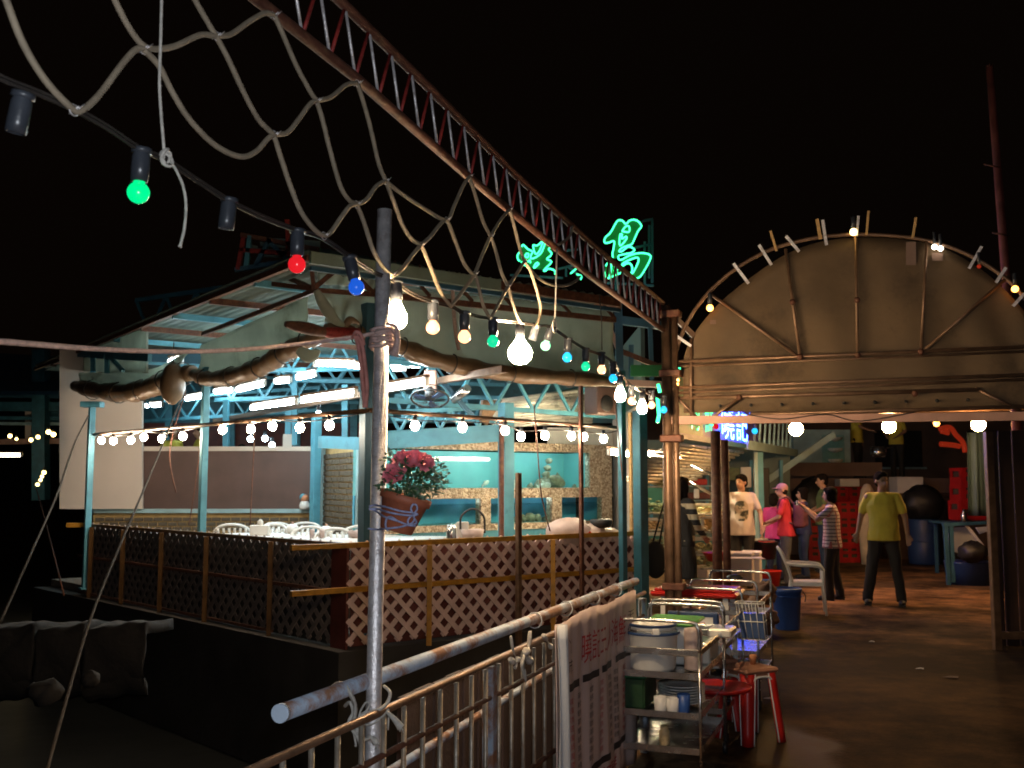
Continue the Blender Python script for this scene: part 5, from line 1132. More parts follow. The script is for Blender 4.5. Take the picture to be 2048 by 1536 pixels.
# ---------------------------------------------------------------- steel trolleys
TR = math.atan2(-PD.x, PD.y)
def place(root, p, rz): root.location = p; root.rotation_euler = (0, 0, rz)
def make_trolley(w=0.46, L=0.78, zs=(0.18, 0.36, 0.565), hh=0.86, rz_=0.70):
    t = thing('steel_trolley', None, None)
    for x in (0.0, w):
        m = MB(); m.tube([(x, 0, 0.06), (x, 0, rz_ + 0.02)], 0.0085, 10); m.build('leg', M['steel'], t)
        m = MB(); m.tube([(x, L, 0.06), (x, L, rz_ + 0.02)], 0.0085, 10); m.build('leg', M['steel'], t)
    for y in (0.0, L):
        m = MB(); r_ = 0.055; pts = [(0, y, rz_ + .005), (0, y, hh - r_), (0.012, y, hh - .02), (r_, y, hh), (w - r_, y, hh), (w - .012, y, hh - .02), (w, y, hh - r_), (w, y, rz_ + .005)]
        m.tube(smooth_path(pts, 4), 0.0095, 10); m.build('push_handle', M['steel'], t)
    for z in zs:
        m = MB(); m.bbox((w / 2, L / 2, z), (w - .01, L - .01, 0.008), None, 0.002); 
        for y in (0.004, L - .004): m.box((w / 2, y, z + 0.012), (w - .018, .006, 0.034))
        for x in (.004, w - .004): m.box((x, L / 2, z + 0.012), (.006, L - .018, 0.034))
        m.build('shelf', M['steel'], t)
    m = MB()
    for y in (0.0, L): m.bbox((w / 2, y, rz_), (w - .01, .008, .035), None, .003)
    for x in (0.0, w): m.bbox((x, L / 2, rz_), (.008, L - .01, .035), None, .003)
    m.build('top_rail', M['steel'], t)
    for x in (0, w):
        for y in (0, L):
            m = MB(); m.tube([(x - .012, y, .035), (x + .012, y, .035)], 0.034, 14); o = m.build('castor', M['black'], t)
    return t
t1p = onz(1232, 1563, 0.0)
tro = make_trolley(); place(tro, t1p, TR); tag(tro, 'nearest stainless steel trolley with a white tub on its top shelf', 'trolley', 'steel trolleys lined up by the railing')
WX = Vector((math.cos(TR), math.sin(TR), 0)); WY = Vector((-math.sin(TR), math.cos(TR), 0))
def tl(p, x, y, z): return p + WX * x + WY * y + Z * z
t2p = t1p + WY * 1.0 - WX * 0.03; t2 = copy_thing(tro, t2p, TR, 'second stainless steel trolley carrying a small white sign board')
t3p = t1p + WY * 2.05 + WX * 0.02; t3 = copy_thing(tro, t3p, TR, 'farthest steel trolley with a blue basket on its handle', scale=1.04)
# tub
c = tl(t1p, 0.17, 0.17, 0.72); t = thing('plastic_tub', 'round white tub with dark blue rimmed lid on the nearest trolley', 'tub', c)
m = MB(); m.lathe([(0.001, 0), (0.112, 0.0), (0.126, 0.02), (0.138, 0.19), (0.146, 0.195), (0.146, 0.21), (0.136, 0.21), (0.12, 0.03), (0.001, 0.02)], c - Z * 0.148, n=28); m.build('tub', M['white'], t)
m = MB(); m.tube([c + Vector((0.146 * math.cos(q), 0.146 * math.sin(q), 0.058)) for q in [2 * math.pi * k / 30 for k in range(30)]], 0.008, 6, closed=True)
m.tube([c + Vector((0.13 * math.cos(q), 0.13 * math.sin(q), 0.10)) for q in [2 * math.pi * k / 30 for k in range(30)]], 0.008, 6, closed=True); m.build('blue_rim', M['dkblue'], t)
m = MB(); m.lathe([(0.128, 0.075), (0.126, 0.098), (0.11, 0.106), (0.001, 0.108)], c, n=28); m.build('lid', M['white'], t)
m = MB(); m.bbox(c + Vector((0, -0.145, .075)), (0.04, 0.02, 0.035), None, .005); m.build('clip', M['white'], t)
t = thing('green_tray', 'green tray lying behind the white tub on the nearest trolley', 'tray', tl(t1p, 0.24, 0.45, 0.71))
m = MB(); m.bbox(tl(t1p, 0.22, 0.5, 0.80), (0.3, 0.38, 0.02), (WX, WY, Z), .008); m.build('tray', mat('green_plastic', (0.08, 0.3, 0.06), 0.45), t)
m = MB(); m.bbox(tl(t1p, 0.22, 0.5, 0.68), (0.2, 0.3, 0.21), (WX, WY, Z), .008); m.build('box', M['white'], t)
t = thing('serving_tray', 'worn silver brown tray at the back of the nearest trolley top', 'tray', tl(t1p, .35, .6, .71)); m = MB(); m.bbox(tl(t1p, .36, .58, .63), (.16, .3, .12), (WX, WY, Z), .008); m.build('tray', M['shutter'], t)
c = tl(t1p, .39, .2, .58); t = thing('plastic_canister', 'tall pale canister standing at the right of the nearest trolley top', 'container', c); m = MB(); m.lathe([(.045, 0), (.05, .01), (.05, .20), (.046, .22), (.03, .225), (.001, .226)], c, n=18); m.build('body', M['bag'], t)
# middle shelf things
c = tl(t1p, .085, .2, .375); t = thing('green_crate', 'dark green crate on the middle shelf of the nearest trolley', 'crate', c); m = MB(); m.bbox(c + Z * .085, (.13, .3, .17), (WX, WY, Z), .012); m.build('crate', mat('dark_green_plastic', (.015, .05, .02), .4), t)
m = MB(); m.bbox(c + Z * .175, (.15, .32, .02), (WX, WY, Z), .006); m.build('rim', mat('green_plastic_rim', (.02, .12, .05), .4), t)
pm = M['white']
for k in range(7):
    c = tl(t1p, .30, .30, .375 + k * .015); t = thing('dinner_plate', ('lowest', 'second from bottom', 'third from bottom', 'middle', 'third from top', 'second from top', 'topmost')[k] .capitalize().lower() + ' white plate of the stack on the nearest trolley', 'plate', c, 'stacked plates on the trolley'); m = MB(); m.lathe([(.07, 0), (.09, .006), (.13, .018), (.132, .021), (.09, .011), (.001, .008)], c, n=22); m.build('plate', pm, t)
for k, (x, y, mt, h, lab) in enumerate(((.235, .06, 'white', .085, 'white cup with grey mark at the front of the middle trolley shelf'), (.30, .07, 'white', .08, 'short white cup beside the marked cup on the trolley shelf'), (.355, .09, 'blue', .10, 'blue cup right of the white cups on the trolley shelf'))):
    c = tl(t1p, x, y, .368); t = thing('cup', lab, 'cup', c); m = MB(); m.lathe([(.026, 0), (.032, .01), (.036, h), (.033, h), (.028, .012), (.001, .01)], c, n=16); m.build('cup', M[mt], t)
c = tl(t1p, .24, .12, .186); t = thing('glass_jar', 'small glass jar with yellowish content on the bottom shelf of the nearest trolley', 'jar', c); m = MB(); m.lathe([(.025, 0), (.028, .005), (.028, .07), (.022, .085), (.022, .1), (.001, .1)], c, n=16); m.build('jar', M['shell'], t)
# sign board on the second trolley
c = tl(t2p, .25, .10, .64); t = thing('sign_box', 'white sign board with two red characters on the second trolley', 'sign', c)
ws = 0.27; hs_ = 0.105; fx = WX
m = MB(); m.bbox(c + Z * (hs_ / 2 + .01), (ws + .05, .05, hs_ + .05), (WX, WY, Z), .006); m.build('dark_case', M['dkblue'], t)
m = MB(); m.box(c + Z * (hs_ / 2 + .008) - WY * .028, (ws - .01, .006, hs_), (WX, WY, Z)); m.build('white_face', M['white'], t)
put_text('曉記', 0.058, lambda x, y: c + WX * (x - .03) + Z * (y + .035) - WY * .033, 'red_lettering', M['inkred'], t)
t = thing('black_bottle', 'small black bottle before the white sign board on the second trolley', 'bottle', tl(t2p, .17, .03, .67)); m = MB(); m.lathe([(.014, 0), (.015, .06), (.008, .08), (.008, .095), (.001, .096)], tl(t2p, .17, .03, .70), n=12); m.build('bottle', M['socket'], t)
c = tl(t1p, .45, .80, .73); m = MB(); m.bbox(c - Z * 0.02, (.14, .22, .05), (WX, WY, Z), .01); tag(m.build('small_tub', M['shutter'], loc=c), 'shallow dull metal tub between the first and second trolley', 'tub')
c = tl(t1p, .42, .80, .36); m = MB(); m.lathe([(.16, 0), (.19, .01), (.20, .03), (.19, .03), (.001, .012)], c, n=26); tag(m.build('red_tray', M['red'], loc=c), 'round red tray low behind the nearest trolley', 'tray')
# red topped table behind the trolleys
c = onz(1396, 1178, 0.83); c.z = 0; t = thing('red_table', 'small red topped plastic table with white legs behind the trolleys', 'table', c)
m = MB(); m.bbox(c + Z * .81, (.62, .46, .035), (WX, WY, Z), .016); m.bbox(c + Z * .835, (.56, .40, .02), (WX, WY, Z), .008); m.build('table_top', M['red'], t)
for x in (-.22, .22):
    for y in (-.16, .16): m = MB(); m.beam(c + WX * x + WY * y + Z * .8, c + WX * x * 1.1 + WY * y * 1.1 + Z * .0, .035, .02); m.build('leg', M['white'], t)
m = MB(); m.bbox(c + Z * .62 - WX * .1, (.2, .3, .14), (WX, WY, Z), .01); tag(m.build('red_box', M['red'], loc=c), 'red box under the red topped table', 'box')
m = MB(); m.bbox(c + Z * .60 + WX * .14, (.24, .26, .10), (WX, WY, Z), .02); tag(m.build('folded_bag', M['bag'], loc=c), 'pale folded bag beside the red box under the table', 'bag')
c = onz(1470, 1166, .84); m = MB(); m.lathe([(.03, 0), (.06, .02), (.062, .05), (.03, .06), (.001, .06)], c, n=14); tag(m.build('dark_bowl', M['black'], loc=c), 'dark bowl at the right end of the red table', 'bowl')
# hanging wire basket
c = at(1504, 1238, 7.1); t = thing('wire_basket', 'white wire basket with a blue liner hanging on the farthest trolley', 'basket', c)
def bk(x, y, z): return c + WX * x * (1 + .12 * (z + .13) / .26) + WY * y + Z * (z) + WX * (-.12 * z)
m = MB(); m._add([bk(sx * .075, sy * .055, sz_) for sx in (-1, 1) for sy in (-1, 1) for sz_ in (-.12, .03)], [(0, 1, 3, 2), (4, 6, 7, 5), (0, 4, 5, 1), (2, 3, 7, 6), (0, 2, 6, 4)]); m.build('liner', M['dkblue'], t)
m = MB()
for k in range(5):
    x = -.08 + .04 * k; m.tube([bk(x, -.062, .11), bk(x, -.062, -.13)], .0024, 4); m.tube([bk(x, .062, .11), bk(x, .062, -.13)], .0024, 4)
for z in (-.13, -.01, .11): m.tube([bk(-.085, -.062, z), bk(.085, -.062, z), bk(.085, .062, z), bk(-.085, .062, z)], .004, 5, closed=True)
m.build('wire_frame', M['white'], t)
c = onz(1530, 1275, 0); t = thing('rubbish_sacks', 'crumpled orange and white sacks heaped behind the wire basket', 'sack', c); m = MB()
for k in range(7): m.ball(c + Vector((rnd.uniform(-.12, .06), rnd.uniform(-.1, .15), .07 + .07 * k)), (.11, .10, .085), 10, 7)
for q in m.v: q += Vector((rnd.uniform(-1, 1), rnd.uniform(-1, 1), rnd.uniform(-1, 1))) * .026
m.build('sack', mat('orange_sack', (.36, .20, .12), .7, 0, .4, 5, .6, 14, transl=.2), t)
# red and white stools
def make_stool():
    t = thing('plastic_stool', None, None)
    m = MB(); m.bbox((0, 0, .435), (.27, .27, .03), None, .012); m.bbox((0, 0, .41), (.24, .24, .03), None, .008); m.build('seat', mat('worn_stool_seat', (.28, .13, .08), .6, 0, .25, 8, .2), t)
    for sx in (-1, 1):
        for sy in (-1, 1):
            m = MB(); a_ = Vector((sx * .115, sy * .115, .42)); b_ = Vector((sx * .155, sy * .155, 0.0)); x_, y_, d_ = frame(b_ - a_, Vector((sx, sy, 0)))
            def lg(i, j): 
                q = a_.lerp(b_, j); an = (i - .5) * 3.0; w = .050 - .012 * j
                o = Vector((sx, sy, 0)).normalized(); s_ = Vector((-sy, sx, 0)).normalized() * (1 if sx * sy > 0 else -1)
                return q + o * (math.cos(an) - 1) * .046 + s_ * math.sin(an) * w
            m.grid(lg, 6, 6, True, Vector((-sx, -sy, 0)).normalized() * .006); m.build('leg', M['red'], t)
            for e_ in (0.02, .98):
                m = MB(); m.tube([lg(e_, j / 6) + Vector((sx, sy, 0)).normalized() * .002 for j in range(7)], .005, 5); m.build('white_edge', M['white'], t)
    for k in range(4):
        an = k * math.pi / 2; d_ = Vector((math.cos(an), math.sin(an), 0)); s_ = Vector((-d_.y, d_.x, 0)); m = MB()
        m.tube(smooth_path([d_ * .125 + s_ * .115 + Z * .30, d_ * .125 + s_ * .07 + Z * .385, d_ * .125 + Z * .40, d_ * .125 - s_ * .07 + Z * .385, d_ * .125 - s_ * .115 + Z * .30], 4), .008, 6); m.build('apron_edge', M['white'], t)
    return t
st = make_stool(); sp_ = onz(1500, 1478, 0); place(st, sp_, R(28)); tag(st, 'red and white plastic stool with a worn brown seat beside the nearest trolley', 'stool')
s2 = copy_thing(st, onz(1428, 1452, 0), R(5), 'red plastic stool half hidden behind the nearest trolley')
t = thing('orange_cup', 'tiny orange cup standing on the worn stool seat', 'cup', sp_ + Vector((.04, .05, .45))); m = MB(); m.lathe([(.018, 0), (.024, .06), (.021, .06), (.001, .01)], sp_ + Vector((.04, .05, .45)), n=14); m.build('cup', mat('orange_plastic', (.5, .2, .08), .5), t)

# ---------------------------------------------------------------- bin, chair, foam boxes
c = onz(1575, 1258, 0); t = thing('waste_bin', 'round dark blue plastic bin on the wet ground beside the white chair', 'bin', c)
m = MB(); m.lathe([(.125, 0), (.13, .01), (.155, .40), (.165, .405), (.168, .44), (.158, .445), (.145, .40), (.12, .03), (.001, .02)], c, n=26); m.build('body', M['blue'], t)
m = MB(); m.tube([c + Vector((.163 * math.cos(q), .163 * math.sin(q), .36)) for q in [2 * math.pi * k / 26 for k in range(26)]], .007, 6, closed=True); m.build('rib', M['blue'], t)
m = MB(); m.tube(smooth_path([c + Vector((.165, 0, .42)), c + Vector((.20, -.03, .36)), c + Vector((.185, -.05, .30))]), .006, 6); m.build('handle', M['black'], t)
def make_chair():
    """white plastic armchair, seat 0.42, facing +Y"""
    t = thing('plastic_chair', None, None); W_ = M['white']
    m = MB(); m.grid(lambda i, j: Vector(((i - .5) * (.46 - .05 * (1 - j)), -.20 + .42 * j, .43 - .025 * math.sin(math.pi * j) * math.sin(math.pi * i) + .01 * j)), 8, 8, True, (0, 0, -.012)); m.build('seat', W_, t)
    m = MB()
    for k in range(6):
        x = -.16 + .064 * k; m.grid(lambda i, j, x=x: Vector((x * (1 + .12 * j) + (i - .5) * .034, -.20 - .10 * j - .05 * j * j, .44 + .40 * j)), 1, 6, True, (0, -.008, 0))
    m.build('back_slats', W_, t)
    m = MB(); m.tube(smooth_path([(-.23, -.19, .43), (-.24, -.24, .62), (-.22, -.31, .80), (-.12, -.36, .87), (0, -.37, .885), (.12, -.36, .87), (.22, -.31, .80), (.24, -.24, .62), (.23, -.19, .43)], 5), .019, 8); m.build('back_frame', W_, t)
    for s_ in (-1, 1):
        m = MB(); m.tube(smooth_path([(s_ * .235, -.27, .68), (s_ * .27, -.10, .665), (s_ * .275, .10, .66), (s_ * .265, .19, .64), (s_ * .255, .215, .60)], 5), .021, 8); m.build('armrest', W_, t)
        m = MB(); m.tube([(s_ * .255, .215, .62), (s_ * .245, .215, .42), (s_ * .265, .245, 0.0)], .021, 8, rf=lambda q: 1 - .25 * q); m.build('leg', W_, t)
        m = MB(); m.tube([(s_ * .225, -.19, .46), (s_ * .235, -.24, .2), (s_ * .25, -.30, 0.0)], .022, 8, rf=lambda q: 1 - .25 * q); m.build('leg', W_, t)
        m = MB(); m.beam((s_ * .235, -.19, .405), (s_ * .245, .215, .405), .015, .04); m.build('side_rail', W_, t)
    return t
ch = make_chair(); place(ch, onz(1614, 1226, 0), R(-104)); ch.scale = (.9, .9, .9); tag(ch, 'white plastic armchair standing alone on the walkway beside the blue bin', 'chair')
# tables and chairs of the dining deck (seen above the fence top)
i_ = 0
for u, Y, rz, lab in ((470, 14.4, 10, 'white chair back farthest left above the deck fence'), (560, 14.1, 200, 'white chair back second from left above the deck fence'), (606, 14.2, 185, 'white chair back in the middle of the deck group'), (600, 12.9, 170, 'grey white chair seen from behind, nearest the fence in the middle'), (670, 12.4, 190, 'grey white chair close to the dark blue corner post'), (700, 13.9, 30, 'white chair hidden mostly by the dark blue corner post'), (520, 13.6, 160, 'white chair turned sideways behind the fence rail')):
    p = at(u, 1000, Y); p.z = .12; copy_thing(ch, p, R(rz), lab, 'white chairs on the dining deck', scale=1.03)
def round_table(u, Y, lab, r=.75, h=.80):
    p = at(u, 1000, Y); p.z = .12; t = thing('round_table', lab, 'table', p)
    m = MB(); m.lathe([(r, h - .22)] + [(r + .01, h - .1), (r, h), (.001, h + .004)], p, n=40)
    m.build('tablecloth', M['cloth_white'], t); m = MB(); m.lathe([(.3, 0), (.28, .03), (.05, .06), (.05, h - .02)], p, n=16); m.build('pedestal', M['black'], t)
    return p + Z * h
tp1 = round_table(545, 13.6, 'white clothed round table at the left end of the dining deck'); tp2 = round_table(690, 13.0, 'white clothed round table behind the dark blue corner post'); tp3 = round_table(835, 12.5, 'bright white clothed table below the tied flower pot'); 
def crockery(c, lab, kind):
    t = thing(kind, lab, kind.replace('_', ' '), c)
    if kind == 'tissue_box': m = MB(); m.bbox(c + Z * .07, (.24, .13, .13), None, .006); m.build('box', M['white'], t); m = MB(); m.ball(c + Z * .16, (.04, .02, .05), 8, 6); m.build('tissue', M['white'], t)
    elif kind == 'glass_bowl': m = MB(); m.lathe([(.04, 0), (.1, .03), (.115, .09), (.108, .09), (.09, .035), (.001, .012)], c, n=18); m.build('bowl', M['bag'], t)
    elif kind == 'tea_pot':
        m = MB(); m.lathe([(.05, 0), (.085, .04), (.08, .1), (.04, .13), (.001, .135)], c, n=16); m.build('body', M['white'], t); m = MB(); m.ball(c + Z * .145, .018, 8, 6); m.build('lid_knob', M['pinksteel'], t); m = MB(); m.tube([c + Vector((.07, 0, .05)), c + Vector((.13, 0, .11))], .012, 7); m.build('spout', M['white'], t)
    elif kind == 'glass': m = MB(); m.lathe([(.028, 0), (.034, .11), (.031, .11), (.026, .008), (.001, .006)], c, n=14); m.build('body', M['bag'], t)
def on(u, v, Y): return at(u, v, Y)
crockery(tp1 + Vector((-.08, -.3, 0)), 'pinkish tray box on the left round table', 'tissue_box'); crockery(tp1 + Vector((.25, .1, 0)), 'white teapot on the left round table', 'tea_pot')
crockery(tp2 + Vector((-.25, .1, 0)), 'white teapot with a pink knob on the table near the corner post', 'tea_pot'); crockery(tp2 + Vector((-.35, -.3, 0)), 'left one of two small glasses on the table near the corner post', 'glass'); crockery(tp2 + Vector((-.22, -.35, 0)), 'right one of two small glasses on the table near the corner post', 'glass'); crockery(tp2 + Vector((.2, -.3, 0)), 'glass bowl on the table near the corner post', 'glass_bowl')
crockery(tp3 + Vector((.5, -.1, 0)), 'white tissue box on the table right of the flower pot', 'tissue_box')
c = at(903, 1066, 11.4); t = thing('thermos_jug', 'steel thermos jug above the fence right of the flower pot', 'jug', c - Z * .12); m = MB(); m.lathe([(.055, -.12), (.06, 0), (.05, .08), (.02, .1), (.001, .1)], c, n=16); m.build('body', M['steel'], t); m = MB(); m.tube(smooth_path([c + Vector((.06, 0, .06)), c + Vector((.11, 0, .04)), c + Vector((.1, 0, -.06))]), .01, 6); m.build('handle', M['black'], t)
c = at(925, 1064, 11.3); t = thing('white_carton', 'white carton with a small red mark beside the thermos jug', 'carton', c); m = MB(); m.bbox(c, (.13, .11, .22), None, .006); m.build('box', M['white'], t); m = MB(); m.box(c + Vector((.02, -.057, -.02)), (.03, .004, .04)); m.build('mark', M['inkred'], t)
c = at(945, 1066, 11.2); t = thing('handled_basket', 'pale basket with a tall black curved handle above the fence', 'basket', c); m = MB(); m.lathe([(.1, -.1), (.13, .04), (.12, .04), (.001, -.08)], c, n=18); m.build('bowl', M['bag'], t); m = MB(); m.tube(smooth_path([c + Vector((-.13, 0, .04)), c + Vector((-.12, 0, .18)), c + Vector((0, 0, .26)), c + Vector((.12, 0, .18)), c + Vector((.13, 0, .0))]), .012, 6); m.build('handle', M['black'], t)
c = onAB(1150, 1062, .12); c.z = 1.0; t = thing('plastic_bag', 'large pinkish white bag lying on the fence rail at the right end', 'bag', c); m = MB()
m.ball(c + EX * -.1 + Z * .02, (.32, .18, .18), 20, 12, (EX, NB, Z)); m.ball(c + EX * .25 - Z * .01, (.22, .15, .13), 16, 10, (EX, NB, Z)); m.ball(c + EX * .5 - Z * .03, (.2, .13, .10), 16, 10, (EX, NB, Z))
for q in m.v: q += Vector((rnd.gauss(0, 1), rnd.gauss(0, 1), rnd.gauss(0, 1))) * .007
m.build('bag', M['bag'], t); m = MB(); m.prism([c + EX * 0.0 + NB * .17 - Z * .02, c + EX * .14 + NB * .17 - Z * .02, c + EX * .08 + NB * .165 + Z * .05], NB * .006); m.build('red_mark', M['red'], t)
c = onAB(1203, 1046, 0.05); m = MB(); m.lathe([(.09, -.055), (.125, -.03), (.135, .03), (.12, .045), (.001, .05)], c, n=20); tag(m.build('round_hat', M['black'], loc=c), 'black round hat sitting on the pinkish bag', 'hat')
c = onAB(1276, 1078, -.03); t = thing('wrapped_rail_end', 'pinkish cloth wrapped round the right end of the yellow rail', 'cloth', c); m = MB(); m.ball(c, (.10, .08, .10), 12, 8); m.tube(smooth_path([c, c + Vector((.03, -.05, -.2)), c + Vector((.08, -.05, -.5)), c + Vector((.12, -.05, -.75))]), .02, 6); m.build('cloth', M['pinkrope'], t)
c = at(609, 1019, 15.85); t = thing('figurine', 'small white figurine with orange face and teal hat on the partition sill', 'figurine', c); m = MB(); m.lathe([(.001, 0), (.075, .0), (.085, .06), (.06, .12), (.03, .14)], c, n=14); m.build('body', M['white'], t); m = MB(); m.ball(c + Z * .17, .062, 12, 8); m.build('head', mat('orange_face', (.6, .25, .12), .5), t); m = MB(); m.ball(c + Vector((-.025, .01, .19)), (.06, .06, .055), 12, 8); m.build('hat', M['turq'], t)

# ---------------------------------------------------------------- fish stall
FS = Vector((1.93, 12.3, 0)); FD = Vector((0.41, 0.912, 0)).normalized(); FN = Vector((FD.y, -FD.x, 0))
def fs(s, off, z): return FS + FD * s + FN * off + Z * z
t = thing('stall_fascia', 'dark fascia board and pale beam over the fish stall front', 'fascia', fs(0, 0, 2.1))
m = MB(); m.beam(fs(-.2, 0, 2.17), fs(5.6, 0, 2.17), .06, .07); m.build('beam', M['dblue'], t); m = MB(); m.beam(fs(4.2, 0.03, 2.19), fs(9.2, 0.03, 2.19), .06, .14); m.build('pale_beam', M['paleblue'], t)
m = MB(); m.box(fs(2.6, -.03, 2.52), (5.6, .04, .62), (FD, FN, Z)); m.build('sign_board', M['signblue'], t)
m = MB(); m.box(fs(.7, -.01, 2.55), (1.5, .05, .7), (FD, FN, Z)); m.build('green_board', M['signgreen'], t)
for k in range(9):
    m = MB(); m.beam(fs(5.0 + k * .45, 0, 2.25), fs(5.2 + k * .45, 0, 2.75), .03, .03); m.build('web_bar', M['paleblue'], t)
t = thing('neon_sign', 'green and blue neon lettering on the fascia of the fish stall', 'neon sign', fs(2, .06, 2.4))
def neon_text(s, s0, z0_, size, mt, wid=1.0):
    put_text(s, size, lambda x, y: fs(s0 + x * wid, .03, z0_ + y), 'neon_letter', M[mt], t)
neon_text('海', 0.75, 2.30, .42, 'L_neon', 1.2); neon_text('鮮', 1.5, 2.30, .42, 'L_neon', 1.2)
neon_text('曉', 2.45, 2.27, .52, 'L_neonblue', 1.75); neon_text('記', 3.45, 2.27, .52, 'L_neonblue', 1.75)
m = MB()
for pts in ([(1316, 768), (1320, 785)], [(1315, 795), (1318, 830), (1315, 845)], [(1358, 735), (1357, 755)]): m.tube([at(u, v, 11.8) for u, v in pts], .02, 6)
tag(m.build('neon_strip', M['L_neon'], loc=at(1318, 790, 11.8)), 'broken green neon strip beside the gate post', 'neon sign')
small_lamp('small cyan bulb at the right end of the blue neon lettering', fs(4.55, .1, 2.42), .05, 'L_cyan'); small_lamp('small red bulb under the cross beam before the blue neon lettering', at(1432, 853, 9), .026, 'L_red')
t = thing('stall_awning', 'folded awning of pale slats hanging under the stall fascia', 'awning', fs(1, -.4, 2.0))
for k in range(12):
    z = 2.10 - .045 * k; m = MB(); m.tube([fs(.7 - .02 * k, -.25 - .05 * k, z), fs(5.3 - .12 * k, -.25 - .05 * k, z)], .024, 7); m.build('slat', M['awn'] if k % 3 else M['shutter'], t)
for lab, s_, off_, w in (('turquoise post at the far end of the fish stall', 5.6, -.05, .13), ('slim pale post beside the far turquoise post', 5.35, -.05, .06)):
    p = fs(s_, off_, 0); t = thing('stall_post', lab, 'post', p); m = MB(); m.bbox(p + Z * 1.07, (w, w, 2.14), None, .006); m.build('shaft', M['turq'] if w > .1 else M['paleblue'], t); m = MB(); m.bbox(p + Z * .015, (w * 1.6, w * 1.6, .03), None, .006); m.build('base_plate', M['turq'], t)
for (p, q, lab) in (((1425, 1120, 11.6), (1431, 862, 11.6), 'dark red pole before the fish stall, left of two'), ((1445, 1118, 11.9), (1449, 880, 11.9), 'dark brown pole before the fish stall, right of two')):
    a_, b_ = at(p[0] + 5, 900, p[2]), at(q[0], q[1], q[2]); m = MB(); m.tube([Vector((a_.x, a_.y, 0)), b_], .055 if 'left' in lab else .045, 10); tag(m.build('red_pole', M['rust'], loc=(a_.x, a_.y, 0)), lab, 'pole')
# back wall, shelves
def frontal(name, mt, t, u0, v0, u1, v1, Y, th=.05): return rect(name, mt, t, u0, v0, u1, v1, Y, Y, th)
t = thing('stall_back_wall', 'greenish back wall of the fish stall with blue frames', 'wall', at(1420, 1000, 20)); frontal('wall', M['roofsheet'], t, 1250, 880, 1580, 1140, 20.2); 
for u in (1300, 1365, 1412, 1500, 1560): frontal('frame', M['turq'], t, u, 920, u + 6, 1060, 20.05)
for lab, mt, u0, v0, u1, v1, Y in (('blue crate on the top shelf of the fish stall', 'blue', 1366, 930, 1410, 947, 19), ('red box on the stall shelf left of the diagonal pipe', 'crate', 1352, 926, 1364, 950, 19.2), ('red and white box on the middle stall shelf', 'crate', 1374, 958, 1412, 970, 19), ('maroon box on the lower stall shelf', 'maroon', 1374, 985, 1418, 998, 18.9), ('dark box at the left of the lower stall shelf', 'black', 1352, 972, 1372, 1000, 18.8), ('white apron cloth hanging at the back of the stall', 'white', 1482, 934, 1502, 975, 19.6), ('yellow notice hanging at the back of the stall', 'yellow', 1508, 935, 1520, 1000, 19.5), ('dark doorway curtain behind the man in the printed shirt', 'black', 1521, 936, 1538, 1035, 19.4), ('dark green cloth beside the white apron', 'leaf', 1456, 935, 1480, 962, 19.6), ('white cone bag on the stall shelf', 'white', 1388, 978, 1398, 997, 18.6)):
    a_, b_ = at(u0, v1, Y), at(u1, v0, Y); m = MB(); m.bbox((a_ + b_) / 2, (abs(b_.x - a_.x), .25 if 'box' in lab or 'crate' in lab else .04, abs(b_.z - a_.z)), None, .012); nm = 'storage_box' if 'box' in lab or 'crate' in lab else ('cloth' if 'cloth' in lab or 'curtain' in lab else ('notice' if 'notice' in lab else 'bag'))
    tag(m.build(nm, M[mt], loc=(a_ + b_) / 2), lab, 'box' if nm == 'storage_box' else nm)
t = thing('stall_shelf', 'open metal shelf rack at the back of the fish stall', 'shelf', at(1390, 1000, 19))
for v in (949, 972, 1001): m = MB(); m.bbox(at(1388, v, 19), (.75, .35, .02), None, .004); m.build('shelf_board', M['paleblue'], t)
for u in (1347, 1424): m = MB(); m.beam(at(u, 925, 18.85), at(u, 1060, 18.85), .03, .03); m.build('upright', M['archpipe'], t)
for lab, p, q in (('upper shiny pipe slanting across the fish stall', (1378, 928), (1428, 952)), ('lower shiny pipe slanting across the fish stall', (1374, 962), (1430, 991))):
    m = MB(); m.tube([at(*p, 15.4), at(*q, 14.2)], .026, 10); tag(m.build('slanting_pipe', M['steel'], loc=at(*p, 15.4)), lab, 'pipe')
# stepped tanks and trays
def fish_tank(label, u0, u1, vt, vb, Y, dep, mt, glass=True):
    a_, b_ = at(u0, vb, Y), at(u1, vt, Y); w_, h_ = b_.x - a_.x, b_.z - a_.z; c = Vector(((a_.x + b_.x) / 2, Y + dep / 2, a_.z)); t = thing('fish_tank', label, 'fish tank', c)
    m = MB(); m.bbox(c + Z * .01, (w_, dep, .02), None, .004); m.build('base', M['shutter'], t)
    m = MB()
    for sx in (-1, 1):
        for sy in (-1, 1): m.box(c + Vector((sx * (w_ / 2 - .012), sy * (dep / 2 - .012), h_ / 2)), (.024, .024, h_))
    for sy in (-1, 1): m.box(c + Vector((0, sy * (dep / 2 - .012), h_ - .012)), (w_ - .03, .022, .024))
    m.build('frame', M['shutter'], t)
    m = MB(); m.box(c + Vector((0, dep / 2 - .03, h_ / 2)), (w_ - .06, .01, h_ - .05)); m.build('back', M['bluewater'] if glass else M['mortar'], t)
    if glass: m = MB(); m.box(c + Vector((0, -dep / 2 + .012, h_ / 2)), (w_ - .05, .006, h_ - .06)); m.build('glass_pane', M['glass'], t)
    m = MB()
    for k in range(26): m.ball(c + Vector((rnd.uniform(-.45, .45) * w_, rnd.uniform(-.42, .35) * dep, rnd.uniform(.04, .55 if glass else .9) * h_)), (rnd.uniform(.03, .07), rnd.uniform(.03, .06), rnd.uniform(.015, .035)), 7, 5)
    o = m.build('shellfish', M[mt], t); o['kind'] = 'stuff'
    return t
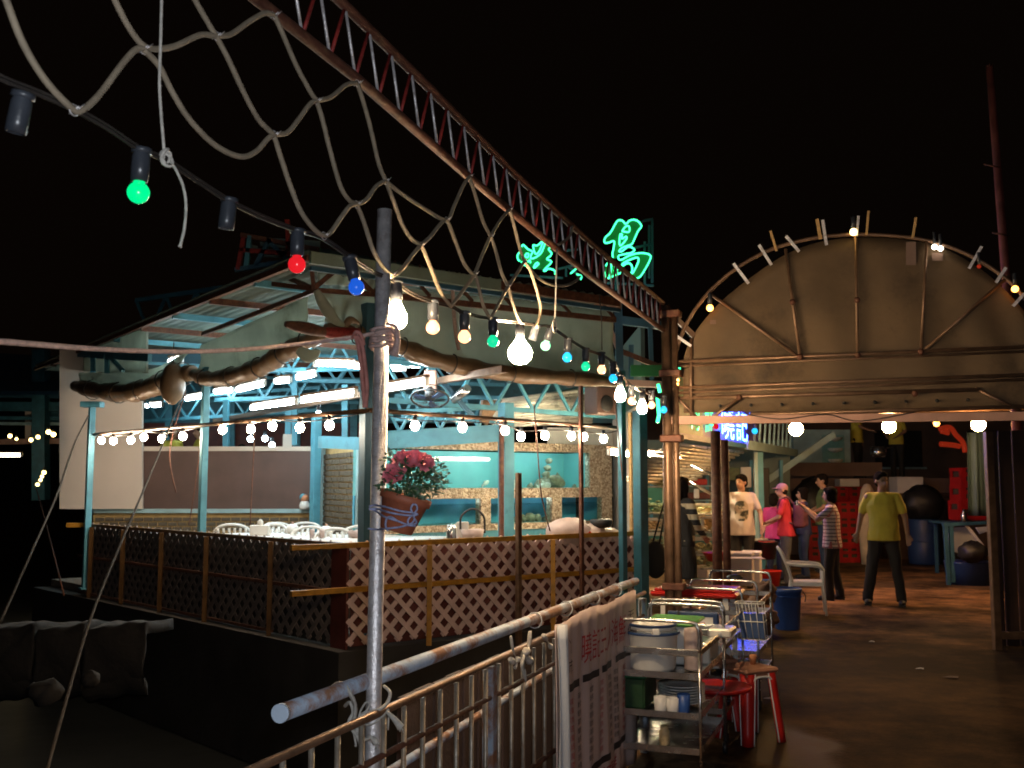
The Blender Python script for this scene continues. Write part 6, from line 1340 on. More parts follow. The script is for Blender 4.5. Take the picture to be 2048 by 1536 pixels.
fish_tank('turquoise fish tank with a crab basket above, behind the column', 1286, 1338, 972, 1028, 14.6, .5, 'crab')
fish_tank('tray of shellfish on the stall behind the woman in black', 1280, 1325, 1038, 1062, 14.2, .5, 'shell', False); fish_tank('small glass tank with pale fish right of the woman in black', 1380, 1406, 1036, 1068, 14.0, .4, 'palefish')
fish_tank('orange lined tray of shellfish right of the small glass tank', 1405, 1455, 1034, 1066, 14.3, .5, 'shell', False); fish_tank('upper tray of clams behind the poles', 1372, 1450, 1008, 1030, 15.6, .6, 'crab', False)
fish_tank('lower tank with dark water at the stall front', 1280, 1340, 1068, 1100, 13.6, .5, 'rock'); fish_tank('long low tank at the stall front before the printed shirt', 1378, 1450, 1078, 1105, 13.7, .5, 'shell'); fish_tank('lowest basin of green shellfish at the stall front', 1376, 1450, 1108, 1140, 13.3, .5, 'crab', False)
fish_tank('lowest yellowish tray beside the column', 1284, 1335, 1104, 1140, 13.2, .5, 'shell', False)
fish_tank('beige basin stand right of the man in the printed shirt', 1508, 1550, 1080, 1110, 16.4, .5, 'shell', False)
c = at(1308, 968, 14.6); m = MB()
for k in range(26): m.ball(c + Vector((rnd.uniform(-.17, .17), rnd.uniform(-.1, .1), rnd.uniform(0, .16))), (.05, .045, .035), 8, 6)
tag(m.build('crab_heap', M['crab'], loc=c), 'heap of pale green crabs on top of the turquoise tank', 'crabs')
c = at(1318, 955, 14.9); tube_lamp('bright lamp tube under the stall awning by the gate post', fs(.3, -.9, 1.98), fs(1.6, -1.0, 1.98), 'L_stall', .03); tube_lamp('lamp tube under the stall awning above the printed shirt', fs(2.6, -1.1, 2.02), fs(4.4, -1.1, 2.02), 'L_stall', .03)
t = thing('red_basin', 'red plastic basin among the trays before the printed shirt', 'basin', at(1430, 1112, 13.1)); m = MB(); c = at(1432, 1112, 13.0); m.lathe([(.1, -.06), (.17, .04), (.18, .045), (.16, .04), (.001, -.04)], c, n=22); m.build('basin', M['red'], t)
# foam boxes
def foam(label, u0, u1, vt, vb, Y, rz=0):
    a_, b_ = at(u0, vb, Y), at(u1, vt, Y); w_ = b_.x - a_.x; c = Vector(((a_.x + b_.x) / 2, Y + .2, max(0, a_.z))); t = thing('foam_box', label, 'box', c); h_ = b_.z - c.z
    ax = (Vector((math.cos(rz), math.sin(rz), 0)), Vector((-math.sin(rz), math.cos(rz), 0)), Z)
    m = MB(); m.bbox(c + Z * (h_ * .42), (w_ * .98, .42, h_ * .84), ax, .012); m.build('box', M['foam'], t); m = MB(); m.bbox(c + Z * (h_ * .93), (w_, .44, h_ * .14), ax, .012); m.build('lid', M['foam'], t)
foam('white foam box left of the two dark poles', 1388, 1424, 1132, 1172, 14.6, -.3); foam('largest white foam box right of the two dark poles', 1455, 1512, 1106, 1172, 14.2, -.3); foam('white foam box at the back right of the foam stack', 1490, 1528, 1104, 1166, 15.0, -.3); foam('low white foam box right behind the dark poles', 1425, 1460, 1126, 1172, 14.8, -.3)
m = MB(); a_ = at(1440, 1116, 13.9); m.bbox(a_ + Vector((.2, 0, 0)), (.75, .3, .012), None, .004); tag(m.build('paper_sheet', M['foam'], loc=a_), 'flat white sheet lying across the foam boxes', 'sheet')
for lab, u, v, Y, mt, r in (('red bucket right of the foam boxes', 1540, 1152, 15.8, 'red', .17), ('red basin standing above the dark tub', 1536, 1104, 16.2, 'red', .14), ('small blue tub before the red bucket', 1528, 1150, 15.4, 'blue', .1), ('dark wide tub under the red basin', 1530, 1118, 16.0, 'black', .2)):
    p = at(u, v, Y); p.z = 0 if v > 1130 else p.z; t = thing('bucket', lab, 'bucket', p); m = MB(); m.lathe([(r * .75, 0), (r, .26 if r > .15 else .16), (r * 1.06, .27 if r > .15 else .17), (r * .92, .25 if r > .15 else .15), (.001, .04)], p, n=20); m.build('body', M[mt], t); m = MB(); m.tube([p + Vector((r * 1.05 * math.cos(q), r * 1.05 * math.sin(q), .26 if r > .15 else .16)) for q in [2 * math.pi * k / 20 for k in range(20)]], .008, 5, closed=True); m.build('rim', M[mt], t)
# walkway far right: crates, drums, cart, platform
def make_crate(w=.42, d=.32, h=.30):
    t = thing('beer_crate', None, None)
    m = MB(); T_ = .02
    m.box((0, 0, .01), (w, d, .02))
    for y in (-d / 2, d / 2):
        for z0_, z1_ in ((0.02, .10), (.17, .23), (.275, h)): m.box((0, y, (z0_ + z1_) / 2), (w, T_, z1_ - z0_))
        for x in (-w / 2 + .03, 0, w / 2 - .03): m.box((x, y, h / 2), (.06, T_ * 1.1, h - .03))
    for x in (-w / 2, w / 2):
        for z0_, z1_ in ((0.02, .16), (.25, h)): m.box((x, 0, (z0_ + z1_) / 2), (T_, d - T_, z1_ - z0_))
        for y in (-d / 2 + .04, d / 2 - .04): m.box((x, y, h / 2), (T_ * 1.1, .05, h - .03))
    m.build('shell', M['crate'], t)
    m = MB(); m.box((0, 0, .15), (w - .06, d - .06, .26)); m.build('bottles', M['cratehole'], t)
    return t
cr_ = make_crate(); firstc = True
stacks = [('front stack behind the plaid shirt', 1690, 21.0, 4, .08), ('rear stack behind the green shirt', 1672, 22.3, 5, .08), ('rear stack right of the pale box', 1712, 22.6, 5, .08), ('stack left of the green shirt', 1632, 21.5, 4, .0)]
for lab, u, Y, n_, rz in stacks:
    for k in range(n_):
        p = at(u, 1000, Y); p.z = k * .302
        nm_ = ('topmost', 'second from top', 'third from top', 'fourth from top', 'fifth from top', 'second from the ground', 'lowest')[min(k_ := n_ - 1 - k, 6)]
        if k == 0: nm_ = 'lowest'
        lb = 'red beer crate, ' + nm_ + ' in the ' + lab
        if firstc: o = cr_; place(o, p, rz); o['label'] = lb; firstc = False
        else: o = copy_thing(cr_, p, rz, lb)
        o['category'] = 'crate'; o['group'] = 'red beer crates'
for k, (u, v) in enumerate(((1935, 1040), (1938, 1010), (1938, 975))):
    p = at(u, v, 18.2); o = copy_thing(cr_, p, .15, 'red beer crate, ' + ('lowest', 'middle', 'topmost')[k] + ' in the dim stack on the table at right', 'red beer crates', scale=1.15); o['category'] = 'crate'
c = at(1694, 962, 22.3); c.z = 5 * .302 + .005; m = MB(); m.bbox(c + Z * .08, (.42, .36, .16), None, .01); tag(m.build('foam_box', M['foam'], loc=c), 'pale foam box on top of the tallest red crates', 'box')
pf = thing('raised_platform', 'grey brown raised platform behind the crates where staff stand', 'platform', at(1680, 1000, 23.2)); za = at(1680, 930, 23.2).z
m = MB(); m.prism([Vector((5.4, 23.2, 0)), Vector((12, 22.2, 0)), Vector((14, 40, 0)), Vector((6, 40, 0))], (0, 0, za - .3)); m.build('base', M['greybrown'], pf)
m = MB(); m.beam(Vector((5.4, 23.2, za - .1)), Vector((8.2, 22.8, za - .1)), .08, .3); m.build('parapet', M['greybrown'], pf)
m = MB(); m.lathe([(.42, 0), (.45, .2), (.40, .5), (.22, .7), (.001, .75)], at(1625, 1030, 21.2), n=14); 
for q in m.v: q += Vector((rnd.gauss(0, 1), rnd.gauss(0, 1), rnd.gauss(0, 1))) * .03
tag(m.build('black_sack', M['black'], loc=at(1625, 1030, 21.2)), 'black sack piled before the platform left of the green shirt', 'sack')
# drums and big bags
p = onz(1850, 1128, 0); t = thing('blue_drum', 'big dark blue drum standing behind the man in yellow', 'drum', p); m = MB(); m.lathe([(.29, 0), (.30, .03), (.31, .3), (.30, .33), (.31, .6), (.30, .85), (.29, .88), (.001, .88)], p, n=26); m.build('body', M['dkblue'], t); m = MB(); m.tube([p + Vector((.305 * math.cos(q), .305 * math.sin(q), .45)) for q in [2 * math.pi * k / 24 for k in range(24)]], .014, 6, closed=True); m.build('hoop', M['dkblue'], t)
c = p + Z * 1.18; m = MB(); m.ball(c, (.42, .36, .36), 18, 12)
for q in m.v: q += Vector((rnd.gauss(0, 1), rnd.gauss(0, 1), rnd.gauss(0, 1))) * .018
tag(m.build('black_sack', M['black'], loc=c), 'bulging black sack stuffed into the blue drum', 'sack')
c = at(1735, 1005, 20.4); t = thing('white_bundle', 'pale wrapped bundle with orange stripes behind the shoulder of the man in yellow', 'bundle', Vector((c.x, c.y, 0))); m = MB(); m.lathe([(.15, 0), (.17, .3), (.19, .8), (.17, 1.2), (.12, 1.45), (.06, 1.56), (.001, 1.58)], Vector((c.x, c.y, .0)), n=16); m.build('body', mat('cream_wrap', (.62, .48, .36), .6), t)
for a0 in (-.5, .1): m = MB(); m.tube([Vector((c.x + .16 * a0, c.y - .26, 1.1)), Vector((c.x + .1 * a0, c.y - .2, 1.42))], .02, 6); m.build('stripe', mat('orange_stripe', (.5, .14, .05), .5), t)
t = thing('blue_cart', 'blue framed cart with slanting white boards at the right', 'cart', onz(1930, 1170, 0)); Yc_ = onz(1930, 1170, 0).y
for p_, q_ in (((1890, 1050), (1898, 1180)), ((1902, 1052), (1906, 1165)), ((1982, 1045), (1984, 1175)), ((1885, 1050), (1990, 1044)), ((1885, 1190), (1985, 1184))): m = MB(); m.beam(at(*p_, Yc_), at(*q_, Yc_), .06, .05); m.build('frame_bar', M['dblue'], t)
m = MB(); m.prism([at(1894, 1100, Yc_ + .1), at(1900, 1056, Yc_ + .1), at(1932, 1054, Yc_ + .1), at(1975, 1105, Yc_ + .1), at(1935, 1110, Yc_ + .1)], (0, .03, 0)); m.build('white_board', M['bannerbk'], t)
m = MB(); m.prism([at(1932, 1052, Yc_), at(1938, 1052, Yc_), at(1982, 1108, Yc_), at(1978, 1112, Yc_)], (0, .05, 0)); m.build('edge_board', M['foam'], t); m = MB(); m.prism([at(1952, 1055, Yc_ + .2), at(1978, 1053, Yc_ + .2), at(1978, 1062, Yc_ + .2), at(1960, 1068, Yc_ + .2)], (0, .03, 0)); m.build('white_board', M['bannerbk'], t)
c = onz(1938, 1168, 0); m = MB(); m.lathe([(.32, 0), (.36, .34), (.37, .36), (.34, .36), (.001, .3)], c, n=22); tag(m.build('blue_tub', M['dkblue'], loc=c), 'dark blue tub under the slanting white board', 'tub')
c = at(1945, 1104, Yc_ - .25); m = MB(); m.ball(c, (.22, .2, .17), 14, 9)
for q in m.v: q += Vector((rnd.gauss(0, 1), rnd.gauss(0, 1), rnd.gauss(0, 1))) * .014
tag(m.build('black_bag', M['black'], loc=c), 'black bag bulging out of the dark blue tub', 'bag')
p = at(1940, 1042, 18.2); t = thing('side_table', 'dark table that carries the dim red crates at right', 'table', Vector((p.x, p.y, 0))); m = MB(); m.bbox(Vector((p.x, p.y, p.z - .02)), (1.2, .7, .04), None, .008); m.build('table_top', M['dblue'], t)
for sx in (-.5, .5):
    for sy in (-.28, .28): m = MB(); m.beam(Vector((p.x + sx, p.y + sy, p.z - .04)), Vector((p.x + sx, p.y + sy, 0)), .05, .05); m.build('leg', M['dblue'], t)
p = at(1928, 1046, 17.9); m = MB(); m.lathe([(.03, 0), (.05, .02), (.05, .14), (.02, .2), (.02, .24), (.001, .24)], p, n=12); tag(m.build('glass_bottle', M['steel'], loc=p), 'shiny bottle standing before the dim red crates', 'bottle')
# right post, plank wall, curtain
p = onz(1995, 1300, 0); t = thing('square_post', 'slim brown square post at the right with a low cross rail', 'post', p); m = MB(); m.bbox(p + Z * 1.05, (.07, .07, 2.1), None, .005); m.build('shaft', M['archpipe'], t); m = MB(); m.beam(p + Z * .14, p + Vector((1.4, -.1, .14)), .05, .07); m.build('cross_rail', M['archpipe'], t)
t = thing('plank_wall', 'dark brown upright planks behind the square post at the right edge', 'fence', p + Vector((.2, .2, 0)))
for k in range(14): m = MB(); m.bbox(p + Vector((.14 + .135 * k, .25 + rnd.uniform(-.01, .01), 1.06)), (.125, .03, 2.12 + rnd.uniform(-.02, .02)), None, .004); m.build('plank', M['wood'], t)
c = at(1965, 900, 15.5); m = MB(); m.grid(lambda i, j: Vector((c.x - .22 + .45 * i + .08 * j * (i - .5), c.y + .05 * math.sin(i * 19), 2.35 - 1.25 * j)), 30, 8, True, (0, .006, 0)); tag(m.build('curtain', M['tealcloth'], loc=c), 'dark teal cloth hanging under the right globe lamp', 'curtain')
# beyond: kitchen side building behind the platform
t = thing('kitchen_building', 'dim kitchen building behind the staff with dark openings', 'building', (9, 30, 0))
m = MB(); m.box((12, 31, 2.6), (16, .3, 5.2)); m.build('wall', M['greybrown'], t); m = MB(); m.box((12, 29.5, 4.5), (17, 3.4, .15)); m.build('roof', M['wood'], t)
for x, w_ in ((9.2, 1.1), (11.6, 1.4), (14.2, 1.0)): m = MB(); m.box((x, 30.82, 2.6), (w_, .06, 1.1)); o = m.build('window', M['black'], t); m = MB(); m.box((x, 30.78, 2.03), (w_ + .2, .1, .06)); m.build('sill', M['paleblue'], o)
t = thing('display_cabinet', 'glass cabinet with pale dishes on the platform left of the staff', 'cabinet', at(1655, 925, 23.4))
c = at(1640, 897, 23.6); m = MB(); m.box(c, (1.3, .3, .85)); m.build('case', M['paleblue'], t); m = MB(); m.box(c + Vector((.25, -.17, -.05)), (.5, .03, .7)); m.build('dark_pane', M['glass'], t)
for k in range(3): m = MB(); m.lathe([(.02, 0), (.16, .05), (.17, .1), (.001, .1)], c + Vector((.28, -.22, -.35 + .25 * k)), n=14); m.build('dish', M['palefish'], t)
m = MB(); m.beam(at(1500, 985, 20.2), at(1668, 868, 20.2), .07, .12); tag(m.build('slanting_beam', M['paleblue'], loc=at(1600, 920, 20)), 'pale blue beam slanting up behind the far stall post', 'beam')
t = thing('red_light_sign', 'dim red glowing bent sign in the dark under the right lamps', 'sign', at(1905, 900, 24))
for pts in ([(1878, 858), (1900, 855), (1912, 870), (1926, 885), (1930, 905)], [(1882, 862), (1898, 866)], [(1880, 888), (1905, 890), (1920, 893)]): m = MB(); m.tube(smooth_path([at(u, v, 24) for u, v in pts], 4), .06, 8); m.build('glowing_bar', M['L_redglow'], t)
c = at(1812, 970, 22.0); c.z = at(1812, 985, 22.0).z; m = MB(); m.bbox(c + Z * .15, (.55, .5, .36), None, .01); tag(m.build('carton', M['foam'], loc=c), 'white carton on the dark counter beside the seated staff', 'carton')
c2 = at(1845, 985, 22.0); t = thing('counter', 'dark counter in front of the seated staff', 'counter', Vector((c2.x, c2.y, 0))); m = MB(); m.bbox(Vector((c2.x, c2.y + .1, c2.z - .05)), (1.6, .8, .08), None, .01); m.build('top', M['wood'], t); m = MB(); m.box(Vector((c2.x, c2.y + .15, (c2.z - .1) / 2)), (1.5, .7, c2.z - .1)); m.build('body', M['wood'], t)
p = at(1757, 905, 21.6); t = thing('steel_pot', 'gleaming steel pot between the two staff on the platform', 'pot', p); m = MB(); m.lathe([(.12, 0), (.16, .05), (.16, .22), (.001, .23)], p - Z * .1, n=18); m.build('body', M['steel'], t); m = MB(); m.tube([p + Vector((.15, -.05, .08)), p + Vector((.26, -.05, .12))], .02, 6); m.build('handle', M['black'], t)

# ---------------------------------------------------------------- far restaurant at the left, boats' ropes
t = thing('far_pavilion', 'distant turquoise restaurant pavilion with gold lights at the left edge', 'building', at(60, 960, 28))
for u, w_ in ((-60, .3), (82, .35), (-10, .15)): m = MB(); m.beam(at(u, 1000, 28), at(u, 700, 28), w_, w_); m.build('post', M['turqdark'], t)
for v, w_, mt in ((788, .18, 'dblue'), (812, .25, 'turqdark'), (835, .10, 'turqdark'), (846, .08, 'paleblue'), (886, .15, 'pinksteel')): m = MB(); m.beam(at(-150, v, 28.2), at(125, v + (2 if v < 850 else -4), 28.2), w_, w_); m.build('beam', M[mt], t)
for u0, u1, v0, v1 in ((85, 124, 820, 850), (50, 62, 820, 880)): m = MB(); m.prism([at(u0, v1, 28.3), at(u1, v1, 28.3), at(u1, v0, 28.3), at(u0, v0, 28.3)], (0, .05, 0)); m.build('panel', M['turqdark'] if u0 > 60 else M['cream'], t)
m = MB(); m.prism([at(-200, 790, 26), at(128, 790, 26), at(128, 720, 34), at(-200, 700, 34)], (0, 0, .1)); m.build('roof', M['dblue'], t)
for lab, u, v, r in (('gold lamp at the left end of the distant pavilion', 20, 872, .05), ('small gold lamp second from left on the distant pavilion', 33, 878, .035), ('gold lamp lowest on the slope of the distant pavilion', 62, 880, .05), ('gold lamp in the middle of the distant pavilion slope', 76, 874, .05), ('gold lamp upper of the distant pavilion cluster', 97, 864, .06), ('gold lamp rightmost of the distant pavilion cluster', 107, 869, .06), ('gold lamp top of the short hanging row over the dark water', 88, 945, .05), ('gold lamp second in the hanging row over the dark water', 84, 953, .04), ('gold lamp third in the hanging row over the dark water', 81, 960, .04), ('gold lamp lowest in the hanging row over the dark water', 75, 969, .045)):
    small_lamp(lab, at(u, v, 26), r, 'L_gold', 'far_lamp')
tube_lamp('cyan white lamp strip over the water at the left edge', at(-40, 910, 26), at(40, 910, 26), 'L_rim', .05)
M['oldrope'] = mat('old_rope', (.06, .048, .038), .9, 0, .3, 40, .5, 200)
def mooring(lab, pts, r, mt='oldrope'):
    m = MB(); P_ = smooth_path([at(*q) for q in pts], 6); m.tube(P_, r, 6); tag(m.build('mooring_rope', M[mt], loc=P_[0]), lab, 'rope')
mooring('long mooring rope running down from the cream board to the bottom left', [(366, 788, 13.4), (325, 890, 12.0), (283, 990, 10), (240, 1090, 8.5), (180, 1240, 7), (110, 1480, 5.6), (90, 1560, 5.3)], .011)
mooring('mooring rope slanting down to the left edge below the far pavilion', [(178, 830, 14.5), (150, 885, 13), (115, 985, 11), (60, 1110, 9), (0, 1245, 8)], .012)
mooring('thin rope from the hanging lamps down to the dark water', [(72, 975, 20), (95, 1060, 18), (128, 1190, 14)], .012, 'rust')
mooring('thin rope from the yellow rail end up to the sagging roll', [(352, 985, 13), (340, 900, 13), (372, 780, 13.2)], .008, 'rust')
mooring('thin rope hanging from the slim post to the yellow rail', [(378, 1050, 13), (392, 960, 13), (405, 850, 13)], .008, 'rust')
mooring('thin slack rope hanging before the upper fish tank', [(1068, 810, 11.2), (1075, 900, 11.2), (1083, 990, 11.2), (1100, 1062, 11.2)], .007, 'rust')
mooring('thin rope slanting before the brown partition', [(500, 1050, 12.4), (505, 950, 12.4), (510, 860, 12.3)], .007, 'rust')
mooring('cord running along the gate post side of the deck', [(1228, 790, 11.6), (1238, 880, 11.6), (1245, 960, 11.5)], .008, 'rust')
m = MB(); m.beam(at(135, 1050, 14.6), at(172, 1050, 14.6), .08, .06); tag(m.build('rail_stub', M['yellow'], loc=at(150, 1050, 14.6)), 'short yellow rail stub sticking out at the far deck corner', 'rail')
c = at(405, 855, 19.0)
# shaded lamp on the open side of the walkway, beyond the right picture edge (banner and trolleys are lit from there)
lp = Vector((3.35, 4.1, 0)); t = thing('lamp_post', 'plain lamp post with an enamel shade on the open side of the walkway', 'lamp', lp)
hd = lp + Vector((-.35, .1, 2.42))
m = MB(); m.tube([lp, lp + Z * 2.5], .03, 10); m.tube(smooth_path([lp + Z * 2.45, lp + Vector((-.1, .03, 2.62)), hd + Z * .17]), .016, 8); m.build('post', M['archpipe'], t)
m = MB(); m.lathe([(.02, .16), (.05, .15), (.06, .10), (.20, .0), (.196, -.002), (.05, .09), (.03, .12)], hd, n=22); m.build('shade', M['dkblue'], t)
m = MB(); m.lathe([(.016, .125), (.02, .11), (.034, .085), (.036, .07), (.03, .05), (.0005, .04)], hd, n=16); m.build('glass_bulb', M['L_warm'], t)
# litter on the wet ground
for lab, u, v, r_ in (('torn pale paper scrap near the stool legs', 1548, 1398, .05), ('small pale scrap on the dark ground before the square post', 1842, 1338, .03), ('flat grey cardboard scrap at the right of the walkway', 1905, 1355, .06), ('tiny pale scrap below the man in yellow', 1745, 1284, .025)):
    p = onz(u, v, .006); m = MB(); k_ = 7
    m.prism([p + Vector((r_ * (1.6 if q % 2 else .8) * math.cos(q * 2 * math.pi / k_), r_ * rnd.uniform(.4, 1) * math.sin(q * 2 * math.pi / k_), .004 * (q % 3))) for q in range(k_)], (0, 0, .003)); tag(m.build('litter_scrap', M['foam'] if r_ < .055 else M['greybrown'], loc=p), lab, 'litter')
# dim steelwork above the stall between deck roof and gate post
t = thing('stall_roof_frame', 'dim blue grey steelwork between the deck roof and the gate post', 'frame', at(1270, 700, 12.6))
for p_, q_, w_, mt in (((1236, 600), (1240, 770), .09, 'dblue'), ((1236, 640), (1330, 652), .10, 'dblue'), ((1262, 690), (1262, 780), .06, 'dblue'), ((1205, 612), (1236, 700), .05, 'pinksteel'), ((1236, 700), (1340, 742), .06, 'rust'), ((1236, 765), (1336, 770), .08, 'pinksteel'), ((1300, 650), (1304, 760), .05, 'dblue')):
    m = MB(); m.beam(at(*p_, 12.6), at(*q_, 12.6), w_, w_); m.build('frame_bar', M[mt], t)
# ---------------------------------------------------------------- people
SKIN = mat('skin', (0.42, 0.24, 0.16), 0.55, 0, 0.1, 12, 0.05); SKIN2 = mat('skin_tan', (0.30, 0.17, 0.11), 0.55, 0, 0.1, 12, 0.05)
HAIR = mat('black_hair', (0.010, 0.008, 0.007), 0.9, 0, 0.3, 40, 0.5, 120, spec=0.05); DARK = mat('dark_shoe', (0.02, 0.02, 0.02), 0.5)
BLACKC = mat('black_cloth', (0.018, 0.017, 0.018), 0.8, 0, 0.2, 8, 0.3); JEANS = mat('blue_jeans', (0.035, 0.06, 0.13), 0.85, 0, 0.25, 9, 0.3); GREYJ = mat('grey_jeans', (0.09, 0.10, 0.12), 0.85, 0, 0.25, 9, 0.3); NAVY = mat('navy_cloth', (0.02, 0.03, 0.10), 0.8)
YELLOW = mat('yellow_green_shirt', (0.55, 0.47, 0.06), 0.8, 0, 0.1, 8, 0.3, 14); RED_S = mat('red_shirt', (0.50, 0.025, 0.05), 0.8, 0, 0.12, 8, 0.3, 14); GREEN_S = mat('olive_green_shirt', (0.12, 0.17, 0.07), 0.8, 0, 0.12, 8, 0.3, 14); MAG = mat('magenta_top', (0.45, 0.03, 0.2), 0.8); PACK = mat('backpack_cloth', (0.10, 0.03, 0.05), 0.8, 0, 0.5, 7, 0.4, 20)
def striped(name, c1, c2, period, axis='Z', frac=0.5, vert=None):
    m = mat(name, c1, 0.85, 0, 0.08, 8, 0.2, 20); n = m.node_tree.nodes; l = m.node_tree.links; b = n['Principled BSDF']
    tc = n.new('ShaderNodeTexCoord'); sx = n.new('ShaderNodeSeparateXYZ'); l.new(tc.outputs['Object'], sx.inputs[0])
    def band(out, per, fr):
        d = n.new('ShaderNodeMath'); d.operation = 'DIVIDE'; l.new(out, d.inputs[0]); d.inputs[1].default_value = per
        f = n.new('ShaderNodeMath'); f.operation = 'FRACT'; l.new(d.outputs[0], f.inputs[0])
        g = n.new('ShaderNodeMath'); g.operation = 'GREATER_THAN'; l.new(f.outputs[0], g.inputs[0]); g.inputs[1].default_value = fr; return g.outputs[0]
    k = band(sx.outputs[axis], period, frac)
    mx = n.new('ShaderNodeMix'); mx.data_type = 'RGBA'; mx.inputs[6].default_value = (*c1, 1); mx.inputs[7].default_value = (*c2, 1); l.new(k, mx.inputs[0]); src = mx.outputs[2]
    if vert:
        k2 = band(sx.outputs['X'], vert[0], 0.7); m2 = n.new('ShaderNodeMix'); m2.data_type = 'RGBA'; l.new(k2, m2.inputs[0]); l.new(src, m2.inputs[6]); m2.inputs[7].default_value = (*vert[1], 1); src = m2.outputs[2]
    l.new(src, b.inputs['Base Color']); return m
PLAID = striped('plaid_shirt', (0.55, 0.48, 0.50), (0.07, 0.05, 0.09), 0.055, 'Z', 0.72, (0.07, (0.35, 0.12, 0.14)))
BWSTRIPE = striped('black_cream_stripe', (0.02, 0.02, 0.02), (0.50, 0.42, 0.28), 0.14, 'Z', 0.5)
# white T shirt with a dark printed picture on the chest (flat print)
TEE = mat('white_printed_shirt', (0.66, 0.58, 0.54), 0.8, 0, 0.05, 8, 0.3, 14)
n = TEE.node_tree.nodes; l = TEE.node_tree.links; b = n['Principled BSDF']; tc = n.new('ShaderNodeTexCoord'); sx = n.new('ShaderNodeSeparateXYZ'); l.new(tc.outputs['Object'], sx.inputs[0])
def nd(op, a_, b_=None):
    q = n.new('ShaderNodeMath'); q.operation = op
    for i, v in enumerate((a_, b_)):
        if v is None: continue
        if isinstance(v, (int, float)): q.inputs[i].default_value = v
        else: l.new(v, q.inputs[i])
    return q.outputs[0]
ex_ = nd('DIVIDE', sx.outputs['X'], .105); ez_ = nd('DIVIDE', nd('SUBTRACT', sx.outputs['Z'], 1.18), .155)
ins = nd('LESS_THAN', nd('ADD', nd('POWER', nd('ABSOLUTE', ex_), 3.0), nd('POWER', nd('ABSOLUTE', ez_), 3.0)), 1.0); fr_ = nd('GREATER_THAN', sx.outputs['Y'], .02); msk = nd('MULTIPLY', ins, fr_)
nz = n.new('ShaderNodeTexNoise'); nz.inputs['Scale'].default_value = 13; nz.inputs['Detail'].default_value = 3; l.new(tc.outputs['Object'], nz.inputs['Vector'])
cr = n.new('ShaderNodeValToRGB'); e = cr.color_ramp.elements; e[0].position = .42; e[0].color = (.035, .035, .03, 1); e[1].position = .56; e[1].color = (.5, .42, .34, 1); q = e.new(.50); q.color = (.14, .13, .09, 1); l.new(nz.outputs[0], cr.inputs[0])
mx = n.new('ShaderNodeMix'); mx.data_type = 'RGBA'; l.new(msk, mx.inputs[0]); mx.inputs[6].default_value = (.66, .58, .54, 1); l.new(cr.outputs[0], mx.inputs[7]); l.new(mx.outputs[2], b.inputs['Base Color'])

from mathutils import noise as NZ
def remeshed(m, name, mt, parent, voxel, it=4, dec=None):
    cloth = name in ('shirt', 'trousers', 'skirt', 'vest', 'backpack')
    """one continuous surface from overlapping closed shapes"""
    me = m.mesh(name); o = bpy.data.objects.new(name, me); COL.objects.link(o)
    r = o.modifiers.new('r', 'REMESH'); r.mode = 'VOXEL'; r.voxel_size = voxel; r.use_smooth_shade = True
    s_ = o.modifiers.new('s', 'SMOOTH'); s_.factor = .5; s_.iterations = it
    if dec: d_ = o.modifiers.new('d', 'DECIMATE'); d_.ratio = dec
    dg = bpy.context.evaluated_depsgraph_get(); n_ = bpy.data.meshes.new_from_object(o.evaluated_get(dg)); bpy.data.objects.remove(o)
    if cloth:
        sd = len(bpy.data.objects) * .37
        for v in n_.vertices:
            c = v.co; w = NZ.noise(Vector((c.x * 9 + sd, c.y * 9, c.z * 5))) * .014 + NZ.noise(Vector((c.x * 22, c.y * 22 + sd, c.z * 9))) * .007; nn = Vector((c.x, c.y, 0)); v.co = c + (nn.normalized() if nn.length > .01 else nn) * w
    n_.materials.clear(); n_.materials.append(mt); n_.polygons.foreach_set('use_smooth', [True] * len(n_.polygons))
    ob = bpy.data.objects.new(name, n_); COL.objects.link(ob); ob.parent = parent; return ob
def V(*a): return Vector(a)
